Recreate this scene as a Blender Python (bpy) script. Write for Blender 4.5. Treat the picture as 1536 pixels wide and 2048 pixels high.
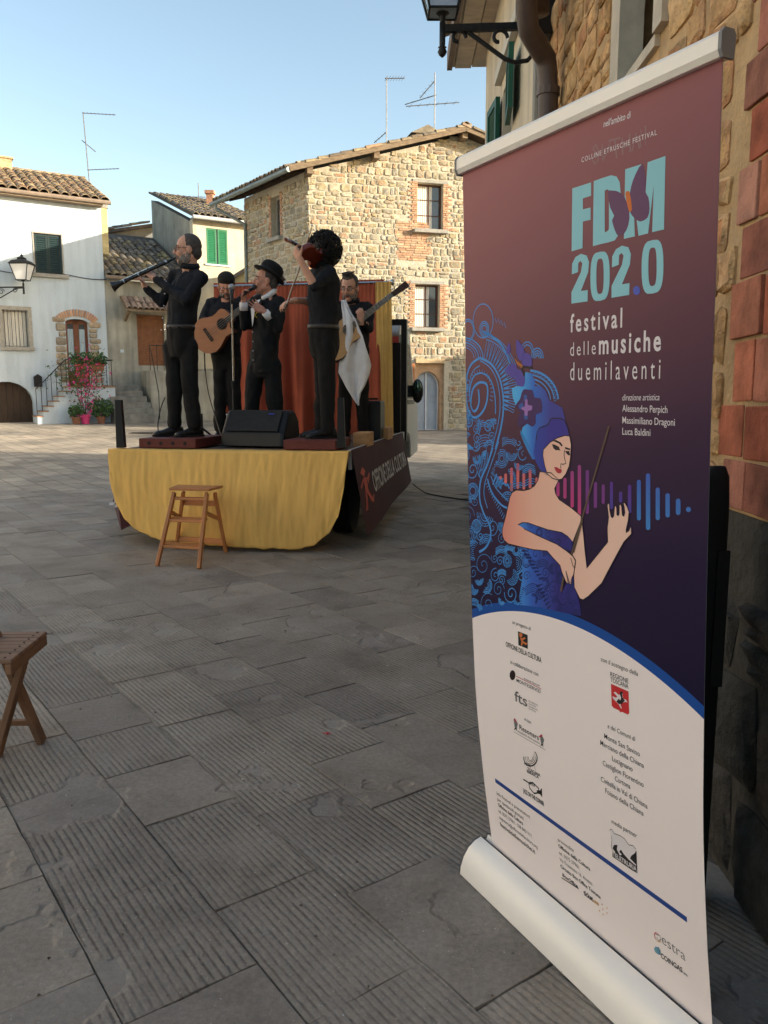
import bpy, bmesh, math, random
from mathutils import Vector, Matrix, noise

random.seed(11)
sc = bpy.context.scene
for o in list(bpy.data.objects):
    bpy.data.objects.remove(o)

# ------------------------------------------------------------------ camera
FPX, HCAM = 1597.0, 1.33              # focal length in photo pixels (2048 high), eye height
TH = math.atan((1024 - 790) / FPX)    # camera looks down a little
cam = bpy.data.cameras.new('camera')
cam.sensor_fit = 'VERTICAL'
cam.sensor_height = 24.0
cam.lens = FPX / 2048 * 24.0
cam.clip_start, cam.clip_end = 0.05, 600
camo = bpy.data.objects.new('camera', cam)
sc.collection.objects.link(camo)
camo.location = (0, 0, HCAM)
camo.rotation_euler = (math.pi / 2 - TH, 0, 0)
sc.camera = camo

# ------------------------------------------------------------------ sky, sun, exposure
SUN_AZ, SUN_EL = math.radians(78), math.radians(13.5)   # azimuth: from behind the camera towards the right
sdir = Vector((math.sin(SUN_AZ) * math.cos(SUN_EL), -math.cos(SUN_AZ) * math.cos(SUN_EL), math.sin(SUN_EL)))
world = bpy.data.worlds.new('World')
sc.world = world
world.use_nodes = True
wn = world.node_tree
sky = wn.nodes.new('ShaderNodeTexSky')
sky.sky_type = 'NISHITA'
sky.sun_disc = False
sky.sun_elevation = SUN_EL
sky.sun_rotation = math.atan2(sdir.x, sdir.y)
sky.altitude = 300
sky.air_density, sky.dust_density, sky.ozone_density = 1.0, 1.6, 1.1
bg = wn.nodes['Background']
bg.inputs['Strength'].default_value = 0.14
wbal = wn.nodes.new('ShaderNodeVectorMath')      # the camera's white balance leans warm
wbal.operation = 'MULTIPLY'
wbal.inputs[1].default_value = (1.07, 1.0, 0.89)
wn.links.new(sky.outputs[0], wbal.inputs[0])
wn.links.new(wbal.outputs[0], bg.inputs['Color'])
sun = bpy.data.lights.new('sun', 'SUN')
sun.energy = 4.2
sun.angle = math.radians(0.5)
sun.color = (1.0, 0.87, 0.68)
suno = bpy.data.objects.new('sun', sun)
sc.collection.objects.link(suno)
suno.rotation_euler = (-sdir).to_track_quat('-Z', 'Y').to_euler()
suno.location = (20, -20, 30)
sc.view_settings.view_transform = 'Standard'
sc.view_settings.look = 'None'
sc.view_settings.gamma = 1
sc.view_settings.use_curve_mapping = False
sc.view_settings.exposure = 1.42
sc.cycles.max_bounces = 8
sc.cycles.diffuse_bounces = 5

# ------------------------------------------------------------------ helpers
ZV = Vector((0, 0, 1))
FW = Vector((0, math.cos(TH), -math.sin(TH)))
UP = Vector((0, math.sin(TH), math.cos(TH)))
CAM = Vector((0, 0, HCAM))


def V(*a):
    return Vector(a)


def ray(px, py):
    return V((px - 768) / FPX, 0, 0) + UP * ((1024 - py) / FPX) + FW


def at(px, py, Y):
    r = ray(px, py)
    return CAM + r * (Y / r.y)


def atz(px, py, z=0.0):
    r = ray(px, py)
    return CAM + r * ((z - HCAM) / r.z)


def gz(x, y):
    return max(0.0, y - 12) * max(0.008, 0.02 - 0.0008 * x)


class Frame:
    """a wall: origin, direction along it, outward normal"""
    def __init__(s, o, e):
        s.o = Vector(o)
        s.e = Vector((e[0], e[1], 0)).normalized()
        s.n = V(s.e.y, -s.e.x, 0)
        if s.n.dot(CAM - s.o) < 0 and abs(s.n.dot(CAM - s.o)) > 0.01:
            s.n = -s.n

    def p(s, a, z, n=0.0):
        return V(s.o.x, s.o.y, 0) + s.e * a + s.n * n + ZV * z

    def pix(s, px, py, n=0.0):
        r = ray(px, py)
        o = V(s.o.x, s.o.y, 0) + s.n * n
        t = (o - CAM).dot(s.n) / r.dot(s.n)
        q = CAM + r * t
        return (q - o).dot(s.e), q.z

    def mat(s):
        m = Matrix((s.e, s.n, ZV)).transposed().to_4x4()
        return m


class MB:
    def __init__(s):
        s.v, s.f, s.m, s.uv = [], [], [], []

    def add(s, vs, fs, mi=0):
        b = len(s.v)
        s.v += [Vector(v) for v in vs]
        s.f += [tuple(i + b for i in f) for f in fs]
        s.m += [mi] * len(fs)
        return s

    def hexa(s, c, mi=0):
        return s.add(c, [(0, 3, 2, 1), (4, 5, 6, 7), (0, 1, 5, 4), (1, 2, 6, 5), (2, 3, 7, 6), (3, 0, 4, 7)], mi)

    def box(s, c, sz, R=None, mi=0):
        c = Vector(c)
        x, y, z = [a / 2 for a in sz]
        cs = [V(-x, -y, -z), V(x, -y, -z), V(x, y, -z), V(-x, y, -z), V(-x, -y, z), V(x, -y, z), V(x, y, z), V(-x, y, z)]
        if R is not None:
            cs = [R @ q for q in cs]
        return s.hexa([c + q for q in cs], mi)

    def fbox(s, F, a0, a1, z0, z1, n0, n1, mi=0):
        if a1 < a0:
            a0, a1 = a1, a0
        c = [F.p(a0, z0, n0), F.p(a1, z0, n0), F.p(a1, z0, n1), F.p(a0, z0, n1),
             F.p(a0, z1, n0), F.p(a1, z1, n0), F.p(a1, z1, n1), F.p(a0, z1, n1)]
        return s.hexa(c, mi)

    def bar(s, p, q, w, h=None, up=None, mi=0):
        p, q = Vector(p), Vector(q)
        h = w if h is None else h
        d = (q - p).normalized()
        up = Vector(up) if up is not None else (ZV if abs(d.z) < 0.9 else V(0, 1, 0))
        a = d.cross(up).normalized() * w / 2
        b = a.cross(d).normalized() * h / 2
        return s.hexa([p - a - b, p + a - b, p + a + b, p - a + b, q - a - b, q + a - b, q + a + b, q - a + b], mi)

    def loft(s, rings, cap=True, mi=0, closed=True):
        b = len(s.v)
        n = len(rings[0])
        for r in rings:
            s.v += [Vector(q) for q in r]
        k0 = len(s.f)
        for i in range(len(rings) - 1):
            for j in range(n if closed else n - 1):
                j2 = (j + 1) % n
                s.f.append((b + i * n + j, b + i * n + j2, b + (i + 1) * n + j2, b + (i + 1) * n + j))
        if cap and closed:
            s.f.append(tuple(b + j for j in reversed(range(n))))
            e = b + (len(rings) - 1) * n
            s.f.append(tuple(e + j for j in range(n)))
        s.m += [mi] * (len(s.f) - k0)
        return s

    def tube(s, pts, r, n=7, mi=0, cap=True):
        pts = [Vector(p) for p in pts]
        if not hasattr(r, '__len__'):
            r = [r] * len(pts)
        rings = []
        d0 = (pts[1] - pts[0]).normalized()
        ref = ZV if abs(d0.z) < 0.85 else V(1, 0, 0)
        a = d0.cross(ref).normalized()
        for i, p in enumerate(pts):
            d = (pts[min(i + 1, len(pts) - 1)] - pts[max(i - 1, 0)]).normalized()
            a = (a - d * a.dot(d)).normalized()
            c = d.cross(a)
            rings.append([p + (a * math.cos(t) + c * math.sin(t)) * r[i] for t in [2 * math.pi * k / n for k in range(n)]])
        return s.loft(rings, cap, mi)

    def ell(s, c, A, B, C, nu=10, nv=7, mi=0):
        c, A, B, C = Vector(c), Vector(A), Vector(B), Vector(C)
        vs = [c + C]
        for i in range(1, nv):
            t = math.pi * i / nv
            for j in range(nu):
                q = 2 * math.pi * j / nu
                vs.append(c + C * math.cos(t) + (A * math.cos(q) + B * math.sin(q)) * math.sin(t))
        vs.append(c - C)
        fs = []
        for j in range(nu):
            fs.append((0, 1 + j, 1 + (j + 1) % nu))
        for i in range(nv - 2):
            for j in range(nu):
                a = 1 + i * nu
                fs.append((a + j, a + nu + j, a + nu + (j + 1) % nu, a + (j + 1) % nu))
        l = len(vs) - 1
        a = 1 + (nv - 2) * nu
        for j in range(nu):
            fs.append((l, a + (j + 1) % nu, a + j))
        if A.cross(B).dot(C) < 0:
            fs = [tuple(reversed(f)) for f in fs]
        return s.add(vs, fs, mi)

    def ball(s, c, r, mi=0, nu=8, nv=6):
        return s.ell(c, V(r, 0, 0), V(0, r, 0), V(0, 0, r), nu, nv, mi)

    def cap(s, p, q, r0, r1, n=10, mi=0):
        """tapered limb with round ends"""
        p, q = Vector(p), Vector(q)
        d = (q - p).normalized()
        pts = [p - d * r0 * 0.95, p - d * r0 * 0.6, p, p.lerp(q, 0.5), q, q + d * r1 * 0.6, q + d * r1 * 0.95]
        return s.tube(pts, [r0 * 0.3, r0 * 0.8, r0, (r0 + r1) / 2, r1, r1 * 0.8, r1 * 0.3], n, mi)

    def prism(s, poly, d, mi=0):
        poly = [Vector(p) for p in poly]
        d = Vector(d)
        n = len(poly)
        vs = poly + [p + d for p in poly]
        nr = V(0, 0, 0)
        for i in range(n):
            nr += poly[i].cross(poly[(i + 1) % n])
        fs = [tuple(reversed(range(n))), tuple(range(n, 2 * n))] + [(i, (i + 1) % n, n + (i + 1) % n, n + i) for i in range(n)]
        if nr.dot(d) < 0:
            fs = [tuple(reversed(f)) for f in fs]
        return s.add(vs, fs, mi)

    def lathe(s, c, ax, prof, n=12, mi=0):
        c, ax = Vector(c), Vector(ax).normalized()
        a = ax.cross(ZV if abs(ax.z) < 0.9 else V(1, 0, 0)).normalized()
        b = ax.cross(a)
        return s.loft([[c + ax * t + (a * math.cos(q) + b * math.sin(q)) * max(r, 1e-4) for q in [2 * math.pi * k / n for k in range(n)]] for t, r in prof], True, mi)

    def xf(s, M):
        s.v = [M @ v for v in s.v]
        return s

    def mesh(s, name, mats=None, smooth=False, bevel=0):
        me = bpy.data.meshes.new(name)
        me.from_pydata([tuple(v) for v in s.v], [], s.f)
        if mats is not None:
            for m in (mats if isinstance(mats, (list, tuple)) else [mats]):
                me.materials.append(m)
        if any(s.m):
            me.polygons.foreach_set('material_index', s.m)
        if s.uv:
            ul = me.uv_layers.new(name='UVMap')
            for l in me.loops:
                ul.data[l.index].uv = s.uv[l.vertex_index]
        if bevel:
            bm = bmesh.new()
            bm.from_mesh(me)
            bmesh.ops.bevel(bm, geom=bm.edges[:], offset=bevel, segments=1, affect='EDGES', clamp_overlap=True)
            bm.to_mesh(me)
            bm.free()
        if smooth:
            me.polygons.foreach_set('use_smooth', [True] * len(me.polygons))
        me.update()
        return me

    def build(s, name, mats, parent=None, smooth=False, bevel=0):
        return link(name, s.mesh(name, mats, smooth, bevel), parent)


WL = {}


def link(name, data, parent=None):
    o = bpy.data.objects.new(name, data)
    sc.collection.objects.link(o)
    if parent is not None:
        o.parent = parent
        o.matrix_parent_inverse = WL.get(parent.name, Matrix()).inverted()
    return o


def place(name, me, M, parent=None):
    """an object with its own matrix (pieces that share mesh data)"""
    o = bpy.data.objects.new(name, me)
    sc.collection.objects.link(o)
    if parent is not None:
        o.parent = parent
        o.matrix_parent_inverse = WL.get(parent.name, Matrix()).inverted()
    o.matrix_basis = M
    WL[o.name] = M
    return o


def tag(o, label, cat, group=None, kind=None):
    if label:
        o['label'] = label
    if cat:
        o['category'] = cat
    if group:
        o['group'] = group
    if kind:
        o['kind'] = kind
    return o


def thing(name, loc, label, cat, group=None):
    o = bpy.data.objects.new(name, None)
    sc.collection.objects.link(o)
    o.location = loc
    o.empty_display_size = 0.1
    WL[o.name] = Matrix.Translation(Vector(loc))
    return tag(o, label, cat, group)


def MX(o, x, y, z):
    return Matrix((Vector(x), Vector(y), Vector(z))).transposed().to_4x4().copy() if o is None else Matrix.Translation(Vector(o)) @ Matrix((Vector(x), Vector(y), Vector(z))).transposed().to_4x4()


# ------------------------------------------------------------------ materials
def lin(r, g, b):
    return tuple((c / 255 / 12.92 if c / 255 < 0.04045 else ((c / 255 + 0.055) / 1.055) ** 2.4) for c in (r, g, b))


MATS = {}


def M(name, col=None, rough=0.8, var=0.2, scale=4.0, bump=0.0, bscale=40.0, metal=0.0, cols=None, rnd=0.0, spec=0.3, stretch=None, streak=0.0, trans=0.0, alpha=1.0, col2=None):
    if name in MATS:
        return MATS[name]
    m = bpy.data.materials.new(name)
    MATS[name] = m
    m.use_nodes = True
    nt = m.node_tree
    N, L = nt.nodes, nt.links
    b = N['Principled BSDF']
    b.inputs['Roughness'].default_value = rough
    b.inputs['Metallic'].default_value = metal
    b.inputs['Specular IOR Level'].default_value = spec
    b.inputs['Transmission Weight'].default_value = trans
    b.inputs['Alpha'].default_value = alpha
    geo = N.new('ShaderNodeNewGeometry')
    vec = geo.outputs['Position']
    if stretch:
        mp = N.new('ShaderNodeVectorMath')
        mp.operation = 'MULTIPLY'
        L.new(vec, mp.inputs[0])
        mp.inputs[1].default_value = stretch
        vec = mp.outputs[0]

    def noisen(sc_, det=5.0, ro=0.6):
        n = N.new('ShaderNodeTexNoise')
        n.inputs['Scale'].default_value = sc_
        n.inputs['Detail'].default_value = det
        n.inputs['Roughness'].default_value = ro
        L.new(vec, n.inputs['Vector'])
        return n.outputs['Fac']

    def mix(f, a, c, mode='MIX'):
        x = N.new('ShaderNodeMix')
        x.data_type = 'RGBA'
        x.blend_type = mode
        for sock, val in ((x.inputs[0], f), (x.inputs[6], a), (x.inputs[7], c)):
            if isinstance(val, (int, float)):
                sock.default_value = val
            elif isinstance(val, tuple):
                sock.default_value = (*val[:3], 1)
            else:
                L.new(val, sock)
        return x.outputs[2]

    def ramp(f, st):
        r = N.new('ShaderNodeValToRGB')
        r.color_ramp.elements.remove(r.color_ramp.elements[0])
        r.color_ramp.elements[0].position = st[0][0]
        r.color_ramp.elements[0].color = (*st[0][1], 1)
        for p, c in st[1:]:
            e = r.color_ramp.elements.new(p)
            e.color = (*c, 1)
        L.new(f, r.inputs[0])
        return r.outputs[0]

    def math_(op, a, c=None):
        x = N.new('ShaderNodeMath')
        x.operation = op
        for i, val in enumerate((a, c)):
            if val is None:
                continue
            if isinstance(val, (int, float)):
                x.inputs[i].default_value = val
            else:
                L.new(val, x.inputs[i])
        return x.outputs[0]
    m['_'] = 1
    if cols:
        oi = N.new('ShaderNodeObjectInfo')
        r = math_('FRACT', math_('ADD', oi.outputs['Random'], geo.outputs['Random Per Island']))
        base = ramp(r, [(i / max(1, len(cols) - 1), c) for i, c in enumerate(cols)])
        r2 = math_('FRACT', math_('MULTIPLY', r, 7.31))
        k = math_('ADD', math_('MULTIPLY', r2, 2 * rnd), 1 - rnd)
        cc = N.new('ShaderNodeVectorMath')
        cc.operation = 'SCALE'
        L.new(base, cc.inputs[0])
        L.new(k, cc.inputs['Scale'])
        base = cc.outputs[0]
    else:
        base = None
    if base is None:
        c1 = tuple(max(0, x * (1 - var)) for x in col)
        c2 = tuple(min(1, x * (1 + var)) for x in (col2 or col))
        base = ramp(noisen(scale), [(0.3, c1), (0.7, c2)])
    else:
        f = ramp(noisen(scale), [(0.3, (1 - var,) * 3), (0.7, (1 + var,) * 3)])
        base = mix(1.0, base, f, 'MULTIPLY')
    if streak:
        mp = N.new('ShaderNodeVectorMath')
        mp.operation = 'MULTIPLY'
        L.new(geo.outputs['Position'], mp.inputs[0])
        mp.inputs[1].default_value = (3, 3, 0.35)
        n = N.new('ShaderNodeTexNoise')
        n.inputs['Scale'].default_value = 1.6
        n.inputs['Detail'].default_value = 6
        L.new(mp.outputs[0], n.inputs['Vector'])
        f = ramp(n.outputs['Fac'], [(0.42, (1, 1, 1)), (0.66, (1 - streak,) * 3)])
        base = mix(1.0, base, f, 'MULTIPLY')
    L.new(base, b.inputs['Base Color'])
    if bump:
        bp = N.new('ShaderNodeBump')
        bp.inputs['Strength'].default_value = 0.9
        bp.inputs['Distance'].default_value = bump
        L.new(noisen(bscale, 6), bp.inputs['Height'])
        L.new(bp.outputs[0], b.inputs['Normal'])
    return m


blackfab = M('black_fabric', (0.013, 0.014, 0.018), 0.9, 0.3, 20, 0.002, 120)
blacktrs = M('black_trouser', (0.011, 0.010, 0.010), 0.9, 0.3, 14, 0.002, 120)
blackpl = M('black_plastic', (0.012, 0.012, 0.013), 0.45, 0.2, 10, 0.0006, 300)
blackmt = M('black_metal', (0.015, 0.015, 0.016), 0.5, 0.2, 10, metal=0.3)
iron = M('wrought_iron', (0.03, 0.032, 0.035), 0.6, 0.3, 30, 0.001, 100, metal=0.5)
chrome = M('chrome', (0.6, 0.6, 0.6), 0.25, 0.1, 10, metal=1.0)
alu = M('aluminium', (0.90, 0.85, 0.78), 0.45, 0.04, 3, metal=0.1, spec=0.4)
leather = M('black_leather', (0.012, 0.011, 0.011), 0.4, 0.3, 30, 0.001, 90)
beltm = M('belt_leather', (0.05, 0.045, 0.042), 0.35, 0.3, 30)
whitecl = M('white_cotton', (0.80, 0.79, 0.80), 0.9, 0.05, 12, 0.002, 60)
rubber = M('rubber', (0.012, 0.012, 0.012), 0.8, 0.2, 20, 0.002, 120)

# ================================================================== GROUND
PA = V(-0.595, 0.804, 0)          # the way the long joints run
PP = V(0.804, 0.595, 0)


def paving_material(name, far):
    m = bpy.data.materials.new(name)
    m.use_nodes = True
    nt = m.node_tree
    N, L = nt.nodes, nt.links
    b = N['Principled BSDF']
    b.inputs['Roughness'].default_value = 0.75
    b.inputs['Specular IOR Level'].default_value = 0.35
    geo = N.new('ShaderNodeNewGeometry')
    P = geo.outputs['Position']

    def mth(op, a, c=None, d=None):
        x = N.new('ShaderNodeMath')
        x.operation = op
        for i, val in enumerate((a, c, d)):
            if val is None:
                continue
            if isinstance(val, (int, float)):
                x.inputs[i].default_value = val
            else:
                L.new(val, x.inputs[i])
        return x.outputs[0]

    def nz(scale, det=4, ro=0.6, vec=P):
        n = N.new('ShaderNodeTexNoise')
        n.inputs['Scale'].default_value = scale
        n.inputs['Detail'].default_value = det
        n.inputs['Roughness'].default_value = ro
        L.new(vec, n.inputs['Vector'])
        return n.outputs['Fac']

    def ramp(f, st):
        r = N.new('ShaderNodeValToRGB')
        r.color_ramp.elements.remove(r.color_ramp.elements[0])
        r.color_ramp.elements[0].position = st[0][0]
        r.color_ramp.elements[0].color = (*st[0][1], 1)
        for p, c in st[1:]:
            r.color_ramp.elements.new(p).color = (*c, 1)
        L.new(f, r.inputs[0])
        return r.outputs[0]

    def mix(f, a, c, mode='MIX'):
        x = N.new('ShaderNodeMix')
        x.data_type = 'RGBA'
        x.blend_type = mode
        for sock, val in ((x.inputs[0], f), (x.inputs[6], a), (x.inputs[7], c)):
            if isinstance(val, (int, float)):
                sock.default_value = val
            elif isinstance(val, tuple):
                sock.default_value = (*val[:3], 1)
            else:
                L.new(val, sock)
        return x.outputs[2]
    dot = N.new('ShaderNodeVectorMath')
    dot.operation = 'DOT_PRODUCT'
    L.new(P, dot.inputs[0])
    dot.inputs[1].default_value = PP
    dotb = N.new('ShaderNodeVectorMath')
    dotb.operation = 'DOT_PRODUCT'
    L.new(P, dotb.inputs[0])
    dotb.inputs[1].default_value = PA
    grey = ramp(nz(2.2, 8, 0.7), [(0.3, (0.19, 0.167, 0.143)), (0.48, (0.29, 0.258, 0.225)), (0.62, (0.325, 0.295, 0.26)), (0.78, (0.44, 0.40, 0.355))])
    fine = ramp(nz(60, 5, 0.75), [(0.25, (0.72, 0.72, 0.72)), (0.7, (1.18, 1.17, 1.15))])
    col = mix(1.0, grey, fine, 'MULTIPLY')
    speck = ramp(nz(95, 2, 0.5), [(0.70, (0, 0, 0)), (0.745, (1, 1, 1))])
    oi = N.new('ShaderNodeObjectInfo')
    if far:
        # coarse sheet beyond the laid slabs
        com = N.new('ShaderNodeCombineXYZ')
        L.new(dotb.outputs['Value'], com.inputs[0])
        L.new(dot.outputs['Value'], com.inputs[1])
        br = N.new('ShaderNodeTexBrick')
        br.inputs['Scale'].default_value = 1.0
        br.inputs['Brick Width'].default_value = 0.52
        br.inputs['Row Height'].default_value = 0.325
        br.inputs['Mortar Size'].default_value = 0.009
        br.inputs['Color1'].default_value = (0.80, 0.80, 0.80, 1)
        br.inputs['Color2'].default_value = (1.15, 1.13, 1.10, 1)
        br.inputs['Mortar'].default_value = (0.42, 0.40, 0.38, 1)
        L.new(com.outputs[0], br.inputs['Vector'])
        col = mix(1.0, col, br.outputs['Color'], 'MULTIPLY')
        patch = ramp(nz(0.35, 6, 0.65), [(0.4, (0.82, 0.84, 0.84)), (0.62, (1.5, 1.46, 1.36))])
        col = mix(1.0, col, patch, 'MULTIPLY')
        h = mth('MULTIPLY', nz(18, 7, 0.7), 0.5)
        dist = 0.006
    else:
        rv = mth('FRACT', mth('ADD', oi.outputs['Random'], geo.outputs['Random Per Island']))
        tint = ramp(mth('FRACT', mth('MULTIPLY', rv, 5.7)), [(0.0, (0.82, 0.82, 0.83)), (0.5, (1.0, 0.985, 0.96)), (1.0, (1.2, 1.175, 1.13))])
        col = mix(1.0, col, tint, 'MULTIPLY')
        wob = mth('MULTIPLY', nz(2.0, 2), 0.010)
        ph = mth('MULTIPLY', mth('ADD', dot.outputs['Value'], wob), 2 * math.pi / 0.0205)
        s = mth('SINE', ph)
        gro = mth('POWER', mth('MULTIPLY', mth('ADD', s, 1.0), 0.5), 2.2)       # 1 = groove
        # broken tooling along each groove
        com = N.new('ShaderNodeCombineXYZ')
        L.new(mth('MULTIPLY', dot.outputs['Value'], 40.0), com.inputs[0])
        L.new(mth('MULTIPLY', dotb.outputs['Value'], 26.0), com.inputs[1])
        brk = ramp(nz(1.0, 3, 0.6, com.outputs[0]), [(0.30, (0.12,) * 3), (0.62, (1,) * 3)])
        worn = ramp(nz(1.5, 5, 0.5), [(0.575, (1, 1, 1)), (0.59, (0, 0, 0))])
        tooled = mth('GREATER_THAN', rv, 0.17)
        fade = ramp(nz(3.3, 4, 0.6), [(0.30, (0.22,) * 3), (0.62, (1,) * 3)])
        g = mth('MULTIPLY', mth('MULTIPLY', mth('MULTIPLY', gro, brk), fade), mth('MULTIPLY', worn, tooled))
        col = mix(mth('MULTIPLY', g, 0.42), col, (0.085, 0.075, 0.066))
        # scaled-off patches are smoother and paler
        flat = mth('MULTIPLY', mth('SUBTRACT', 1.0, worn), tooled)
        col = mix(mth('MULTIPLY', flat, 0.22), col, (0.33, 0.315, 0.295))
        h = mth('SUBTRACT', mth('ADD', mth('MULTIPLY', nz(22, 7, 0.72), 0.55), mth('MULTIPLY', worn, 1.0)), mth('MULTIPLY', g, 0.75))
        dist = 0.0065
    col = mix(mth('MULTIPLY', speck, 0.65), col, (0.62, 0.60, 0.56))
    grime = ramp(nz(0.9, 5, 0.6), [(0.35, (0.86, 0.85, 0.84)), (0.65, (1.06, 1.06, 1.06))])
    col = mix(1.0, col, grime, 'MULTIPLY')
    L.new(col, b.inputs['Base Color'])
    bp = N.new('ShaderNodeBump')
    bp.inputs['Strength'].default_value = 1.0
    bp.inputs['Distance'].default_value = dist
    L.new(h, bp.inputs['Height'])
    L.new(bp.outputs[0], b.inputs['Normal'])
    return m


slabm = paving_material('paving_slab', False)
farm = paving_material('paving_far', True)
dirtm = M('joint_dirt', (0.14, 0.122, 0.103), 0.95, 0.35, 30, 0.006, 60)
YS = 11.2    # slabs are laid one by one up to here
mb = MB()
xs = [-90, -50, -30, -22] + [-20 + i for i in range(0, 31)] + [14, 20, 40, 90]
ys = [-60, -30, -12, -4, 0, 3, 6, 9, YS - 0.4, YS + 0.6] + [12 + i for i in range(0, 34, 2)] + [60, 120, 300]
for y in ys:
    for x in xs:
        mb.v.append(V(x, y, gz(x, min(y, 60)) - (0.007 if y < YS else 0.0)))
nx = len(xs)
for j in range(len(ys) - 1):
    for i in range(nx - 1):
        mb.f.append((j * nx + i, j * nx + i + 1, (j + 1) * nx + i + 1, (j + 1) * nx + i))
        mb.m.append(1 if ys[j + 1] <= YS else 0)
ground = mb.build('ground', [farm, dirtm], smooth=True)
tag(ground, 'grey stone paving of the sloping village square', None, kind='structure')


def slab_mesh(seed):
    r = random.Random(seed)
    top, bot = [], []
    n = 5
    pts = []
    for k in range(4):
        for i in range(n):
            t = i / n
            a = [(-.5 + t, -.5), (.5, -.5 + t), (.5 - t, .5), (-.5, .5 - t)][k]
            pts.append(a)
    for (x, y) in pts:
        j = 0.006
        top.append(V(x * 0.988 + r.uniform(-j, j), y * 0.984 + r.uniform(-j, j), 0.0))
        bot.append(V(x * 0.992, y * 0.99, -0.045))
    mid = [t.lerp(b, 0.12) * 1 for t, b in zip(top, bot)]
    mid = [V(m_.x * 1.004, m_.y * 1.004, -0.003) for m_ in mid]
    mb = MB()
    mb.loft([bot, mid, top], True)
    return mb.mesh('paving_slab', slabm), mb


slabs = [slab_mesh(s) for s in range(7)]
# rows parallel to PA; row boundaries in the PP coordinate
rowp = -3.2
rr = random.Random(5)
nslab = 0
rest = MB()
while rowp < 9.5:
    w = rr.uniform(0.26, 0.34)
    q = -4.0 + rr.uniform(0, 0.5)
    while q < 13:
        ln = rr.uniform(0.34, 0.62)
        c = PP * (rowp + w / 2) + PA * (q + ln / 2)
        inview = 1.35 < c.y < 9.0 and -0.49 * c.y - 0.15 < c.x < 0.19 * c.y + 0.1 and c.x < 0.92 + 0.02 * c.y
        near = 0.5 < c.y < YS and -0.53 * c.y - 2.2 < c.x < 0.88 + 0.02 * c.y
        if near:
            k = rr.randrange(7)
            Mx = Matrix.Translation(c + V(0, 0, rr.uniform(-0.0025, 0.002))) @ MX(None, PA, PP * -1, ZV).to_4x4() @ Matrix.Rotation(rr.uniform(-.006, .006), 4, 'X') @ Matrix.Rotation(rr.uniform(-.006, .006), 4, 'Y') @ Matrix.Diagonal((ln, w, 1, 1))
            if inview and nslab < 300:
                place('paving_slab', slabs[k][0], Mx, ground)
                nslab += 1
            else:
                rest.add([Mx @ v for v in slabs[k][1].v], slabs[k][1].f)
        q += ln
    rowp += w
print('slabs', nslab)
tag(rest.build('paving_slabs', slabm, ground), None, None, kind='stuff')

# ================================================================== tiles and stones
tilecols = [(0.30, 0.22, 0.13), (0.22, 0.17, 0.12), (0.36, 0.29, 0.17), (0.17, 0.14, 0.11), (0.33, 0.20, 0.12), (0.27, 0.22, 0.15)]
tilem = M('roof_tile', cols=tilecols, rnd=0.3, var=0.35, scale=9, bump=0.006, bscale=40, rough=0.9)
tilegm = M('roof_tile_grey', cols=[(0.16, 0.14, 0.12), (0.22, 0.19, 0.15), (0.12, 0.11, 0.10), (0.25, 0.19, 0.13), (0.30, 0.25, 0.12)], rnd=0.3, var=0.35, scale=9, bump=0.006, bscale=40, rough=0.9)
roofbed = M('roof_bed', (0.10, 0.085, 0.07), 0.95, 0.3, 8)


def coppo(name, m, ln, r0, r1):
    mb = MB()
    rings = []
    for t, r in ((0, r0), (1, r1)):
        out = [V(math.cos(a) * r, t * ln, math.sin(a) * r * 0.85) for a in [math.pi * k / 6 for k in range(7)]]
        inn = [V(math.cos(a) * (r - 0.018), t * ln, math.sin(a) * (r - 0.018) * 0.85) for a in [math.pi * (6 - k) / 6 for k in range(7)]]
        rings.append(out + inn)
    mb.loft(rings, False)
    for k in range(6):          # front rim
        mb.add([rings[0][k], rings[0][k + 1], rings[0][12 - k], rings[0][13 - k]], [(0, 1, 2, 3)])
    return mb.mesh(name, m)


coppo_a = coppo('tile', tilem, 0.46, 0.125, 0.105)
coppo_b = coppo('tile', tilegm, 0.46, 0.115, 0.097)


def tile_roof(parent, o, along, up, ncol, nrow, dx, dy, me, seed, skip=None):
    """rows of barrel tiles; o is the eave corner, along runs along the eave, up climbs the slope"""
    r = random.Random(seed)
    along, up = Vector(along).normalized(), Vector(up).normalized()
    nrm = along.cross(up).normalized()
    if nrm.z < 0:
        nrm = -nrm
    for i in range(ncol):
        for j in range(nrow):
            if skip and skip(i, j):
                continue
            p = o + along * (dx * (i + 0.5) + r.uniform(-.015, .015)) + up * (dy * j + r.uniform(-.03, .02)) + nrm * (0.012 + 0.01 * (j % 2))
            tilt = Matrix.Rotation(r.uniform(-.05, .05), 4, 'Z') @ Matrix.Rotation(-0.03 + r.uniform(-.015, .015), 4, 'X')
            sgn = 1 if along.cross(up).dot(nrm) > 0 else -1
            place('tile', me, MX(p, along * sgn, up, nrm) @ tilt, parent)


def slab_poly(pts, th, nrm):
    nrm = Vector(nrm).normalized()
    return MB().prism([Vector(p) for p in pts], -nrm * th)


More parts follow.
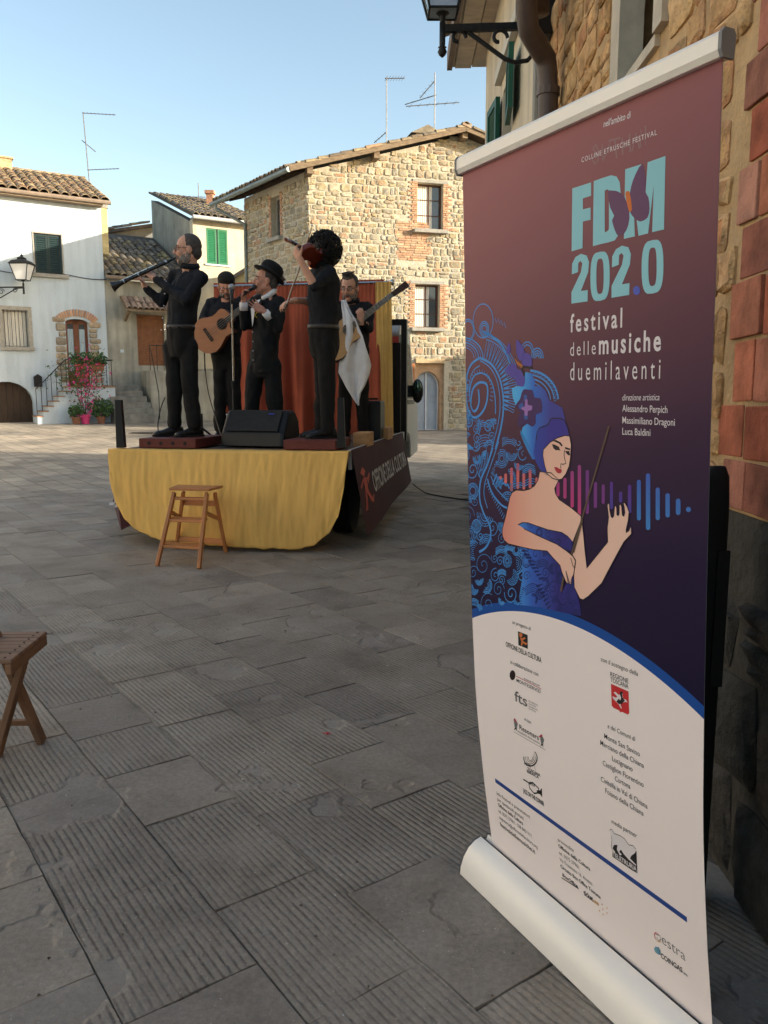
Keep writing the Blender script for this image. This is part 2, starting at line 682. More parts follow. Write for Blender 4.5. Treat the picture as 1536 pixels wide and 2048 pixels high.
def stone_mesh(name, m, seed, rnd=0.10):
    """rounded rubble stone, local x along the wall, y outwards, z up; unit size"""
    r = random.Random(seed)
    n = 9
    ang = [2 * math.pi * (k + r.uniform(-.2, .2)) / n for k in range(n)]

    def sq(a, k):
        c, s_ = math.cos(a), math.sin(a)
        e = 0.42
        return V(math.copysign(abs(c) ** e, c) * 0.5 * k, 0, math.copysign(abs(s_) ** e, s_) * 0.5 * k)
    j = [1 + r.uniform(-rnd, rnd * 0.5) for _ in range(n)]
    r0 = [sq(a, k) + V(0, -0.5, 0) for a, k in zip(ang, j)]
    r1 = [sq(a, k) + V(0, 0.22 + r.uniform(-.1, .1), 0) for a, k in zip(ang, j)]
    r2 = [sq(a, k * r.uniform(0.66, 0.84)) + V(r.uniform(-.03, .03), 0.55 + r.uniform(-.2, .2), r.uniform(-.03, .03)) for a, k in zip(ang, j)]
    mb = MB()
    mb.loft([r0, r1, r2], False)
    mb.add(r2 + [V(r.uniform(-.12, .12), 0.66 + r.uniform(-.12, .2), r.uniform(-.12, .12))], [(i, (i + 1) % n, n) for i in range(n)])
    # outward faces
    mb.f = [tuple(reversed(f)) for f in mb.f]
    return mb.mesh(name, m, smooth=False), mb


def rubble(F, s0, s1, z0, ztop, blocked, hr, wr, seed):
    """uneven courses: list of (s, z, w, h)"""
    r = random.Random(seed)
    out = []
    z = z0
    while z < z0 + 40:
        h = r.uniform(*hr)
        if z > ztop((s0 + s1) / 2) + 3:
            break
        s = s0 + r.uniform(-.1, 0)
        while s < s1:
            w = r.uniform(*wr)
            w = min(w, s1 - s + 0.04)
            cs, cz = s + w / 2, z + h / 2 + r.uniform(-.02, .02)
            if cz + h * 0.45 < ztop(cs) and w > 0.06:
                if not blocked(cs, cz, w / 2, h / 2):
                    if r.random() < 0.16 and h > 0.15:
                        out.append((cs, cz - h / 4, w, h / 2))
                        out.append((cs, cz + h / 4, w, h / 2))
                    else:
                        out.append((cs, cz, w, h))
                else:                    # try a sliver beside the opening
                    for k in (0.30, -0.30):
                        if not blocked(cs + k * w, cz, w * 0.2, h / 2):
                            out.append((cs + k * w, cz, w * 0.4, h))
            s += w
        z += h
    return out


def lay(F, stones, meshes, parent, nmax, depth, gap, seed, name='stone', sort=True):
    r = random.Random(seed)
    if sort:
        stones = sorted(stones, key=lambda q: -q[2] * q[3])
    Mf = F.mat()
    rest = MB()
    for i, (s, z, w, h) in enumerate(stones):
        me, mb = meshes[r.randrange(len(meshes))]
        d = depth * r.uniform(0.7, 1.4)
        flip = r.choice((1, -1))
        Mx = Matrix.Translation(F.p(s, z, 0)) @ Mf @ Matrix.Rotation(r.uniform(-.06, .06), 4, 'Y') @ Matrix.Diagonal((max(0.03, w - gap), d, max(0.03, h - gap), 1))
        if i < nmax:
            place(name, me, Mx, parent)
        else:
            rest.add([Mx @ v for v in mb.v], mb.f)
    return rest


stonecols = [(0.37, 0.325, 0.225), (0.29, 0.26, 0.19), (0.43, 0.395, 0.31), (0.35, 0.29, 0.17), (0.26, 0.245, 0.205), (0.41, 0.36, 0.26), (0.34, 0.21, 0.135), (0.38, 0.325, 0.21), (0.24, 0.225, 0.19), (0.44, 0.41, 0.33)]
stonem = M('house_stone', cols=stonecols, rnd=0.15, var=0.28, scale=11, bump=0.022, bscale=18, rough=0.95, spec=0.15)
mortarm = M('house_mortar', (0.45, 0.41, 0.325), 0.95, 0.15, 9, 0.02, 18, spec=0.15)
brickm = M('thin_brick', cols=[(0.46, 0.27, 0.17), (0.50, 0.33, 0.21), (0.40, 0.22, 0.14), (0.48, 0.36, 0.25)], rnd=0.18, var=0.2, scale=20, bump=0.006, bscale=40, rough=0.95)
hstones = [stone_mesh('stone', stonem, k) for k in range(9)]


def cells(F, mb, s0, s1, z0, z1, holes, n0, n1, mi=0):
    """a wall slab with rectangular openings"""
    S = sorted({s0, s1, *[h[0] for h in holes], *[h[1] for h in holes]})
    Z = sorted({z0, z1, *[h[2] for h in holes], *[h[3] for h in holes]})
    S = [a for a in S if s0 <= a <= s1]
    Z = [a for a in Z if z0 <= a <= z1]
    for i in range(len(S) - 1):
        for j in range(len(Z) - 1):
            cs, cz = (S[i] + S[i + 1]) / 2, (Z[j] + Z[j + 1]) / 2
            if any(h[0] < cs < h[1] and h[2] < cz < h[3] for h in holes):
                continue
            mb.fbox(F, S[i], S[i + 1], Z[j], Z[j + 1], n0, n1, mi)
    return mb


def arch_fill(F, mb, s0, s1, zs, zt, n0, n1, rise, mi=0, n=9):
    """closes the corners above a round-headed opening"""
    c, r = (s0 + s1) / 2, (s1 - s0) / 2
    pts = [(c - r * math.cos(math.pi * k / n), zs + rise * math.sin(math.pi * k / n)) for k in range(n + 1)]
    for (a, za), (b, zb) in zip(pts, pts[1:]):
        mb.hexa([F.p(a, za, n0), F.p(b, zb, n0), F.p(b, zb, n1), F.p(a, za, n1), F.p(a, zt, n0), F.p(b, zt, n0), F.p(b, zt, n1), F.p(a, zt, n1)], mi)
    return mb


glassm = M('window_glass', (0.05, 0.06, 0.07), 0.06, 0.2, 2, spec=0.8)
curtainm = M('lace_curtain', (0.62, 0.60, 0.54), 0.9, 0.08, 5, stretch=(14, 14, 1))
darkin = M('dark_interior', (0.02, 0.02, 0.022), 0.9)
stonegrey = M('grey_sandstone', (0.30, 0.29, 0.26), 0.9, 0.2, 8, 0.006, 40)
browntrim = M('brown_window_frame', (0.10, 0.045, 0.028), 0.6, 0.2, 12)

# ================================================================== STONE HOUSE
C0 = at(622, 800, 24.0)
zb = gz(C0.x, 24) - 0.25
Fr = Frame((C0.x, C0.y, 0), (0.966, 0.259))
Fl = Frame((C0.x, C0.y, 0), (-0.588, 0.809))
YB = 27.3                                # unseen back cut to a wedge so sun reaches the cream house
ze = Fr.pix(622, 338)[1]                 # eave height at the corner
sr, zr = Fr.pix(922, 268)                # ridge
LW = 2 * sr
LD = (YB - C0.y) / 0.809
house = thing('stone_house', (C0.x, C0.y, zb), 'sunlit rubble stone house with two windows and low gabled tile roof', 'house')


def gable(s):
    return ze - 0.02 + (zr - ze) * (1 - abs(s - sr) / sr)


wA = (*[Fr.pix(835, 400)[0], Fr.pix(886, 400)[0]], Fr.pix(860, 460)[1], Fr.pix(860, 367)[1])
wB = (*[Fr.pix(830, 600)[0], Fr.pix(879, 600)[0]], Fr.pix(860, 656)[1], Fr.pix(860, 569)[1])
dC = (*[Fr.pix(830, 800)[0], Fr.pix(888, 800)[0]], zb - 0.05, Fr.pix(860, 727)[1])
wL = (*[Fl.pix(561, 430)[0], Fl.pix(543, 430)[0]], Fl.pix(552, 476)[1], Fl.pix(552, 392)[1])
holes = [wA, wB, dC]
mb = MB()
cells(Fr, mb, 0, LW, zb - 0.3, ze - 0.05, holes, -0.45, 0)
# gable triangle
mb.prism([Fr.p(0, ze - 0.05, -0.45), Fr.p(LW, ze - 0.05, -0.45), Fr.p(sr, zr - 0.06, -0.45)], Fr.n * 0.45)
wall = mb.build('wall', mortarm, house)
mb = MB()
cells(Fl, mb, 0.0, LD, zb - 0.3, ze - 0.05, [wL], -0.45, 0)
mb.build('wall', mortarm, house)


def back(q, over=0.0):
    """the point behind q on the back line of the house"""
    d = Fl.e if over == 0 else Fl.e
    return q + d * ((YB + over - q.y) / d.y)


mb = MB()
pb0, pb1 = back(Fr.p(.5, 0, 0)), back(Fr.p(LW, 0, 0))
mb.hexa([Fr.p(LW - .4, zb, -.46), Fr.p(LW, zb, -.46), pb1 + ZV * zb, pb1 + V(-.4, 0, zb), Fr.p(LW - .4, ze, -.46), Fr.p(LW, ze, -.46), pb1 + ZV * ze, pb1 + V(-.4, 0, ze)])
mb.hexa([pb0 + V(0, -.4, zb), pb1 + V(0, -.4, zb), pb1 + ZV * zb, pb0 + ZV * zb, pb0 + V(0, -.4, ze), pb1 + V(0, -.4, ze), pb1 + ZV * ze, pb0 + ZV * ze])
mb.build('rear_wall', mortarm, house)


def blk(hs, m_=0.0):
    def f(s, z, hw, hh):
        return any(h[0] - m_ - hw * 0.6 < s < h[1] + m_ + hw * 0.6 and h[2] - 0.02 - hh * 0.7 < z < h[3] + 0.1 + hh * 0.7 for h in hs)
    return f


patch = (Fr.pix(795, 500)[0], Fr.pix(850, 500)[0], Fr.pix(800, 520)[1], Fr.pix(800, 445)[1])   # brick repair below the upper window
stR = rubble(Fr, 0.0, LW, zb, gable, blk([(wA[0] - .26, wA[1] + .26, wA[2], wA[3]), (wB[0] - .24, wB[1] + .3, wB[2], wB[3]), (dC[0] - .1, dC[1] + .15, dC[2], dC[3]), patch]), (0.10, 0.25), (0.10, 0.40), 3)
stL = rubble(Fl, 0.0, LD, zb, lambda s: ze - .1, blk([(wL[0] - .16, wL[1] + .16, wL[2], wL[3])]), (0.13, 0.25), (0.16, 0.42), 4)
smax = Fr.pix(950, 600)[0]
vis = [q for q in stR if q[1] > zb + 1.0 and q[0] < smax]
low = [q for q in stR if q[1] <= zb + 1.0 or q[0] >= smax]
rest = lay(Fr, vis, hstones, wall, 300, 0.036, 0.013, 1)
rl = lay(Fr, low, hstones, wall, 0, 0.036, 0.013, 2)
rest.add(rl.v, rl.f)
rl = lay(Fl, stL, hstones, wall, 0, 0.045, 0.022, 3)
rest.add(rl.v, rl.f)
tag(rest.build('stone_rubble', stonem, wall), None, None, kind='stuff')


def brick_jamb(F, h, parent, wid, hb=0.062, top=True, n1=0.035):
    mb = MB()
    r = random.Random(int(h[0] * 100))
    z = h[2]
    k = 0
    while z < h[3] + 0.02:
        for sd in (0, 1):
            w = wid * (1.0 if (k + sd) % 2 else 0.62) * r.uniform(.9, 1.1)
            a = h[0] - w if sd == 0 else h[1]
            m_ = a + w * r.uniform(.4, .6)
            mb.fbox(F, a + .004, m_ - .005, z + .006, z + hb - .006, -0.2, n1 * r.uniform(.5, 1))
            mb.fbox(F, m_ + .005, a + w - .004, z + .006, z + hb - .006, -0.2, n1 * r.uniform(.5, 1))
        z += hb
        k += 1
    o = mb.build('brick_surround', brickm, parent)
    o['kind'] = 'stuff'
    return o


brick_jamb(Fr, wA, wall, 0.27)
brick_jamb(Fr, (wB[0], wB[1], wB[2], wB[3]), wall, 0.29)
brick_jamb(Fl, wL, wall, 0.17)
mb = MB()
z = patch[2]
r = random.Random(2)
while z < patch[3]:
    s = patch[0] + r.uniform(-.1, .05)
    while s < patch[1]:
        w = r.uniform(.14, .27)
        mb.fbox(Fr, s + .006, s + w - .006, z + .006, z + .062, -.1, .03 * r.uniform(.4, 1))
        s += w
    z += .07
tag(mb.build('brick_patch', brickm, wall), None, None, kind='stuff')


def small_window(F, h, parent, trim, lintel=True, curtain=1, sillw=0.14, mull=2, sillm=stonegrey, split=True):
    w = (h[0] + h[1]) / 2
    win = MB()
    a, b, z0, z1 = h
    t = 0.05
    for (x0, x1, y0, y1) in ((a, a + t, z0, z1), (b - t, b, z0, z1), (a + t, b - t, z0, z0 + t), (a + t, b - t, z1 - t, z1)):
        win.fbox(F, x0, x1, y0, y1, -0.24, -0.17)
    o = win.build('window', trim, parent)
    if split:
        MB().fbox(F, w - .02, w + .02, z0 + t, z1 - t, -.225, -.18).build('mullion', trim, o)
    for k in range(mull):
        zz = z0 + (z1 - z0) * (k + 1) / (mull + 1)
        g = MB()
        g.fbox(F, a + t, w - .021, zz - .012, zz + .012, -.222, -.185)
        g.fbox(F, w + .021, b - t, zz - .012, zz + .012, -.222, -.185)
        g.build('glazing_bar', trim, o)
    MB().fbox(F, a + t, b - t, z0 + t, z1 - t, -0.215, -0.205).build('pane', glassm, o)
    if curtain:
        g = MB()
        x0, x1 = (a + t, a + t + (b - a) * 0.58) if curtain == 1 else (a + t, b - t)
        n = 26
        vs = []
        for i in range(n + 1):
            s = x0 + (x1 - x0) * i / n
            for zz in (z0 + t, z1 - t):
                vs.append(F.p(s, zz, -0.20 + 0.006 * math.sin(i * 1.9)))
        g.add(vs, [(2 * i, 2 * i + 2, 2 * i + 3, 2 * i + 1) for i in range(n)])
        g.build('curtain', curtainm, o)
    if sillw:
        MB().fbox(F, a - .14, b + .12, z0 - .11, z0 - .002, -.1, sillw).build('sill', sillm, o, bevel=0.008)
    if lintel:
        MB().fbox(F, a - .16, b + .16, z1 + .003, z1 + .10, -.2, .03).build('lintel', sillm, o, bevel=0.01)
    return o


small_window(Fr, wA, house, browntrim, curtain=1, sillw=.19)
small_window(Fr, wB, house, browntrim, curtain=1, sillw=.19)
small_window(Fl, wL, house, stonegrey, curtain=0, sillw=.16, mull=0, lintel=False)
# doorway with a pale arched screen door
mb = MB()
cream = M('door_reveal_plaster', (0.46, 0.30, 0.18), 0.95, 0.25, 6, 0.01, 20)
mb.fbox(Fr, dC[0] + .002, dC[1] - .002, dC[3] + .003, dC[3] + .14, -.2, .07)
mb.build('door_lintel', M('sand_lintel', (0.48, 0.36, 0.22), 0.95, .2, 8, .01, 30), house, bevel=.01)
da, db = dC[0] + .03, dC[1] - .10
mb = MB()
mb.fbox(Fr, dC[0] + .002, da, zb, dC[3], -.4, -.1)
mb.fbox(Fr, db, dC[1] - .002, zb, dC[3], -.4, -.1)
zsp = Fr.pix(860, 775)[1]
arch_fill(Fr, mb, da, db, zsp, dC[3] - .002, -.39, -.11, Fr.pix(860, 742)[1] - zsp)
mb.build('door_reveal', cream, house)
mb = MB()
mb.fbox(Fr, da + .002, db - .002, zb, dC[3] - .25, -.33, -.30)
door = mb.build('door', M('pale_blue_screen', (0.32, 0.38, 0.45), 0.5, .15, 2), house)
mb = MB()
wh = M('white_door_frame', (0.72, 0.72, 0.72), 0.6, .05)
rise = Fr.pix(860, 742)[1] - zsp
mid = (da + db) / 2
arc = [Fr.p(mid - (db - da) / 2 * math.cos(math.pi * k / 10) * .97, zsp + rise * .97 * math.sin(math.pi * k / 10), -.28) for k in range(11)]
mb.tube([Fr.p(da + .03, zb + .05, -.28)] + arc + [Fr.p(db - .03, zb + .05, -.28)], .022, 6)
mb.build('door_frame', wh, door)
MB().fbox(Fr, mid - .02, mid + .02, zb + .05, zsp + rise * .95, -.29, -.26).build('door_mullion', wh, door)
MB().fbox(Fr, da + .02, db - .02, zb + .20, zb + .25, -.29, -.265).build('door_rail', wh, door)
mb = MB()
mb.fbox(Fr, Fr.pix(803, 780)[0], Fr.pix(827, 780)[0], zb, Fr.pix(815, 727)[1], .06, .12)
mb.build('shutter_leaf', M('orange_wood', (0.36, 0.13, 0.05), .7, .25, 6, stretch=(6, 6, .6)), house, bevel=.006)

# roof: two slopes, purlins, verge boards, tiles
up = (Fr.p(sr, zr, 0) - Fr.p(0, ze, 0)).normalized()
nl = up.cross(Fr.n)
nl = nl if nl.z > 0 else -nl
upr = V(-up.x, -up.y, up.z)
OH, OV = 0.62, 0.42                         # overhang at eave, at verge
E0 = Fr.p(0, ze + 0.06, OV) - up * OH
E1 = back(E0, .3)
R0 = Fr.p(sr, zr + 0.06, OV)
R1 = back(R0, .3)
roof = slab_poly([E0, E1, R1, R0], 0.07, nl).build('roof', M('roof_boards', (0.055, 0.038, 0.026), .9, .3, 5), house)
E0r = Fr.p(LW, ze + 0.06, OV) + V(up.x, up.y, -up.z) * OH
slab_poly([R0, R1, back(E0r, .3), E0r], 0.07, V(-nl.x, -nl.y, nl.z)).build('roof_slope', MATS['roof_boards'], house)
oldwood = M('weathered_wood', (0.20, 0.15, 0.10), .9, .3, 5, .006, 30, stretch=(1, 1, 5))
mb = MB()
mb.bar(E0 + Fr.n * .03 - ZV * .03, R0 + Fr.n * .03 - ZV * .03, .05, .17, nl)
mb.build('verge_board', oldwood, roof)
MB().bar(R0 + Fr.n * .03 - ZV * .03, E0r + Fr.n * .03 - ZV * .03, .05, .17).build('verge_board', oldwood, roof)
for t in (0.0, 0.42, 1.0):
    p = Fr.p(sr * t, ze + (zr - ze) * t - .12, OV - .05)
    MB().bar(p, p - Fr.n * 1.2, .16, .2).build('purlin', oldwood, roof)
for k in range(12):                          # rafter ends under the eave
    p = Fl.p(.1 + .34 * k, ze - .02, .05)
    MB().bar(p, p - up * (OH - .06), .07, .09).build('rafter', MATS['roof_boards'], roof)
ncol = int((E1 - E0).length / .235)
tile_roof(roof, E0 - up * .08, Fl.e, up, ncol, 2, .235, .36, coppo_a, 9)
tile_roof(roof, E0 + Fr.n * .06 + up * .5, -Fr.n, up, 1, 14, .2, .36, coppo_a, 10)
tile_roof(roof, R0 + Fr.n * .06 + V(up.x, up.y, -up.z) * .2 - V(up.x, up.y, -up.z) * .35, -Fr.n, V(up.x, up.y, -up.z) * 1, 1, 14, .2, .36, coppo_a, 12)
for k in range(5):
    place('tile', coppo_a, MX(R0 + Fr.n * .05 - Fr.n * .36 * k + ZV * .05, Fr.e, -Fr.n, ZV), roof)
gut = M('gutter_metal', (0.20, 0.23, 0.22), .55, .15, 6, metal=.4)
mb = MB()
gp = E0 - up * .06 - nl * .05
mb.tube([gp - Fl.e * .05, gp + (E1 - E0) + Fl.e * .05], .075, 9)
mb.build('gutter', gut, house)
gpe = gp + (E1 - E0) * .93
mb = MB()
pw = Fl.p(LD - .15, ze - .9, .07)
mb.tube([gpe - ZV * .05, gpe - ZV * .2, gpe.lerp(pw, .5) - ZV * .08, pw, pw - ZV * .4, V(pw.x, pw.y, zb + .2)], .05, 8)
mb.build('downpipe', gut, house)
# chimney hump and ridge cap
pc = Fr.p(sr - .62, zr + .05, -1.6)
mb = MB()
mb.box(pc + ZV * .0, (.75, .6, .6), Fr.mat().to_3x3())
mb.prism([pc + Fr.e * -.55 + ZV * .28 + Fr.n * .36, pc + Fr.e * .5 + ZV * .30 + Fr.n * .36, pc + ZV * .55 + Fr.n * .36], -Fr.n * .8)
mb.build('chimney', M('chimney_stone', (.22, .19, .14), .95, .3, 6, .02, 14), house)


def antenna(base, mast_h, booms, label, lean=V(0, 0, 0), grp='television aerials on the roofs'):
    t = thing('tv_antenna', base, label, 'antenna', grp)
    top = Vector(base) + ZV * mast_h + lean
    galv = M('galvanised', (.16, .155, .15), .5, .3, 20, metal=.5)
    MB().tube([Vector(base) - ZV * .5, top], .018, 6).build('mast', galv, t)
    for zf, d0, d1, n, el in booms:
        p = Vector(base).lerp(top, zf)
        q0, q1 = p + d0, p + d1
        b_ = MB()
        b_.tube([q0, q1], .015, 5)
        bo = b_.build('boom', galv, t)
        d = (q1 - q0).normalized()
        sd = d.cross(ZV).normalized()
        for k in range(n):
            c = q0.lerp(q1, (k + .5) / n)
            g = MB()
            g.tube([c - sd * el, c + sd * el], .006, 4)
            g.build('element', galv, bo)
    return t


def mpp(Y):
    return Y / FPX


a0 = at(773, 272, 27.2)
antenna(a0, (275 - 170) * mpp(27.2), [(.97, V(-.05, 0, 0), V(.58, .15, .06), 7, .22), (.07, V(-.0, 0, 0), V(-.4, .1, -.3), 4, .15)], 'thin aerial with single boom left of the chimney hump on stone house')
a0 = at(869, 250, 26.4)
antenna(a0, (252 - 160) * mpp(26.4), [(.85, V(0, 0, 0), V(-.45, .3, -.4), 5, .12), (.58, V(.05, 0, 0), V(-.92, .3, -.18), 2, .1), (.40, V(-.9, -.2, -.13), V(.78, .2, .12), 6, .17)], 'aerial with three booms at the ridge of the stone house')

# ================================================================== WHITE HOUSE
P0 = at(222, 838, 28.0)
gw = P0.z
Fw = Frame((P0.x, P0.y, 0), (-0.85, -0.527))
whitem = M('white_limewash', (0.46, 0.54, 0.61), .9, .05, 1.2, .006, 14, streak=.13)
wh_house = thing('white_house', (P0.x, P0.y, gw), 'white plastered house with dark green shutters and outside stair', 'house')
zt = Fw.pix(212, 417)[1]
WS = 7.5


def fwpx(x0, x1, y0, y1):
    a, b = Fw.pix(x0, (y0 + y1) / 2)[0], Fw.pix(x1, (y0 + y1) / 2)[0]
    c = (x0 + x1) / 2
    return (min(a, b), max(a, b), Fw.pix(c, y1)[1], Fw.pix(c, y0)[1])


hS = fwpx(69, 124, 468, 548)
hW = fwpx(6, 57, 620, 694)
hD = fwpx(134, 180, 638, 772)
hG = fwpx(-38, 67, 763, 840)
mb = MB()
cells(Fw, mb, 0, WS, gw - .3, zt, [hS, hW, hD, (hG[0], hG[1], gw - .3, hG[3])], -.4, 0)
arch_fill(Fw, mb, hG[0], hG[1], hG[2] + (hG[3] - hG[2]) * .45, hG[3], -.4, -.001, (hG[3] - hG[2]) * .55)
arch_fill(Fw, mb, hD[0], hD[1], hD[3] - .12, hD[3], -.4, -.001, .12)
mb.fbox(Fw, 0.0, .4, gw, zt, -7, -.401)
mb.fbox(Fw, WS - .4, WS, gw, zt, -7, -.401)
mb.fbox(Fw, .4, WS - .4, gw, zt, -7, -6.6)
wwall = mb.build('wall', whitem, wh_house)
# pier of ochre plaster at the corner
MB().fbox(Fw, -.22, -.003, Fw.pix(214, 508)[1], zt + .02, -.5, -.05).build('corner_pier', M('ochre_plaster', (.46, .38, .20), .95, .25, 5, .01, 20), wh_house)
MB().fbox(Fw, -.26, .02, zt + .023, zt + .2, -.55, -.02).build('pier_cap', stonegrey, wh_house)
# shutters
greensh = M('dark_green_paint', (0.006, 0.022, 0.024), .55, .15, 8)


def shutter(F, a, b, z0, z1, n, parent, m_, slats, th=.035, name='shutter'):
    t = .06
    g = MB()
    for (x0, x1, y0, y1) in ((a, a + t, z0, z1), (b - t, b, z0, z1), (a + t, b - t, z0, z0 + t), (a + t, b - t, z1 - t, z1)):
        g.fbox(F, x0, x1, y0, y1, n, n + th)
    o = g.build(name, m_, parent)
    hz = (z1 - z0 - 2 * t) / slats
    g = MB()
    g.hexa([F.p(a + t, 0, n + .004), F.p(b - t, 0, n + .004), F.p(b - t, 0, n + .012), F.p(a + t, 0, n + .012),
            F.p(a + t, hz * .95, n + .018), F.p(b - t, hz * .95, n + .018), F.p(b - t, hz * .95, n + .026), F.p(a + t, hz * .95, n + .026)])
    # louvre tilts: lower edge outwards
    for q in g.v:
        pass
    g2 = MB()
    g2.hexa([F.p(a + t, 0, n + .022), F.p(b - t, 0, n + .022), F.p(b - t, .012, n + .032), F.p(a + t, .012, n + .032),
             F.p(a + t, hz * .9, n + .002), F.p(b - t, hz * .9, n + .002), F.p(b - t, hz * .9 + .012, n + .012), F.p(a + t, hz * .9 + .012, n + .012)])
    me = g2.mesh('slat', m_)
    for k in range(slats):
        place('slat', me, Matrix.Translation(ZV * (z0 + t + hz * k)), o)
    return o


c_ = (hS[0] + hS[1]) / 2
shutter(Fw, hS[0] + .02, c_ - .004, hS[2] + .02, hS[3] - .02, -.08, wh_house, greensh, 16)
shutter(Fw, c_ + .004, hS[1] - .02, hS[2] + .02, hS[3] - .02, -.08, wh_house, greensh, 16)
MB().fbox(Fw, hS[0] + .02, hS[1] - .02, hS[2] + .02, hS[3] - .02, -.11, -.085).build('shutter_backing', darkin, wh_house)


def surround(F, h, m_, parent, w=.07, n=.025):
    mb = MB()
    a, b, z0, z1 = h
    mb.fbox(F, a - w, a + .001, z0, z1 + w, -.06, n)
    mb.fbox(F, b - .001, b + w, z0, z1 + w, -.06, n)
    mb.fbox(F, a + .002, b - .002, z1 - .001, z1 + w, -.06, n)
    return mb.build('window_surround', m_, parent)


surround(Fw, hS, stonegrey, wh_house, .04)
MB().fbox(Fw, hS[0] - .16, hS[1] + .12, hS[2] - .12, hS[2] - .001, -.1, .13).build('sill', stonegrey, wh_house, bevel=.008)
o = small_window(Fw, hW, wh_house, stonegrey, lintel=False, curtain=2, sillw=.13, mull=0, split=False)
surround(Fw, hW, stonegrey, wh_house, .12)
g = MB()
for k in range(7):
    s = hW[0] + (hW[1] - hW[0]) * (k + .5) / 7
    g.tube([Fw.p(s, hW[2], -.06), Fw.p(s, hW[3], -.06)], .008, 5)
g.build('window_grille', iron, o)
# upper door with rough stone and brick surround
rst = stone_mesh('stone', M('door_stone', cols=[(.30, .26, .20), (.24, .21, .17), (.36, .30, .21), (.28, .20, .14)], rnd=.2, var=.25, scale=9, bump=.012, bscale=25, rough=.95), 44)
r = random.Random(8)
for sd in (0, 1):
    z = hD[2] + .1
    while z < hD[3] - .1:
        h = r.uniform(.16, .3)
        w = r.uniform(.22, .42)
        cs = hD[0] - w / 2 if sd == 0 else hD[1] + w / 2
        place('stone', rst[0], Matrix.Translation(Fw.p(cs, z + h / 2, 0)) @ Fw.mat() @ Matrix.Diagonal((w, .09, h - .015, 1)), wwall)
        z += h
g = MB()
cm, rw = (hD[0] + hD[1]) / 2, (hD[1] - hD[0]) / 2
for k in range(17):
    a = math.pi * (.12 + .76 * (k + .5) / 17)
    c = Fw.p(cm + math.cos(a) * (rw + .28), hD[3] - .22 + math.sin(a) * .42, 0)
    g2 = Matrix.Translation(c) @ Fw.mat() @ Matrix.Rotation((a - math.pi / 2) * -.7, 4, 'Y')
    MB().box((0, 0, 0), (.062, .1, .24)).xf(g2)
    g.add([g2 @ q for q in MB().box((0, 0, 0), (.06, .08, .22)).v], [(0, 3, 2, 1), (4, 5, 6, 7), (0, 1, 5, 4), (1, 2, 6, 5), (2, 3, 7, 6), (3, 0, 4, 7)])
tag(g.build('brick_arch', brickm, wwall), None, None, kind='stuff')
doorwood = M('red_brown_wood', (.16, .055, .025), .5, .25, 6, stretch=(5, 5, .8))
ud = MB()
for (x0, x1, y0, y1) in ((hD[0] + .002, hD[0] + .09, hD[2], hD[3] - .02), (hD[1] - .09, hD[1] - .002, hD[2], hD[3] - .02), (cm - .09, cm + .09, hD[2], hD[3] - .02), (hD[0] + .09, hD[1] - .09, hD[3] - .16, hD[3] - .02), (hD[0] + .09, cm - .091, hD[2], hD[2] + .5), (cm + .091, hD[1] - .09, hD[2], hD[2] + .5)):
    ud.fbox(Fw, x0, x1, y0, y1, -.28, -.22)
ud = ud.build('door', doorwood, wh_house)
MB().fbox(Fw, hD[0] + .05, hD[1] - .05, hD[2] + .3, hD[3] - .05, -.262, -.252).build('pane', glassm, ud)
g = MB()
for x0, x1 in ((hD[0] + .09, cm - .09), (cm + .09, hD[1] - .09)):
    vs = []
    for i in range(13):
        s = x0 + (x1 - x0) * i / 12
        for zz in (hD[2] + .5, hD[3] - .32):
            vs.append(Fw.p(s, zz, -.247 + .006 * math.sin(i * 2.1)))
    g.add(vs, [(2 * i, 2 * i + 2, 2 * i + 3, 2 * i + 1) for i in range(12)])
g.build('curtain', M('blue_grey_curtain', (.40, .50, .55), .9, .08, 5), ud)
# cellar door
cd = MB()
n = 8
for k in range(n):
    a = hG[0] + (hG[1] - hG[0]) * k / n
    cd = MB().fbox(Fw, a + .004, a + (hG[1] - hG[0]) / n - .004, gw - .2, hG[3], -.3, -.26)
    cd.build('door_plank', M('dark_brown_wood', (.045, .028, .018), .75, .3, 6, stretch=(5, 5, .8)), wh_house)
# roof of the white house
upd = (-Fw.n * 3.5 + ZV * 1.42).normalized()
e0 = Fw.p(-.22, zt + .16, .35)
nW = V(Fw.n.x * .37, Fw.n.y * .37, 1).normalized()
ln_ = math.hypot(3.5, 1.42)
wroof = slab_poly([e0, e0 + Fw.e * (WS + .4), e0 + Fw.e * (WS + .4) + upd * ln_, e0 + upd * ln_], .06, nW).build('roof', roofbed, wh_house)
tile_roof(wroof, e0, Fw.e, upd, 14, 10, .31, .37, coppo('tile', tilem, .48, .155, .13), 21)
for k in range(10):
    place('tile', coppo_a, MX(e0 + upd * ln_ + Fw.e * (.45 * k) + ZV * .04, Fw.n, Fw.e, ZV), wroof)
MB().tube([e0 - upd * .05 - ZV * .03 - Fw.e * .02, e0 - upd * .05 - ZV * .03 + Fw.e * WS], .07, 8).build('gutter', M('brown_gutter', (.22, .17, .13), .6, .2, 8), wh_house)
g = MB()
g.fbox(Fw, 0.001, WS, zt + .002, zt + .1, -.3, .34)
g.build('eave_board', oldwood, wh_house)
pc = e0 + upd * ln_ + Fw.e * 2.75
g = MB()
g.box(pc + ZV * .08, (.55, .5, .5), Fw.mat().to_3x3())
g.box(pc + ZV * .36, (.66, .6, .06), Fw.mat().to_3x3())
g.build('chimney', M('chimney_ochre', (.40, .30, .18), .95, .3, 6, .02, 14), wh_house)
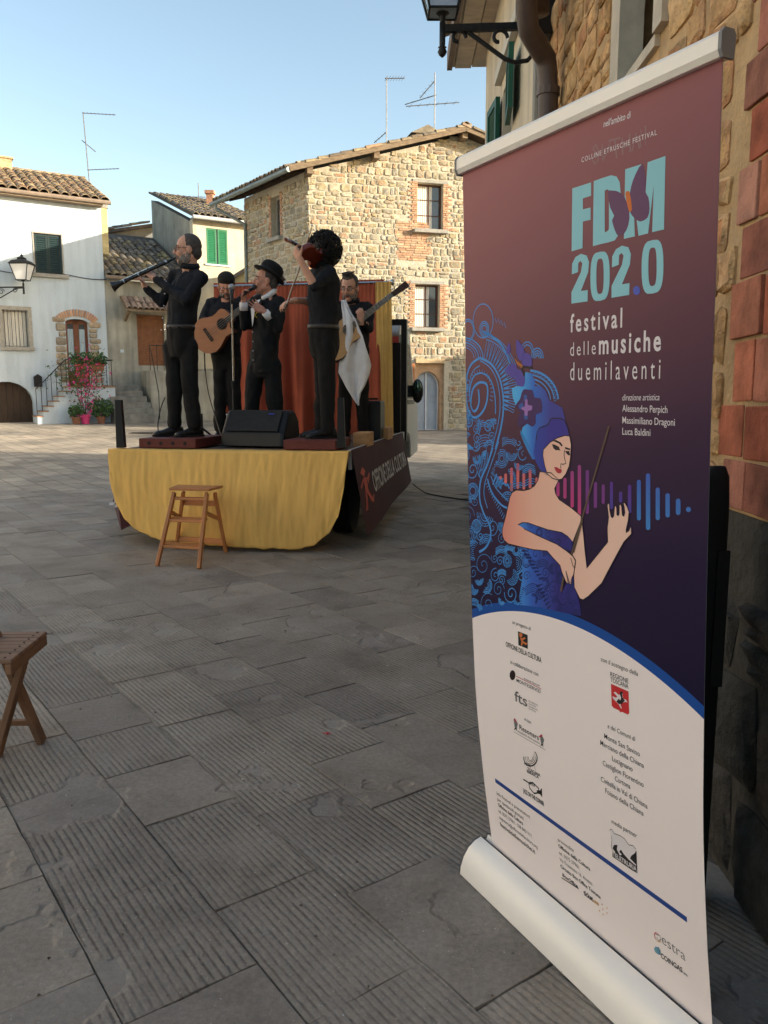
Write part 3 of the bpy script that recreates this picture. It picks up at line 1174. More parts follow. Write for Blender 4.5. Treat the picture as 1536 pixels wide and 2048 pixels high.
antenna(at(181, 378, 30.5), (378 - 240) * mpp(30.5), [(.99, V(-.04, 0, 0), V(1.1, .2, 0), 9, .12), (.62, V(-.15, 0, .05), V(.3, .1, -.32), 5, .12), (.25, V(-.05, 0, 0), V(1.05, .2, .1), 9, .12)], 'tall thin aerial with two long booms on white house roof', lean=V(-.13, 0, 0))
# outside stair along the wall
treadm = M('terracotta_tread', (.30, .17, .11), .9, .25, 8, .005, 30)
sA, sB = Fw.pix(75, 830, 1.0)[0], Fw.pix(140, 780, 1.0)[0]
zl = Fw.pix(175, 772, 1.0)[1]
ns = 6
st = thing('outside_stair', Fw.p(sB, gw, .5), 'white rendered outside stair with terracotta treads up to glazed door', 'stair')
g = MB()
for k in range(ns):
    a0, a1 = sA + (sB - sA) * k / ns, sA + (sB - sA) * (k + 1) / ns
    g.fbox(Fw, a0, a1 + (.0005 if k else 0), gw - .2, gw + (zl - gw) * (k + 1) / (ns + 1) - .035, .003, 1.0)
g.fbox(Fw, sB, .05, gw - .2, zl - .045, .003, 1.001)
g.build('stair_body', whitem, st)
for k in range(ns):
    a0, a1 = sA + (sB - sA) * k / ns, sA + (sB - sA) * (k + 1) / ns
    z = gw + (zl - gw) * (k + 1) / (ns + 1)
    MB().fbox(Fw, a0 + .03, a1 - .002, z - .034, z, .004, 1.03).build('tread', treadm, st)
MB().fbox(Fw, sB + .03, .04, zl - .044, zl, .004, 1.04).build('landing', treadm, st)
rl = thing('stair_railing', Fw.p(sB, gw, 1.0), 'thin wrought iron railing along the white outside stair', 'railing')
g = MB()
top = []
for k in range(7):
    a0 = sA + (sB - sA) * k / 6.5
    z = gw + (zl - gw) * (k + 1) / (ns + 1)
    MB().tube([Fw.p(a0, z, .96), Fw.p(a0, z + .85, .96)], .012, 5).build('baluster', iron, rl)
    top.append(Fw.p(a0, z + .85, .96))
for k in range(9):
    a0 = sB + (.08 - sB) * (k + .3) / 8.6
    MB().tube([Fw.p(a0, zl, .96), Fw.p(a0, zl + .85, .96)], .012, 5).build('baluster', iron, rl)
top += [Fw.p(sB, zl + .86, .96), Fw.p(.08, zl + .86, .96), Fw.p(.08, zl + .86, .05)]
MB().tube(top, .018, 6).build('handrail', iron, rl)
g = MB()
c = Fw.pix(75, 760)
g.fbox(Fw, c[0] - .12, c[0] + .12, c[1] - .22, c[1] + .1, .002, .14)
g.prism([Fw.p(c[0] - .13, c[1] + .1, 0.002), Fw.p(c[0] + .13, c[1] + .1, .002), Fw.p(c[0], c[1] + .19, .002)], Fw.n * .15)
tag(g.build('mailbox', blackmt), 'dark metal letter box on white wall beside stair', 'letter box')
# cable and meter plate on the wall
c0, c1 = Fw.pix(-5, 541), Fw.pix(213, 558)
pts = [Fw.p(c0[0] + (c1[0] - c0[0]) * t, c0[1] + (c1[1] - c0[1]) * t - .05 * math.sin(t * 9), .03) for t in [k / 14 for k in range(15)]]
tag(MB().tube(pts, .012, 5).build('wall_cable', blackpl), 'thin cable strung across the white house wall', 'cable')
c = Fw.pix(198, 597)
MB().fbox(Fw, c[0] - .1, c[0] + .1, c[1] - .1, c[1] + .1, .002, .015).build('meter_cover', whitem, wh_house)


def lantern(base, up_, sz, parent, dark, glass, withtop=True):
    """four sided street lantern, base at its foot"""
    g = MB()
    b = Vector(base)
    g.lathe(b, ZV, [(0, .012), (sz * .12, .02), (sz * .16, .05 * sz * 2)], 8)
    g.build('lantern_foot', dark, parent)
    w0, w1, z0, z1 = sz * .20, sz * .36, sz * .16, sz * .78
    gl = MB()
    gl.loft([[b + V(sx * w, sy * w, z) for sx, sy in ((-1, -1), (1, -1), (1, 1), (-1, 1))] for w, z in ((w0 * .96, z0 + .002), (w1 * .96, z1))], True)
    gl.build('lantern_glass', glass, parent)
    g = MB()
    for sx, sy in ((-1, -1), (1, -1), (1, 1), (-1, 1)):
        g.tube([b + V(sx * w0, sy * w0, z0), b + V(sx * w1, sy * w1, z1)], .012 * sz * 1.6, 5)
    for w, z in ((w0, z0), (w1, z1)):
        g.tube([b + V(sx * w, sy * w, z) for sx, sy in ((-1, -1), (1, -1), (1, 1), (-1, 1), (-1, -1))], .012 * sz * 1.6, 5)
    g.build('lantern_frame', dark, parent)
    g = MB()
    g.loft([[b + V(sx * w, sy * w, z) for sx, sy in ((-1, -1), (1, -1), (1, 1), (-1, 1))] for w, z in ((w1 * 1.15, z1 + .005), (w1 * .8, z1 + sz * .14), (w1 * .35, z1 + sz * .2), (w1 * .4, z1 + sz * .25), (w1 * .12, z1 + sz * .32))], True)
    g.lathe(b + ZV * (z1 + sz * .31), ZV, [(0, .02 * sz), (sz * .04, .07 * sz), (sz * .08, .02 * sz), (sz * .14, .01 * sz)], 8)
    g.build('lantern_roof', dark, parent)


def scroll(c, ex, ez, r0, turns, n, r1):
    return [c + ex * math.cos(t * turns * 2 * math.pi) * (r0 + (r1 - r0) * t) + ez * math.sin(t * turns * 2 * math.pi) * (r0 + (r1 - r0) * t) for t in [k / n for k in range(n + 1)]]


frost = M('frosted_glass', (.62, .64, .66), .35, .05, 4, spec=.5)
lf = Fw.pix(-22, 575)
lb = thing('street_lantern', Fw.p(lf[0], lf[1], 0), 'iron bracket lantern with frosted panes on the white house wall', 'street lamp', 'wall lanterns')
arm0, arm1 = Fw.p(lf[0], lf[1], 0.0), at(47, 574, 26.1)
g = MB()
g.tube([arm0, arm1], .025, 6)
g.tube([arm1 - ZV * .22, arm1 + ZV * .12], .03, 6)
d_ = (arm1 - arm0).normalized()
g.tube([arm0 - ZV * .5, arm0.lerp(arm1, .35) - ZV * .3, arm0.lerp(arm1, .8) - ZV * .04, arm1 - ZV * .03], .018, 5)
g.tube(scroll(arm0.lerp(arm1, .35) - ZV * .13, d_, ZV, .1, 1.3, 14, .03), .012, 5)
g.tube(scroll(arm0.lerp(arm1, .75) - ZV * .10, d_, ZV, .08, 1.3, 14, .03), .012, 5)
g.build('bracket', iron, lb)
lantern(arm1 + ZV * .08, ZV, .78, lb, iron, frost)

# plants by the white stair
leafm = M('leaf', cols=[(.035, .085, .025), (.05, .11, .03), (.03, .07, .03), (.07, .12, .04)], rnd=.3, var=.2, scale=9, rough=.7)
pinkm = M('bougainvillea', cols=[(.42, .03, .18), (.50, .06, .25), (.34, .02, .13)], rnd=.2, var=.15, scale=9, rough=.7)
redm = M('geranium', cols=[(.60, .05, .10), (.68, .14, .2), (.5, .03, .05)], rnd=.2, var=.15, scale=9, rough=.7)
stemm = M('stem', (.08, .06, .03), .9)


def leaves(n, pos, size, seed, m_, name, parent):
    r = random.Random(seed)
    g = MB()
    for _ in range(n):
        c = pos(r)
        a = Vector((r.gauss(0, 1), r.gauss(0, 1), r.gauss(0, 1))).normalized()
        b = a.orthogonal().normalized()
        s = size * r.uniform(.6, 1.3)
        k = a.cross(b) * s * .25
        g.add([c - a * s, c + b * s * .5 + k, c + a * s, c - b * s * .5 + k], [(0, 1, 2, 3)])
    o = g.build(name, m_, parent)
    o['kind'] = 'stuff'
    return o


def inball(c, rx, ry, rz):
    def f(r):
        while True:
            q = V(r.uniform(-1, 1), r.uniform(-1, 1), r.uniform(-1, 1))
            if 0.2 < q.length < 1:
                return c + V(q.x * rx, q.y * ry, q.z * rz)
    return f


def pot(base, r_, h, m_, parent):
    g = MB()
    g.lathe(base, ZV, [(0, r_ * .7), (h * .85, r_ * .95), (h * .86, r_ * 1.08), (h, r_ * 1.08), (h * .97, r_ * .9)], 12)
    return g.build('pot', m_, parent, smooth=False)


terra = M('terracotta_pot', (.20, .095, .06), .85, .15, 8)
for px, py, nm, lab, rad in ((153, 838, 'potted_shrub', 'small round potted shrub left of the pink climber', .26), (203, 838, 'potted_shrub', 'larger round potted shrub right of the pink climber', .42)):
    s = Fw.pix(px, py, 1.45)[0]
    b = Fw.p(s, gw + .01, 1.4)
    b.z = gz(b.x, b.y)
    t = thing(nm, b, lab, 'plant', 'shrubs in pots by the stair')
    pot(b, .15, .24, terra, t)
    leaves(260 if rad < .3 else 520, inball(b + ZV * (.2 + rad * .75), rad, rad, rad * .8), .055, int(px), leafm, 'foliage', t)
s = Fw.pix(171, 838, 1.4)[0]
b = Fw.p(s, gw, 1.35)
b.z = gz(b.x, b.y)
t = thing('bougainvillea', b, 'tall climber with magenta flowers in a pink pot by white stair', 'plant')
pot(b, .17, .3, M('pink_pot', (.55, .05, .18), .6, .1), t)
g = MB()
for k in range(7):
    a = k * .9
    g.tube([b + ZV * .25, b + V(math.cos(a) * .15, -.1, .8), b + V(math.cos(a) * .35, -.12 + .1 * math.sin(a), 1.5 + .12 * k)], [.014, .011, .006], 5)
g.build('stem', stemm, t)
leaves(420, lambda r: b + V(r.gauss(0, .3), r.gauss(-.05, .14), r.uniform(.5, 2.3)), .05, 5, leafm, 'foliage', t)
leaves(210, lambda r: b + V(r.gauss(.12, .24), r.gauss(-.15, .12), abs(r.gauss(.85, .55)) + .25), .05, 6, pinkm, 'flowers', t)
s0 = Fw.pix(205, 725, 1.0)[0]
s1 = Fw.pix(148, 725, 1.0)[0]
c = Fw.p((s0 + s1) / 2, zl + .75, 1.05)
t = thing('flower_box', Fw.p((s0 + s1) / 2, zl + .55, 1.05), 'terracotta flower box with trailing red flowers on stair railing', 'flower box')
g = MB().fbox(Fw, min(s0, s1), max(s0, s1), zl + .5, zl + .72, .98, 1.2)
g.build('planter', terra, t)
leaves(520, lambda r: Fw.p(r.uniform(min(s0, s1) - .1, max(s0, s1) + .1), zl + .72 + abs(r.gauss(.08, .13)), r.uniform(.95, 1.3)), .06, 7, leafm, 'foliage', t)
leaves(200, lambda r: Fw.p(r.uniform(min(s0, s1), max(s0, s1)), zl + .72 - abs(r.gauss(0, .45)) + .2, r.uniform(1.05, 1.3)), .05, 8, redm, 'flowers', t)
leaves(160, lambda r: Fw.p(r.uniform(min(s0, s1) - .1, max(s0, s1) + .9), zl + .1 + r.gauss(.25, .22), r.uniform(1.0, 1.2)), .045, 9, leafm, 'trailing_foliage', t)

# ================================================================== GREY HOUSE, CREAM HOUSE, REAR HOUSE
eR = V(0.85, 0.527, 0)
Pg = P0 - eR.cross(ZV) * -.0 + eR * .02 - Fw.n * .12
Fg = Frame((Pg.x, Pg.y, 0), (0.85, 0.527))


def fgpx(F, x0, x1, y0, y1):
    a, b = F.pix(x0, (y0 + y1) / 2)[0], F.pix(x1, (y0 + y1) / 2)[0]
    c = (x0 + x1) / 2
    return (min(a, b), max(a, b), F.pix(c, y1)[1], F.pix(c, y0)[1])


sC = Fg.pix(387, 500)[0]
sE = Fg.pix(512, 500)[0]
zge = Fg.pix(260, 562)[1]
greyp = M('grey_plaster', (.34, .335, .29), .95, .22, 1.6, .006, 16, streak=.3)
gh = thing('grey_house', Fg.p(sC / 2, gw, 0), 'low grey plastered house with mossy tile roof between white and cream houses', 'house')
hd = fgpx(Fg, 275, 329, 630, 731)
mb = MB()
cells(Fg, mb, 0, sC - .002, gw - .3, zge, [hd], -.35, 0)
mb.fbox(Fg, 0, sC - .002, gw, zge + .4, -5, -4.7)
mb.build('wall', greyp, gh)
c_ = (hd[0] + hd[1]) / 2
brsh = M('chestnut_shutter', (.20, .085, .038), .6, .2, 8)
shutter(Fg, hd[0] + .01, c_ - .004, hd[2] + .01, hd[3] - .01, -.09, gh, brsh, 20, name='shutter')
shutter(Fg, c_ + .004, hd[1] - .01, hd[2] + .01, hd[3] - .01, -.09, gh, brsh, 20, name='shutter')
MB().fbox(Fg, hd[0] + .005, hd[1] - .005, hd[2], hd[3], -.12, -.095).build('shutter_backing', M('brown_backing', (.07, .03, .018), .8), gh)
upg = (-Fg.n * 5 + ZV * 2.25).normalized()
e0 = Fg.p(-.02, zge + .1, .32)
groof = slab_poly([e0, e0 + eR * (sC + .0), e0 + eR * (sC + .0) + upg * 5.7, e0 + upg * 5.7], .06, ZV).build('roof', roofbed, gh)
tile_roof(groof, e0 + eR * .02, eR, upg, int(sC / .25), 13, .25, .38, coppo_b, 31)
MB().tube([e0 - ZV * .06 - Fg.n * -.06, e0 - ZV * .06 + eR * sC + Fg.n * .06], .06, 8).build('gutter', M('brown_gutter'), gh)
cn = fgpx(Fg, 240, 345, 597, 622)
g = MB()
g.hexa([Fg.p(cn[0], cn[3] - .02, .002), Fg.p(cn[1], cn[3] - .02, .002), Fg.p(cn[1], cn[2] - .1, .75), Fg.p(cn[0], cn[2] - .1, .75),
        Fg.p(cn[0], cn[3] + .04, .002), Fg.p(cn[1], cn[3] + .04, .002), Fg.p(cn[1], cn[2] - .04, .75), Fg.p(cn[0], cn[2] - .04, .75)])
can = g.build('canopy', oldwood, gh)
tile_roof(can, Fg.p(cn[0] + .02, cn[2] - .02, .78), eR, Fg.p(0, cn[3], 0) - Fg.p(0, cn[2] - .06, .75), int((cn[1] - cn[0]) / .19), 2, .19, .36, coppo('tile', M('roof_tile_pale', cols=[(.30, .20, .15), (.34, .26, .2), (.26, .18, .14)], rnd=.2, var=.3, scale=9, bump=.006, bscale=40, rough=.9), .42, .09, .08), 33)
MB().bar(Fg.p(cn[0] + .15, cn[2] - .35, .003), Fg.p(cn[0] + .15, cn[2] - .08, .6), .08, .1).build('canopy_bracket', oldwood, gh)
c = Fg.pix(244, 702)
MB().fbox(Fg, c[0] - .06, c[0] + .06, c[1] - .05, c[1] + .05, .002, .02).build('house_number_plate', whitem, gh)
# front steps
gst = thing('stone_steps', Fg.p(.7, gw, 1), 'worn grey stone steps climbing to the grey house door', 'stair')
stepm = M('worn_step', (.20, .20, .185), .95, .25, 4, .012, 20, streak=.2)
ztop = Fg.pix(240, 770, .6)[1]
sx0, sx1 = Fg.pix(221, 810, 1.2)[0], Fg.pix(290, 810, 1.2)[0]
for k in range(6):
    n1 = 2.0 - .26 * k
    z1 = gw + (ztop - gw) * (k + 1) / 6
    MB().fbox(Fg, sx0, sx1 + (.22 - .05 * k), gw - .3 if k == 0 else gw + (ztop - gw) * k / 6 - .01, z1, .003, n1).build('step', stepm, gst, bevel=.015)
zl2 = Fg.pix(320, 742, .7)[1]
MB().fbox(Fg, sx1 + .23, sC + .6, gw - .3, zl2, .003, 1.15).build('landing_wall', greyp, gst)
rl = thing('landing_railing', Fg.p(sx1 + .3, zl2, 1.1), 'thin dark iron railing on the landing of the grey house', 'railing')
for k in range(9):
    a = sx1 + .27 + k * .24
    MB().tube([Fg.p(a, zl2, 1.08), Fg.p(a, zl2 + .85, 1.08)], .011, 5).build('baluster', iron, rl)
MB().tube([Fg.p(sx1 + .27, gw + .9, 1.95), Fg.p(sx1 + .27, zl2 + .55, 1.3), Fg.p(sx1 + .27, zl2 + .85, 1.08), Fg.p(sx1 + .27 + 8 * .24, zl2 + .85, 1.08)], .016, 6).build('handrail', iron, rl)
MB().tube([Fg.p(sx1 + .27, gw, 1.95), Fg.p(sx1 + .27, gw + .9, 1.95)], .014, 6).build('post', iron, rl)

# cream house
ch = thing('cream_house', Fg.p(sC, gw, 0), 'cream plastered house with bright green shutters and tiled roof', 'house')
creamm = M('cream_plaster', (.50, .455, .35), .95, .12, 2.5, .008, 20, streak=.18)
zce = Fg.pix(450, 446)[1]
hs = fgpx(Fg, 413, 455, 458, 529)
mb = MB()
cells(Fg, mb, sC, sE, gw - .3, zce, [hs], -.35, .001)
mb.build('wall', creamm, ch)
d5 = 5.0
rise5 = 1.75
mb = MB()
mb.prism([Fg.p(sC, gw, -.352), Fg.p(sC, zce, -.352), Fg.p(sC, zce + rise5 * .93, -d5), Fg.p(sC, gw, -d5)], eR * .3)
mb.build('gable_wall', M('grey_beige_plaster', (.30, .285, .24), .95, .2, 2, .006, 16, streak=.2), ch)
brg = M('bright_green_paint', (.012, .14, .06), .5, .1, 8)
c_ = (hs[0] + hs[1]) / 2
shutter(Fg, hs[0] + .005, c_ - .03, hs[2] + .01, hs[3] - .01, -.03, ch, brg, 18)
shutter(Fg, c_ + .03, hs[1] - .005, hs[2] + .01, hs[3] - .01, -.03, ch, brg, 18)
MB().fbox(Fg, hs[0], hs[1], hs[2], hs[3], -.08, -.035).build('window_backing', M('grey_backing', (.35, .36, .33), .9), ch)
MB().fbox(Fg, hs[0] - .08, hs[1] + .08, hs[2] - .06, hs[2] - .001, -.05, .06).build('sill', whitem, ch)
upc = (-Fg.n * d5 + ZV * rise5).normalized()
e0 = Fg.p(sC - .1, zce + .1, .3)
lc = math.hypot(d5, rise5) + .3
croof = slab_poly([e0, e0 + eR * (sE - sC + .6), e0 + eR * (sE - sC + .6) + upc * lc, e0 + upc * lc], .07, ZV).build('roof', roofbed, ch)
tile_roof(croof, e0 + eR * .02, eR, upc, int((sE - sC + .5) / .235), 13, .235, .39, coppo_b, 41)
MB().tube([e0 - ZV * .08 + Fg.n * .06, e0 - ZV * .08 + eR * (sE - sC + .6) + Fg.n * .06], .07, 8).build('gutter', M('pale_gutter', (.42, .42, .42), .6, .1), ch)
MB().fbox(Fg, sC, sE, zce + .002, zce + .08, -.2, .29).build('eave_board', stonegrey, ch)
pc = at(421, 418, 33.0)
g = MB()
g.box(pc + ZV * .0, (.26, .26, 1.3))
g.box(pc + ZV * .62, (.36, .36, .12))
g.build('chimney', M('red_chimney', (.36, .20, .13), .95, .25, 8, .01, 20), ch)
antenna(at(398, 415, 33.4), (415 - 370) * mpp(33.4), [(.42, V(-.9, 0, .02), V(.28, 0, 0), 4, .25), (.25, V(-.3, 0, .1), V(.25, 0, -.1), 3, .3)], 'small cluttered aerial beside the chimney of the cream house')
# lower rough stone corner in front of the cream house
g = MB()
so = rubble(Fg, Fg.pix(402, 800, .3)[0], Fg.pix(446, 800, .3)[0], gw - .1, lambda s: Fg.pix(425, 738, .3)[1], lambda *a: False, (.14, .24), (.16, .36), 6)
pier = thing('stone_pier', Fg.p(Fg.pix(424, 800)[0], gw, .2), 'low rough stone pier at the foot of the cream house', 'wall')
MB().fbox(Fg, Fg.pix(402, 800, .3)[0], Fg.pix(446, 800, .3)[0], gw - .3, Fg.pix(425, 738, .3)[1], .004, .36).build('core', mortarm, pier)
Fq = Frame(Fg.p(0, 0, .37), (0.85, 0.527))
tag(lay(Fq, so, hstones, pier, 60, .08, .02, 5).build('stone_rubble', stonem, pier) if len(so) > 60 else pier, None, None)
# rear house seen over the grey roof
Pr = Fg.p(-1.2, 0, -6.2)
rh = thing('rear_house', (Pr.x, Pr.y, 1), 'dim grey house behind the low tiled roof', 'house')
Fb = Frame((Pr.x, Pr.y, 0), (0.85, 0.527))
za, zb2 = Fb.pix(222, 464)[1], Fb.pix(306, 446)[1]
sa, sb = Fb.pix(216, 464)[0], Fb.pix(312, 446)[0]
MB().prism([Fb.p(sa, 1, 0), Fb.p(sb, 1, 0), Fb.p(sb, zb2 - .1, 0), Fb.p(sa, za - .1, 0)], -Fb.n * 3).build('wall', M('slate_plaster', (.17, .18, .175), .95, .2, 2, .006, 16), rh)
slab_poly([Fb.p(sa - .2, za, .3), Fb.p(sb + .1, zb2, .3), Fb.p(sb + .1, zb2, -3.2), Fb.p(sa - .2, za, -3.2)], .12, ZV).build('roof', roofbed, rh)
tile_roof(rh.children[1] if rh.children[1].name.startswith('roof') else rh.children[0], Fb.p(sa - .2, za, .32), -Fb.n, Fb.p(sb, zb2, 0) - Fb.p(sa, za, 0), 1, int((sb - sa) / .37), .22, .37, coppo_b, 51)
# lean-to roof between cream and stone house
lt = thing('lean_to', at(487, 560, 29.5), 'small yellow lean-to with sloping roof edge beside the stone house', 'shed')
q0, q1 = at(455, 562, 29.2), at(514, 522, 29.2)
MB().prism([V(q0.x, 29.25, gw), V(q1.x, 29.25, gw), V(q1.x, 29.25, q1.z - .05), V(q0.x, 29.25, q0.z - .05)], V(0, .6, 0)).build('wall', M('yellow_plaster', (.52, .46, .28), .95, .12, 3), lt)
slab_poly([q0 + V(-.05, -.25, 0), q1 + V(.05, -.25, 0), q1 + V(.05, .9, 0), q0 + V(-.05, .9, 0)], .1, ZV).build('roof', M('lean_to_slate', (.16, .15, .14), .9, .2, 8), lt)
# drain grate in the square
c = atz(287, 856, .2)
g = MB()
p = at(287, 856, 22.5)
p.z = gz(p.x, p.y) + .012
for k in range(12):
    g.box(p + V(-.33 + .06 * k, 0, 0), (.03, .28, .014))
g.box(p + V(0, -.15, 0), (.76, .03, .016))
g.box(p + V(0, .15, 0), (.76, .03, .016))
g.box(p + V(0, 0, -.01), (.74, .3, .004))
tag(g.build('drain_grate', blackmt), 'dark iron drain grate set in the paving before the steps', 'drain cover')

# ================================================================== RIGHT-HAND BUILDINGS
XW = 0.92
Fx = Frame((XW, 0, 0), (0.02, 1.0))       # the wall runs straight away from the camera on the right
Fx.n = V(-Fx.e.y, Fx.e.x, 0)
yD = Fx.pix(1090, 300)[0]                 # where rubble ends and plaster begins
yE = Fx.pix(968, 300)[0]                  # far corner of the plaster house
rb = thing('rubble_building', Fx.p(2, 0, 0), 'brown rubble and brick building close on the right behind the banner', 'building')
earthmort = M('earth_mortar', (.50, .34, .18), .95, .28, 5, .03, 14)
wn_ = (Fx.pix(1338, 80)[0], Fx.pix(1236, 80)[0], Fx.pix(1260, 152)[1], 3.75)
mb = MB()
cells(Fx, mb, -9, yD, -.3, 4.5, [wn_], -.5, 0)
mb.fbox(Fx, -9, yD, -.3, 4.5, -6, -5.6)
mb.fbox(Fx, -9, -8.6, -.3, 4.5, -5.59, -.51)
rwall = mb.build('wall', earthmort, rb)
# roof and eave over the rubble building (out of frame above, it shades the square)
g = MB()
g.prism([Fx.p(-9.3, 4.5, .35), Fx.p(-9.3, 5.4, -3), Fx.p(-9.3, 4.5, -6.4)], Fx.e * (yD + 9.0))
g.build('roof', roofbed, rb)
rubm = M('brown_rubble', cols=[(.58, .36, .165), (.49, .30, .15), (.62, .41, .20), (.53, .35, .19), (.56, .26, .12), (.47, .32, .18)], rnd=.2, var=.35, scale=12, bump=.05, bscale=13, rough=.95, spec=.15)
rmeshes = [stone_mesh('stone', rubm, 60 + k, .16) for k in range(7)]
redbr = M('large_red_brick', cols=[(.50, .155, .085), (.41, .12, .07), (.52, .20, .11), (.34, .13, .09), (.44, .23, .16)], rnd=.22, var=.42, scale=8, bump=.012, bscale=30, rough=.9, spec=.2)
ybk = Fx.pix(1486, 500)[0]
stq = rubble(Fx, Fx.pix(1536, 500)[0] - .3, yD - .02, 0, lambda s: 4.4, lambda s, z, hw, hh: (wn_[0] - .12 < s < wn_[1] + .12 and wn_[2] - .05 < z) or (s - hw * .8 < ybk + .02) or s < ybk + .03 or z < 1.0, (.08, .20), (.08, .30), 12)
rest = lay(Fx, stq, rmeshes, rwall, 300, .026, .016, 7, sort=False)
if rest.v:
    tag(rest.build('stone_rubble', rubm, rwall), None, None, kind='stuff')
# shade behind the banner is put into the dark stones of the footing
dkm = M('shade_dark_stone', cols=[(.060, .055, .045), (.045, .045, .04), (.075, .062, .05), (.05, .05, .048)], rnd=.2, var=.35, scale=12, bump=.04, bscale=14, rough=.9)
MB().fbox(Fx, -3, yD - .1, -.2, 1.015, .0015, .006).build('shaded_footing', M('shade_dark_mortar', (.07, .065, .055), .95, .3, 8, .02, 20), rwall)  # thin slab over the wall, carrying the same shade in its colour
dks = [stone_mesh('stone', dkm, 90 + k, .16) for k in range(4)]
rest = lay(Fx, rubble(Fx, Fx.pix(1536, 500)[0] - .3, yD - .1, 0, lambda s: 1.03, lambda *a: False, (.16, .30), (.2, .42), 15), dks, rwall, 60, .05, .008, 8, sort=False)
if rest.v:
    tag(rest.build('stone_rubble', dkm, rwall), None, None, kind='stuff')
# large red bricks at the right edge
bm_ = MB().box((0, 0, 0), (1, 1, 1)).mesh('brick', redbr, bevel=.02)
r = random.Random(3)
z = 1.02
k = 0
while z < 3.2:
    h = r.uniform(.125, .175)
    end = ybk + (.045 if k % 2 else -.01) + r.uniform(-.02, .03) + (.03 if z < 1.4 else 0)
    a = end
    for q in range(4):
        w = (r.uniform(.12, .2) if q == 0 else r.uniform(.2, .3))
        place('brick', bm_, Matrix.Translation(Fx.p(a - w / 2, z + h / 2, -.028 + r.uniform(-.004, .006))) @ Fx.mat() @ Matrix.Rotation(r.uniform(-.035, .035), 4, 'Y') @ Matrix.Diagonal((w - .009, .07, h - r.uniform(.007, .016), 1)), rwall)
        a -= w
    z += h
    k += 1
# window with pale stone frame, arched head
wfr = M('pale_window_stone', (.56, .50, .40), .9, .15, 8, .004, 40)
mb = MB()
a0, a1, z0, z1 = wn_
mb.fbox(Fx, a1 - .13, a1, z0, z1, -.07, .03)
mb.fbox(Fx, a0, a0 + .10, z0, z1, -.10, .03)
arch_fill(Fx, mb, a0 + .10, a1 - .13, z0 + .28, z1, -.07, .028, .45)
win = mb.build('window', wfr, rb)
mb = MB().fbox(Fx, a0 + .1, a1 - .13, z0 + .001, z1, -.48, -.4)
mb.build('pane', darkin, win)
MB().fbox(Fx, a0 + .1, a1 - .13, z0 - .04, z0 + .0, -.4, .02).build('sill', wfr, win)

# ---- plaster house beyond
beige = M('beige_plaster', (.62, .54, .40), .95, .1, 2.0, .005, 20, streak=.22)
bh = thing('beige_house', Fx.p(yD, 0, 0), 'beige plastered house with green shutters and wide eave beyond the downpipe', 'house')
zev = Fx.pix(960, 148, .0)[1]
hw_ = (Fx.pix(1022, 200)[0], Fx.pix(1004, 200)[0], Fx.pix(1010, 285)[1], Fx.pix(1010, 168)[1])
mb = MB()
cells(Fx, mb, yD + .002, yE, -.3, zev, [hw_], -.4, -.01)
mb.fbox(Fx, yE - .4, yE, -.3, zev + .001, -8, -.401)
mb.fbox(Fx, yD, yE, -.3, zev, -8.4, -8.001)
mb.build('wall', beige, bh)
# eave: sloping boarded soffit with thick edge
ov = .34
so0, so1 = Fx.p(yD - .3, zev + .15, ov), Fx.p(yE + .12, zev + .15, ov)
g = MB()
g.hexa([Fx.p(yD - .3, zev + .02, -.2), Fx.p(yE + .35, zev + .02, -.2), Fx.p(yE + .35, zev - .03, ov), Fx.p(yD - .3, zev - .03, ov),
        Fx.p(yD - .3, zev + .3, -.2), Fx.p(yE + .35, zev + .3, -.2), Fx.p(yE + .35, zev + .07, ov), Fx.p(yD - .3, zev + .07, ov)])
eave = g.build('eave', M('pale_eave_board', (.52, .44, .34), .9, .2, 4, .004, 30, stretch=(1, 3, 1)), bh)
g = MB()
g.prism([Fx.p(yD - .3, zev + .31, ov + .05), Fx.p(yD - .3, zev + 1.9, -4.2), Fx.p(yD - .3, zev + .31, -8.8)], Fx.e * (yE + .65 - yD))
broof = g.build('roof', roofbed, bh)
for k in range(2):
    nn = ov - .03 - .19 * k
    MB().fbox(Fx, yD - .29, yE + .34, zev - .045 + .012 * k, zev - .033 + .012 * k, nn - .18, nn).build('soffit_board', MATS['pale_eave_board'], eave)
MB().fbox(Fx, yD - .3, yE + .36, zev - .06, zev + .12, ov + .002, ov + .06).build('gutter_board', M('brown_fascia', (.20, .15, .12), .8, .2, 6), eave)
tile_roof(broof, Fx.p(yD - .3, zev + .17, ov + .08), Fx.e, Fx.p(0, zev + 1.9, -4.2) - Fx.p(0, zev + .31, ov + .05), 16, 1, .27, .36, coppo_a, 61)
# green shutters opened square to the wall
gsh = M('green_shutter_paint', (.012, .085, .055), .55, .15, 8)
for s_, nm in ((hw_[0] - .02, 1), (hw_[1] + .02, 0)):
    Fs = Frame(Fx.p(s_, 0, .03), (-.10, -.99) if nm else (-.06, .99))
    Fs.n = V(-abs(Fs.e.y), Fs.e.x * (1 if Fs.e.y > 0 else -1), 0)
    shutter(Fs, .02, .46, hw_[2] + .02, hw_[3] - .02, -.02, bh, gsh, 15, .04)
MB().fbox(Fx, hw_[0], hw_[1], hw_[2], hw_[3], -.3, -.25).build('pane', glassm, bh)
c0 = Fx.pix(1042, 98)
c1 = Fx.pix(1000, 156)
MB().fbox(Fx, c0[0], c1[0], c1[1] - .07, c1[1] + .03, -.01, .05).build('string_course', M('pale_band', (.55, .52, .45), .9, .08), bh)
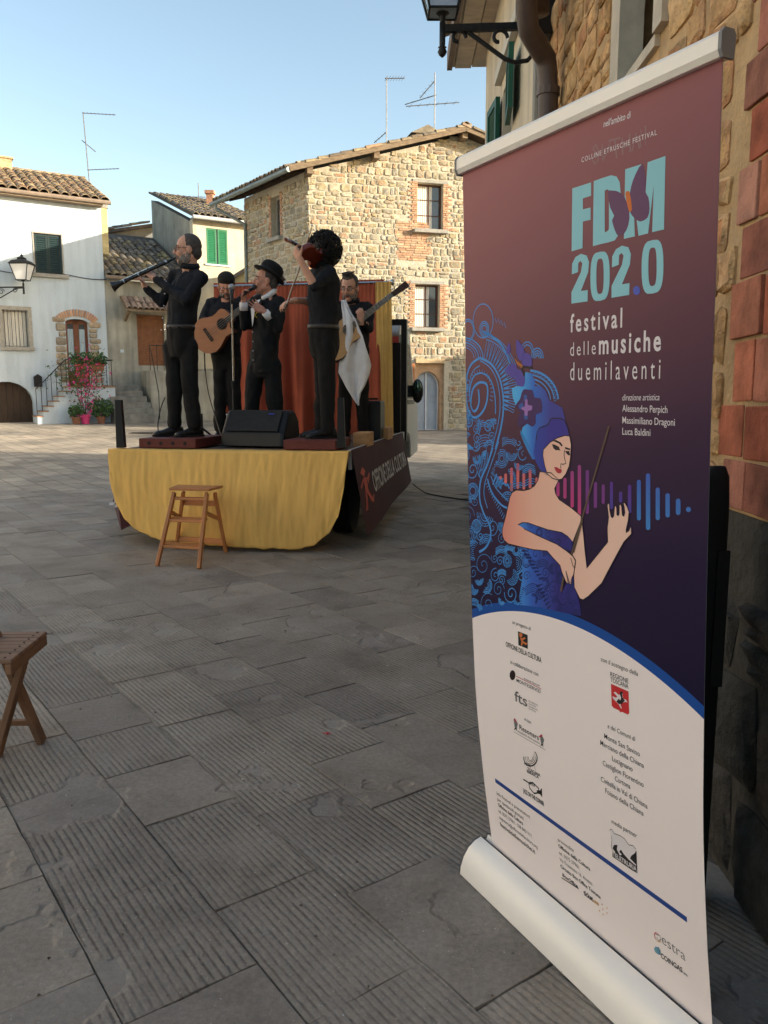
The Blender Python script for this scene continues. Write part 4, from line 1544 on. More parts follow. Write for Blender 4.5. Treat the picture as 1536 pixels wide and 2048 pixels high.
# neighbouring houses out of frame to the right (they shade the square)
nh = thing('unseen_house', (6, 11, 0), 'plain plastered neighbour house hidden behind the beige house', 'house', 'houses behind the right-hand row')
MB().box((6.2, 11.1, 2.6), (6.8, 4.4, 5.8)).build('wall', beige, nh)
MB().prism([V(2.6, 8.7, 5.5), V(2.6, 13.5, 5.5), V(2.6, 11.1, 6.6)], V(7.4, 0, 0)).build('roof', roofbed, nh)
nh = thing('unseen_house', (19, 19, 0), 'plain plastered neighbour house out of sight to the right', 'house', 'houses behind the right-hand row')
MB().box((19, 19.9, 2.7), (7, 6.8, 6.0)).build('wall', beige, nh)
MB().prism([V(15.2, 16.3, 5.7), V(22.8, 16.3, 5.7), V(19, 16.3, 6.5)], V(0, 7.2, 0)).build('roof', roofbed, nh)

for k, (y0, y1, h, lab) in enumerate(((-9, 6.5, 9.0, 'pale plastered house on the left side of the square, out of sight'), (6.6, 23.5, 9.8, 'taller pale plastered house on the left side of the square, out of sight'))):  # unseen house row added to bounce warm sunlight onto the near square
    nh = thing('unseen_house', (-17, (y0 + y1) / 2, 0), lab, 'house', 'unseen houses added on the left side of the square')
    MB().box((-17.2, (y0 + y1) / 2, h / 2), (6, y1 - y0, h)).build('wall', M('pale_plaster', (.50, .475, .43), .95, .08, 2), nh)
    MB().prism([V(-13.8, y0, h + .002), V(-20.6, y0, h + .002), V(-17.2, y0, h + 1.4)], V(0, y1 - y0, 0)).build('roof', roofbed, nh)
    for q in range(4):
        for z in (1.6, 4.6, 7.2):
            yy = y0 + (y1 - y0) * (q + .5) / 4
            MB().box((-14.19, yy, z + .6), (.05, .9, 1.3)).build('shutter', greensh, nh)

# ---- downpipes
brownp = M('brown_pipe', (.085, .058, .048), .5, .2, 10, .001, 80, spec=.5)
dp = thing('downpipe', Fx.p(yD, 0, .1), 'thick brown rainwater pipe with swan neck at the corner of the rubble building', 'pipe')
yp = yD - .02
pz = lambda px, py, n: Fx.p(*(lambda q: (q[0], q[1]))(Fx.pix(px, py, n)), n)
t1 = at(1055, -60, 4.6)
pts = [at(1053, -60, 4.55), at(1053, 20, 4.62), at(1058, 62, 4.66), at(1076, 92, 4.72), at(1092, 118, 4.78), at(1095, 150, 4.8), at(1096, 200, 4.8)]
pts.append(V(pts[-1].x, pts[-1].y, .1))
sm = []
for i in range(len(pts) - 1):
    sm += [pts[i].lerp(pts[i + 1], t) for t in (0, .5)]
sm.append(pts[-1])
MB().tube(sm, .058, 12).build('pipe', brownp, dp, smooth=True)
g = MB()
g.tube([at(1068, -90, 4.75), at(1068, 30, 4.78)], .085, 12)
g.build('hopper_outlet', brownp, dp, smooth=True)
for z in (3.0, 1.5):
    MB().tube([V(pts[-1].x, pts[-1].y, z), V(pts[-1].x, pts[-1].y, z + .04)], .066, 12).build('pipe_clip', brownp, dp)
cond = MB().tube([Fx.p(yD + .25, -.1, .03), Fx.p(yD + .25, 3.5, .03)], .02, 7)
tag(cond.build('conduit', M('grey_conduit', (.35, .35, .34), .6, .1)), 'thin grey conduit beside the brown downpipe', 'pipe')
q = Fx.pix(1078, 45, .08)
tag(MB().fbox(Fx, q[0] - .1, q[0] + .1, q[1] - .1, q[1] + .1, .002, .14).build('junction_box', blackpl, bevel=.01), 'small dark junction box beside the downpipe', 'box')

# ---- bracket lantern
lm = thing('street_lantern', at(1042, 52, 5.0), 'black iron bracket lantern with clear panes beside the brown downpipe', 'street lamp', 'wall lanterns')
A = at(1040, 53, 5.05)
B = at(885, 58, 5.0)
g = MB()
g.bar(A, B, .03, .04)
br = g.build('arm', iron, lm)
d_ = (B - A).normalized()
k_ = lambda px, py: at(px, py, 5.02)
g = MB()
g.tube([k_(930, 60), k_(958, 80), k_(985, 100), k_(1010, 118), k_(1030, 125), k_(1055, 121), k_(1075, 98)], .013, 6)
g.build('brace', iron, lm)
for c, r0, rot in (((916, 76), 15, 1), ((998, 76), 16, -1)):
    cc = k_(*c)
    pts = [cc + (d_ * -math.cos(t * 1.5 * math.pi * rot) + ZV * math.sin(t * 1.5 * math.pi)) * (r0 * .0032 * (1 - .6 * t)) for t in [i / 16 for i in range(17)]]
    MB().tube(pts, .011, 6).build('scroll', iron, lm)
g = MB()
g.lathe(B - ZV * .155, ZV, [(0, .004), (.012, .018), (.03, .028), (.05, .018), (.055, .026), (.062, .016), (.07, .018), (.19, .018)], 10)
g.build('finial', iron, lm, smooth=True)
lantern(B + ZV * .02, ZV, .40, lm, iron, M('clear_lamp_glass', (.55, .62, .66), .08, .05, 4, spec=.8, trans=.6))

# ---- black upright case behind the banner
cs = thing('equipment_case', V(.98, 1.9, 0), 'black upright case with rounded top behind the banner', 'case')

g = MB()
c0 = at(1436, 1050, 1.98)
c0 = V(c0.x, c0.y, 0)
ring = lambda z, k: [c0 + V(x * k, y * k, z) for x, y in ((-.06, -.035), (.004, -.04), (.018, -.02), (.02, .02), (.01, .04), (-.06, .035))]
g.loft([ring(0, 1), ring(.9, 1), ring(1.06, .96), ring(1.13, .8), ring(1.155, .4)], True)
g.build('shell', rubber, cs, smooth=True)
MB().bar(c0 + V(.0, -.042, .6), c0 + V(.0, -.042, .95), .03, .012, V(0, 1, 0)).build('handle', blackpl, cs)

# ================================================================== STAGE TRUCK
YAW = math.radians(9)
Rt = at(693, 905, 6.75)
TO = V(Rt.x, Rt.y, 0)
TL, TR = V(math.sin(YAW), math.cos(YAW), 0), V(math.cos(YAW), -math.sin(YAW), 0)
ZD = Rt.z


def T(a, l, z):
    """a: metres right of the bed's right edge, l: metres ahead of the tail, z: height"""
    return TO + TR * a + TL * l + ZV * z


def tbox(mb, a0, a1, l0, l1, z0, z1, mi=0):
    return mb.hexa([T(a0, l0, z0), T(a1, l0, z0), T(a1, l1, z0), T(a0, l1, z0), T(a0, l0, z1), T(a1, l0, z1), T(a1, l1, z1), T(a0, l1, z1)], mi)


WB = 2.1
truck = thing('stage_truck', T(-WB / 2, 2.5, 0), 'small white flatbed truck parked as a stage with plank bed', 'truck')
deckm = M('deck_boards', (.14, .10, .075), .8, .25, 5, stretch=(1, 6, 1))
for k in range(10):
    tbox(MB(), 0, 0, 0, 0, 0, 0)
    g = tbox(MB(), -WB + k * WB / 10 + .003, -WB + (k + 1) * WB / 10 - .003, 0.0, 3.5, ZD - .04, ZD)
    g.build('deck_plank', deckm, truck)
dark = M('chassis_dark', (.02, .02, .021), .8, .2)
g = MB()
tbox(g, -WB, 0, .0, 3.5, ZD - .14, ZD - .045)
tbox(g, -WB + .5, -WB + .65, .1, 5.3, ZD - .35, ZD - .145)
tbox(g, -.65, -.5, .1, 5.3, ZD - .35, ZD - .145)
g.build('bed_frame', dark, truck)
g = MB()
tbox(g, .002, .035, .05, 3.45, ZD - .15, ZD + .02)
g.build('bed_side', M('white_paint', (.46, .455, .44), .4, .06, 4, spec=.5), truck)
whitep = MATS['white_paint']


def wheel(a, l, r_, w):
    g = MB()
    g.lathe(T(a, l, r_), TR, [(-w / 2, r_ * .6), (-w / 2, r_ * .92), (-w * .38, r_), (w * .38, r_), (w / 2, r_ * .92), (w / 2, r_ * .6)], 24)
    o = g.build('wheel', rubber, truck)
    g = MB()
    g.lathe(T(a, l, r_), TR, [(-w * .4, r_ * .58), (w * .3, r_ * .6), (w * .42, r_ * .5), (w * .3, r_ * .2), (w * .45, r_ * .12)], 16)
    g.build('rim', M('grey_rim', (.35, .35, .36), .5, .1, metal=.5), o)


for a in (-.22, -WB + .22):
    wheel(a, .95, .33, .2)
    wheel(a + (.0 if a > -1 else .0), 4.55, .33, .2)
# cab: side profile pushed across the width
prof = [(3.72, .42), (3.72, 2.12), (3.85, 2.24), (4.75, 2.22), (5.35, 1.45), (5.75, 1.30), (5.85, .95), (5.85, .45), (4.98, .42), (4.93, .62), (4.78, .76), (4.55, .8), (4.32, .76), (4.17, .62), (4.12, .42)]
g = MB()
g.prism([T(-WB + .15, l, z) for l, z in prof], TR * (WB - .22))
g.build('cab', whitep, truck, bevel=.02)
aS = -.066
g = MB()
g.prism([T(aS + .003, l, z) for l, z in ((3.95, 1.28), (3.95, 2.02), (4.68, 2.02), (5.15, 1.42), (5.1, 1.28))], TR * .006)
g.build('side_window', glassm, truck)
g = MB()
g.prism([T(aS + .001, l, z) for l, z in ((3.76, .46), (3.76, 2.1), (3.84, 2.1), (3.84, .46))], TR * .004)
g.build('cab_trim', blackpl, truck)
g = MB()
g.prism([T(aS + .002, l, z) for l, z in ((3.86, 1.2), (3.86, 1.26), (5.3, 1.26), (5.3, 1.2))], TR * .006)
g.build('waist_trim', blackpl, truck)
g = MB()
g.prism([T(aS + .0015, l, z) for l, z in ((3.86, .46), (3.86, .62), (4.1, .62), (4.12, .46))], TR * .004)
g.build('sill_trim', blackpl, truck)
MB().bar(T(aS + .004, 4.05, 1.12), T(aS + .004, 4.2, 1.12), .02, .03).build('door_handle', blackpl, truck)
g = MB()
g.prism([T(aS + .001, l, z) for l, z in ((4.0, .78), (4.0, 1.18), (4.3, 1.18), (4.3, .78))], TR * .004)
g.build('red_panel', M('red_sticker', (.45, .07, .05), .5, .1), truck)
g = MB()
g.prism([T(aS + .001, l, z) for l, z in ((4.0, .62), (4.0, .74), (4.22, .74), (4.22, .62))], TR * .004)
g.build('grey_panel', M('grey_sticker', (.2, .2, .2), .5, .1), truck)
# wing mirror
mc = at(835, 782, T(.2, 4.75, 0).y)
g = MB()
g.ell(mc, TR * .085, TL * .07, ZV * .17, 12, 8)
mir = g.build('mirror', blackpl, truck, smooth=True)
g = MB()
g.ell(mc - TL * .055 + ZV * .05, TR * .06, TL * .02, ZV * .1, 12, 6)
g.build('mirror_glass', M('mirror_glass', (.10, .16, .13), .05, .1, metal=.8), mir, smooth=True)
g = MB()
g.bar(mc - TR * .05, mc - TR * .3 - ZV * .02, .06, .16)
g.build('mirror_arm', blackpl, mir)
# ladder rack behind the bed
g = MB()
tbox(g, -.02, .05, 3.52, 3.62, ZD - .1, 2.2)
tbox(g, -WB + .02, -WB + .09, 3.52, 3.62, ZD - .1, 2.2)
tbox(g, -WB + .02, .05, 3.52, 3.62, 2.2, 2.27)
g.build('headboard_rack', blackmt, truck)
g = MB()
tbox(g, -.35, -.03, 3.54, 3.58, ZD, 1.98)
g.build('headboard', blackpl, truck)
g = MB()
tbox(g, -.28, -.05, 3.52, 3.535, 1.98, 2.06)
g.build('warning_plate', M('red_plate', (.4, .06, .05), .5), truck)
for a in (-.01, -WB + .03):
    p0 = T(a - (.05 if a > -1 else 0), .05, ZD)
    px = (683 if a > -1 else 243)
    pt = at(px, 792, p0.y)
    g = MB()
    b = at(px, 895, p0.y)
    g.hexa([b - V(.035, .035, 0), b + V(.035, -.035, 0), b + V(.035, .035, 0), b - V(.035, -.035, 0),
            b * 1 + V(-.03, -.03, .42), b + V(.022, -.03, .42), b + V(.022, .03, .42), b + V(-.03, .03, .42)])
    g.build('corner_stake', blackpl, truck)

# ---- yellow skirt over the tail
yellow = M('yellow_cotton', (.95, .57, .165), .95, .10, 3, .006, 26, stretch=(1, 1, .22))
nt = yellow.node_tree
for lk in [l for l in nt.links if l.to_socket.name == 'Base Color']:
    src = lk.from_socket
bs = nt.nodes['Principled BSDF']
tr_ = nt.nodes.new('ShaderNodeBsdfTranslucent')
mx_ = nt.nodes.new('ShaderNodeMixShader')
mx_.inputs[0].default_value = .12
nt.links.new(src, tr_.inputs['Color'])
nt.links.new(bs.outputs[0], mx_.inputs[1])
nt.links.new(tr_.outputs[0], mx_.inputs[2])
nt.links.new(mx_.outputs[0], nt.nodes['Material Output'].inputs['Surface'])
botpts = [(0, .50), (.02, .36), (.06, .22), (.13, .12), (.22, .06), (.35, .045), (.5, .025), (.65, .015), (.8, .012), (.88, .05), (.94, .15), (.98, .3), (1.0, .5)]


def interp(t, pts):
    for (a, x), (b, y) in zip(pts, pts[1:]):
        if t <= b:
            k = (t - a) / (b - a)
            k = k * k * (3 - 2 * k) * .5 + k * .5
            return x + (y - x) * k
    return pts[-1][1]


def skirt(nu, nv, thick):
    g = MB()
    for i in range(nu + 1):
        t = i / nu
        zbot = interp(t, botpts) + .012 * noise.noise(V(t * 26, 0, 9)) + .006
        for j in range(nv + 1):
            v = j / nv
            z = ZD + .012 + (zbot - ZD) * v
            fold = math.sin(t * 60 + 4 * noise.noise(V(t * 6, v * 1.5, 0))) * .004 * (0.2 + v) + noise.noise(V(t * 12, v * 2.2, 3)) * .016 * (.25 + v) + noise.noise(V(t * 60, v * 3.5, 7)) * .008 + noise.noise(V(t * 150, v * 9, 5)) * .003
            bulge = .05 + .12 * math.sin(min(1, v * 1.1) * math.pi * .55) * math.sin(math.pi * (.08 + .84 * t)) ** .6
            sag = -.012 * math.sin(t * math.pi) * (1 - v)
            edge = .04 * v * (2 * t - 1)
            g.v.append(T(-WB - .03 + t * (WB + .06) - edge, -bulge - fold - thick, z + sag))
    n = nv + 1
    for i in range(nu):
        for j in range(nv):
            g.f.append((i * n + j, i * n + j + 1, (i + 1) * n + j + 1, (i + 1) * n + j))
            g.m.append(0)
    # fold over the deck
    for i in range(nu + 1):
        t = i / nu
        g.v.append(T(-WB - .03 + t * (WB + .06), .12, ZD + .009 + .004 * noise.noise(V(t * 20, 0, 0))))
    b = (nu + 1) * n
    for i in range(nu):
        g.f.append((i * n, (i + 1) * n, b + i + 1, b + i))
        g.m.append(0)
    return g


sk = skirt(150, 40, 0).build('stage_skirt', yellow, smooth=True)
sk.modifiers.new('th', 'SOLIDIFY').thickness = .003
tag(sk, 'yellow cotton cloth hanging over the tail of the stage truck', 'cloth')

# ---- side banners
maroon = M('maroon_vinyl', (.055, .013, .015), .85, .15, 3, spec=.4)
offw = M('offwhite_print', (.55, .52, .50), .7, .05)
redpr = M('red_print', (.45, .06, .03), .6, .05)
BT0, BT1 = T(.035, .03, ZD + .02), T(.035, 3.3, ZD + .02)
BB0, BB1 = at(735, 1072, 6.62), at(822, 962, 9.9)


def bann(u, v, n=0.0):
    p = BT0.lerp(BT1, u).lerp(BB0.lerp(BB1, u), v)
    w = .015 * math.sin(u * 9) * v
    nn = (BT1 - BT0).cross(BB0 - BT0).normalized()
    nn = nn if nn.dot(TR) > 0 else -nn
    return p + nn * (w + n)


g = MB()
nu, nv = 24, 6
for s_ in (0, -.003):
    for i in range(nu + 1):
        for j in range(nv + 1):
            g.v.append(bann(i / nu, j / nv, s_))
for i in range(nu):
    for j in range(nv):
        a = i * (nv + 1) + j
        g.f.append((a, a + nv + 1, a + nv + 2, a + 1))
        o2 = (nu + 1) * (nv + 1)
        g.f.append((o2 + a, o2 + a + 1, o2 + a + nv + 2, o2 + a + nv + 1))
g.m = [0] * len(g.f)
sb = thing('side_banner', BB0.lerp(BB1, .5), 'dark maroon banner with white lettering flaring from the right side of the truck', 'banner')
sheet_ = g.build('sheet', maroon, sb, smooth=True)


def text_mesh(txt, bold=0.0, shear=0.0, spacing=1.0):
    """text outline as flat triangles, normalised: x from 0 to 1 over its width, cap height 1"""
    cu = bpy.data.curves.new('t', 'FONT')
    cu.body = txt
    cu.size = 1.0
    cu.offset = bold
    cu.shear = shear
    cu.space_character = spacing
    cu.resolution_u = 3
    ob = bpy.data.objects.new('t', cu)
    sc.collection.objects.link(ob)
    dg = bpy.context.evaluated_depsgraph_get()
    me = bpy.data.meshes.new_from_object(ob.evaluated_get(dg))
    vs = [v.co.copy() for v in me.vertices]
    fs = [tuple(p.vertices) for p in me.polygons]
    bpy.data.objects.remove(ob)
    bpy.data.meshes.remove(me)
    bpy.data.curves.remove(cu)
    x0, x1 = min(v.x for v in vs), max(v.x for v in vs)
    return [((v.x - x0) / (x1 - x0), v.y / 0.69) for v in vs], fs, (x1 - x0)


vs, fs, _ = text_mesh('OFFICINE DELLA CULTURA', .02)
g = MB()
g.add([bann(.20 + .74 * x, .62 - .26 * y, .004) for x, y in vs], fs)
g.build('lettering', offw, sheet_)
g = MB()      # little striding figure
for poly in ([(.05, .30), (.09, .24), (.12, .30), (.09, .36)], [(.08, .36), (.12, .38), (.11, .55), (.07, .52)], [(.12, .40), (.17, .34), (.175, .37), (.13, .47)], [(.08, .52), (.11, .54), (.15, .66), (.17, .62), (.18, .65), (.15, .72), (.12, .68)], [(.07, .5), (.09, .55), (.06, .74), (.03, .74), (.05, .68)], [(.08, .40), (.03, .48), (.02, .45), (.07, .37)]):
    g.add([bann(u, v, .004) for u, v in poly], [tuple(range(len(poly)))])
g.build('figure_print', redpr, sheet_)
# left side flap
g = MB()
l0, l1 = T(-WB - .04, .15, ZD - .06), T(-WB - .04, 1.6, ZD - .06)
b0, b1 = at(243, 1060, 7.0), at(226, 1000, 8.3)
b2 = at(272, 1046, 7.0)
fl = thing('side_banner', l0, 'dark maroon banner flap showing at the left of the yellow cloth', 'banner')
g.prism([T(-WB - .05, .06, ZD - .1), T(-WB - .06, 1.8, ZD - .1), b1, b0, b2], V(-.004, -.003, 0))
g.build('sheet', maroon, fl)
g = MB()
q = at(232, 1008, 7.2)
g.bar(q + V(-.06, 0, 0), q + V(.06, 0, .01), .02)
g.bar(q + V(0, 0, -.03), q + V(0, 0, .04), .02)
g.build('white_buckle', whitecl, fl)

# ---- curtains
orange = M('rust_curtain', (.36, .085, .045), .95, .12, 3, .002, 90)
ycur = M('yellow_curtain', (.66, .40, .12), .95, .12, 3, .002, 90)
LC = 2.95
zrod = at(700, 566, T(-.5, LC, 0).y).z


def curtain(a0, a1, z0, z1, l, n, amp, seed, gather=.06):
    g = MB()
    nv = 18
    w = abs(a1 - a0)
    for i in range(n + 1):
        t = i / n
        for j in range(nv + 1):
            v = j / nv
            ph = t * w * 42 + 2.5 * noise.noise(V(t * w * 3, v * 1.2, seed))
            ph2 = t * w * 15 + 3 * noise.noise(V(t * w * 2, v, seed + 5))
            k = min(1, v * 2.2)
            d = (1 - k) * math.sin(t * w * 130) * .008 + k * (math.sin(ph2) * amp + math.sin(ph) * amp * .35) + .01 * noise.noise(V(t * 22, v * 6, seed))
            g.v.append(T(a0 + (a1 - a0) * t, l + d, z1 + (z0 - z1) * v))
    m_ = nv + 1
    for i in range(n):
        for j in range(nv):
            g.f.append((i * m_ + j, i * m_ + j + 1, (i + 1) * m_ + j + 1, (i + 1) * m_ + j))
            g.m.append(0)
    return g


aL = (at(420, 566, 9.9) - T(0, LC, 0)).dot(TR)
aR = (at(768, 566, 9.55) - T(0, LC, 0)).dot(TR)
fr = thing('curtain_frame', T(aR, LC, ZD), 'chrome curtain rod on uprights across the back of the stage', 'frame')
MB().tube([T(aL, LC, zrod), T(aR + .06, LC, zrod)], .016, 8).build('rod', chrome, fr)
g = MB()
g.lathe(T(aR + .05, LC, zrod), TR, [(0, .02), (.01, .032), (.03, .038), (.05, .03), (.055, .012)], 12)
g.build('rod_end', chrome, fr, smooth=True)
for a in (aL + .02, aR - .01):
    MB().tube([T(a, LC + .05, ZD), T(a, LC + .05, zrod + .02)], .02, 8).build('upright', blackmt, fr)
oc = curtain(aL, aR - .02, ZD + .01, zrod + .035, LC, 150, .055, 1)
oc = oc.build('back_curtain', orange, smooth=True)
tag(oc, 'rust orange gathered curtain hanging behind the musicians', 'curtain')
ya = (at(757, 700, 9.5) - T(0, LC, 0)).dot(TR)
yb_ = (at(790, 700, 9.5) - T(0, LC, 0)).dot(TR)
g = curtain(ya - .06, yb_ - .06, ZD + .0, zrod - .0, LC - .06, 30, .012, 4)
for q in g.v:
    q.x += .03 * (zrod - q.z) * .5
tag(g.build('side_curtain', ycur, smooth=True), 'narrow yellow curtain at the right end of the rust curtain', 'curtain')

# ---- things on the deck
dred = M('dark_red_plywood', (.13, .03, .024), .6, .2, 5)


def stand_box(p0, p1, dep, h, label, holes_):
    """shallow rostrum given by two front bottom corners"""
    t = thing('rostrum', p0.lerp(p1, .5), label, 'platform', 'dark red rostrums at the tail of the stage')
    d = (p1 - p0)
    d.z = 0
    e_ = d.normalized()
    nb = V(-e_.y, e_.x, 0)
    g = MB()
    g.hexa([p0, p1, p1 + nb * dep, p0 + nb * dep, p0 + ZV * h, p1 + ZV * h, p1 + nb * dep + ZV * h, p0 + nb * dep + ZV * h])
    g.build('box', dred, t, bevel=.006)
    if holes_:
        for k in range(4):
            c = p0.lerp(p1, .18 + .21 * k) + ZV * h * .5
            MB().lathe(c + nb * .002, -nb, [(0, .016), (.006, .016), (.006, .010)], 10).build('bolt', blackmt, t)


def on_deck(px, l, z=None):
    """point on the deck at bed position l under image column px"""
    y = T(-1, l, 0).y
    for _ in range(4):
        x = (px - 768) / FPX * (y * math.cos(TH) - (ZD - HCAM) * math.sin(TH))
        a = (V(x, y, 0) - TO - TL * l).dot(TR)
        y = T(a, l, 0).y
    return T(a, l, ZD if z is None else z)


HR = .085
stand_box(on_deck(278, .10) + ZV * .013, on_deck(392, .10) + ZV * .013, .75, HR, 'dark red wooden rostrum with bolts under the clarinet player', True)
stand_box(on_deck(567, .06) + ZV * .013, on_deck(672, .06) + ZV * .013, .62, HR, 'dark red wooden rostrum under the violin player', False)
woodm = M('raw_wood', (.5, .28, .13), .8, .2, 5, stretch=(1, 1, 6))
for k, (pa, pb, l, lab) in enumerate(((706, 735, .75, 'pale wooden block on the deck right of the violin player'), (742, 776, 1.9, 'larger pale wooden block at the foot of the yellow curtain'))):
    p, q = on_deck(pa, l), on_deck(pb, l)
    g = MB()
    g.hexa([p, q, q + TL * .35, p + TL * .35, p + ZV * .13, q + ZV * .13, q + TL * .35 + ZV * .13, p + TL * .35 + ZV * .13])
    tag(g.build('wooden_block', woodm, bevel=.004), lab, 'block', 'wooden blocks on the deck')
# wedge monitor
mL, mR = on_deck(440, .42), on_deck(567, .34)
e_ = (mR - mL).normalized()
nb = V(-e_.y, e_.x, 0)
w = (mR - mL).length
mon = thing('stage_monitor', mL.lerp(mR, .5), 'black wedge monitor loudspeaker at the front of the stage', 'loudspeaker')
mon_prof = [(0, 0), (.30, 0), (.40, .10), (.38, .24), (.30, .325), (.16, .325), (.02, .12)]
g = MB()
rings = []
for t, k in ((0, .93), (.05, 1.0), (.95, 1.0), (1.0, .93)):
    rings.append([mL + e_ * (w * t) + nb * (.2 + (y_ - .2) * k) + ZV * (max(0, z_ * k) + .016) for y_, z_ in mon_prof])
g.loft(rings, True)
g.build('cabinet', blackpl, mon, bevel=.008)
g = MB()
q = lambda t, s: mL + e_ * (w * t) + nb * (.02 + .14 * s - .006) + ZV * (.12 + .205 * s + .022)
g.hexa([q(.1, .05), q(.9, .05), q(.9, .95), q(.1, .95)] + [x + nb * -.008 + ZV * .006 for x in (q(.1, .05), q(.9, .05), q(.9, .95), q(.1, .95))])
g.build('grille', M('speaker_grille', (.018, .018, .019), .7, .2, 20, .001, 700), mon)
MB().box(q(.75, .8) - nb * .02 + ZV * .004, (.05, .012, .012)).build('badge', M('blue_badge', (.04, .06, .4), .4), mon)
# small amplifier at the back right
p = on_deck(716, 1.7)
g = MB()
g.hexa([p, p + TR * .24, p + TR * .24 + TL * .3, p + TL * .3] + [x + ZV * .42 for x in (p, p + TR * .24, p + TR * .24 + TL * .3, p + TL * .3)])
am = thing('amplifier', p, 'black amplifier box behind the guitarist', 'amplifier')
g.build('cabinet', blackpl, am, bevel=.012)
MB().bar(p + TR * .05 + TL * .15 + ZV * .44, p + TR * .19 + TL * .15 + ZV * .44, .03, .02).build('handle', rubber, am)
# white louvred radiator-like panel low behind the bass player
p = on_deck(436, 1.9)
vg = thing('vent_panel', p, 'white louvred panel low behind the bass player', 'panel')
for k in range(9):
    MB().hexa([p + ZV * (.03 + .028 * k), p + TR * .16 + ZV * (.03 + .028 * k), p + TR * .16 + TL * .02 + ZV * (.045 + .028 * k), p + TL * .02 + ZV * (.045 + .028 * k)] + [x + ZV * .006 for x in (p + ZV * (.03 + .028 * k), p + TR * .16 + ZV * (.03 + .028 * k), p + TR * .16 + TL * .02 + ZV * (.045 + .028 * k), p + TL * .02 + ZV * (.045 + .028 * k))]).build('louvre', whitecl, vg)
MB().hexa([p + TL * .025, p + TR * .16 + TL * .025, p + TR * .16 + TL * .04, p + TL * .04] + [x + ZV * .29 for x in (p + TL * .025, p + TR * .16 + TL * .025, p + TR * .16 + TL * .04, p + TL * .04)]).build('backing', blackpl, vg)
# microphone on a straight stand
mp = on_deck(470, .75)
ms = thing('microphone_stand', mp, 'straight microphone stand with round base in front of the bass player', 'microphone stand')
yb2 = mp.y
g = MB()
g.lathe(mp, ZV, [(0, .13), (.012, .13), (.025, .05), (.04, .02)], 20)
g.build('base', blackmt, ms, smooth=False)
top = at(464, 606, yb2)
MB().tube([mp + ZV * .03, mp.lerp(top, .45)], .014, 8).build('tube', blackmt, ms)
MB().tube([mp.lerp(top, .42), top], .009, 8).build('inner_tube', chrome, ms)
MB().tube([mp.lerp(top, .4), mp.lerp(top, .46)], .02, 8).build('clutch', rubber, ms)
MB().cap(top, at(464, 595, yb2), .014, .016).build('clip', blackpl, ms)
g = MB()
g.cap(at(464, 598, yb2 - .02), at(463, 580, yb2 - .04), .013, .02)
mic = thing('microphone', at(463, 585, yb2), 'silver headed microphone clipped to the stand', 'microphone')
g.build('handle', M('grey_blue_metal', (.10, .11, .14), .4, .1, metal=.6), mic, smooth=True)
MB().ball(at(463, 574, yb2 - .04), .028, nu=12, nv=8).build('grille', M('mic_mesh', (.45, .45, .46), .4, .3, 300, .001, 500, metal=.8), mic, smooth=True)
# cables
def cable(pts, r_, label):
    sm = []
    P = [Vector(p) for p in pts]
    for i in range(len(P) - 1):
        a, b, c, d = P[max(0, i - 1)], P[i], P[i + 1], P[min(len(P) - 1, i + 2)]
        for k in range(6):
            t = k / 6
            sm.append(.5 * ((2 * b) + (c - a) * t + (2 * a - 5 * b + 4 * c - d) * t * t + (3 * b - a - 3 * c + d) * t ** 3))
    sm.append(P[-1])
    o = MB().tube(sm, r_, 5).build('cable', blackpl)
    return tag(o, label, 'cable')


c1 = on_deck(412, .7)
cable([at(330, 795, 7.5), at(322, 815, 7.45), at(316, 845, 7.42), on_deck(318, .3, ZD + HR + .03)], .005, 'thin cable hanging beside the clarinet player down to the rostrum')
cable([at(409, 692, 8.6), at(411, 745, 8.6), at(418, 790, 8.5), at(432, 838, 8.3), on_deck(446, 1.1) + ZV * .02], .006, 'thin cable looping down from the bass guitar to the deck')
cable([at(826, 968, 11.4) * 1, atz(850, 985, .012), atz(880, 992, .012), atz(905, 996, .012), atz(960, 1004, .012)], .009, 'black cable running over the paving from truck to banner')
g = MB()
for k in range(3):
    a = k * 2.1
    g.tube([on_deck(405, .9) + V(.16 * math.cos(a), .16 * math.sin(a), .03), on_deck(405, .9) + ZV * .16, on_deck(405, .9) + ZV * .3], .012, 6)
tag(g.build('floor_stand', blackmt), 'small folded black tripod stand behind the clarinet player', 'stand')

# ================================================================== STEP STOOL
beech = M('stool_wood', (.52, .21, .075), .5, .18, 5, .001, 60, stretch=(1, 1, .5), spec=.4)
ss = thing('step_stool', atz(380, 1130), 'reddish wooden folding step stool standing before the yellow cloth', 'step stool')
f0, f1 = atz(314, 1132), atz(398, 1138)
b0, b1 = atz(352, 1097), atz(452, 1105)
ztp = .575
yt = 6.32
t0, t1 = V(at(349, 995, yt + .05).x, yt + .05, ztp - .02), V(at(414, 999, yt).x, yt, ztp - .02)
r0_, r1_ = t0 + V(.03, .17, 0), t1 + V(.03, .16, 0)
for p, q in ((f0, t0), (f1, t1)):
    MB().bar(p, q, .026, .06, V(0, 1, 0)).build('front_leg', beech, ss, bevel=.003)
for p, q in ((b0, r0_ - ZV * .02), (b1, r1_ - ZV * .02)):
    MB().bar(p, q, .026, .04, V(0, 1, 0)).build('rear_leg', beech, ss, bevel=.003)
for k, t in enumerate((.25, .60, .90)):
    p, q = f0.lerp(t0, t), f1.lerp(t1, t)
    dd = .15 if k < 2 else .05
    g = MB()
    u_ = V(0, dd, 0)
    p, q = p - V(0, .012, 0), q - V(0, .012, 0)
    g.hexa([p, q, q + u_, p + u_, p + ZV * .022, q + ZV * .022, q + u_ + ZV * .022, p + u_ + ZV * .022])
    g.build('tread', beech, ss, bevel=.003)
for t in (.18, .80):
    MB().bar(b0.lerp(r0_, t), b1.lerp(r1_, t), .018, .045).build('rear_rail', beech, ss, bevel=.002)
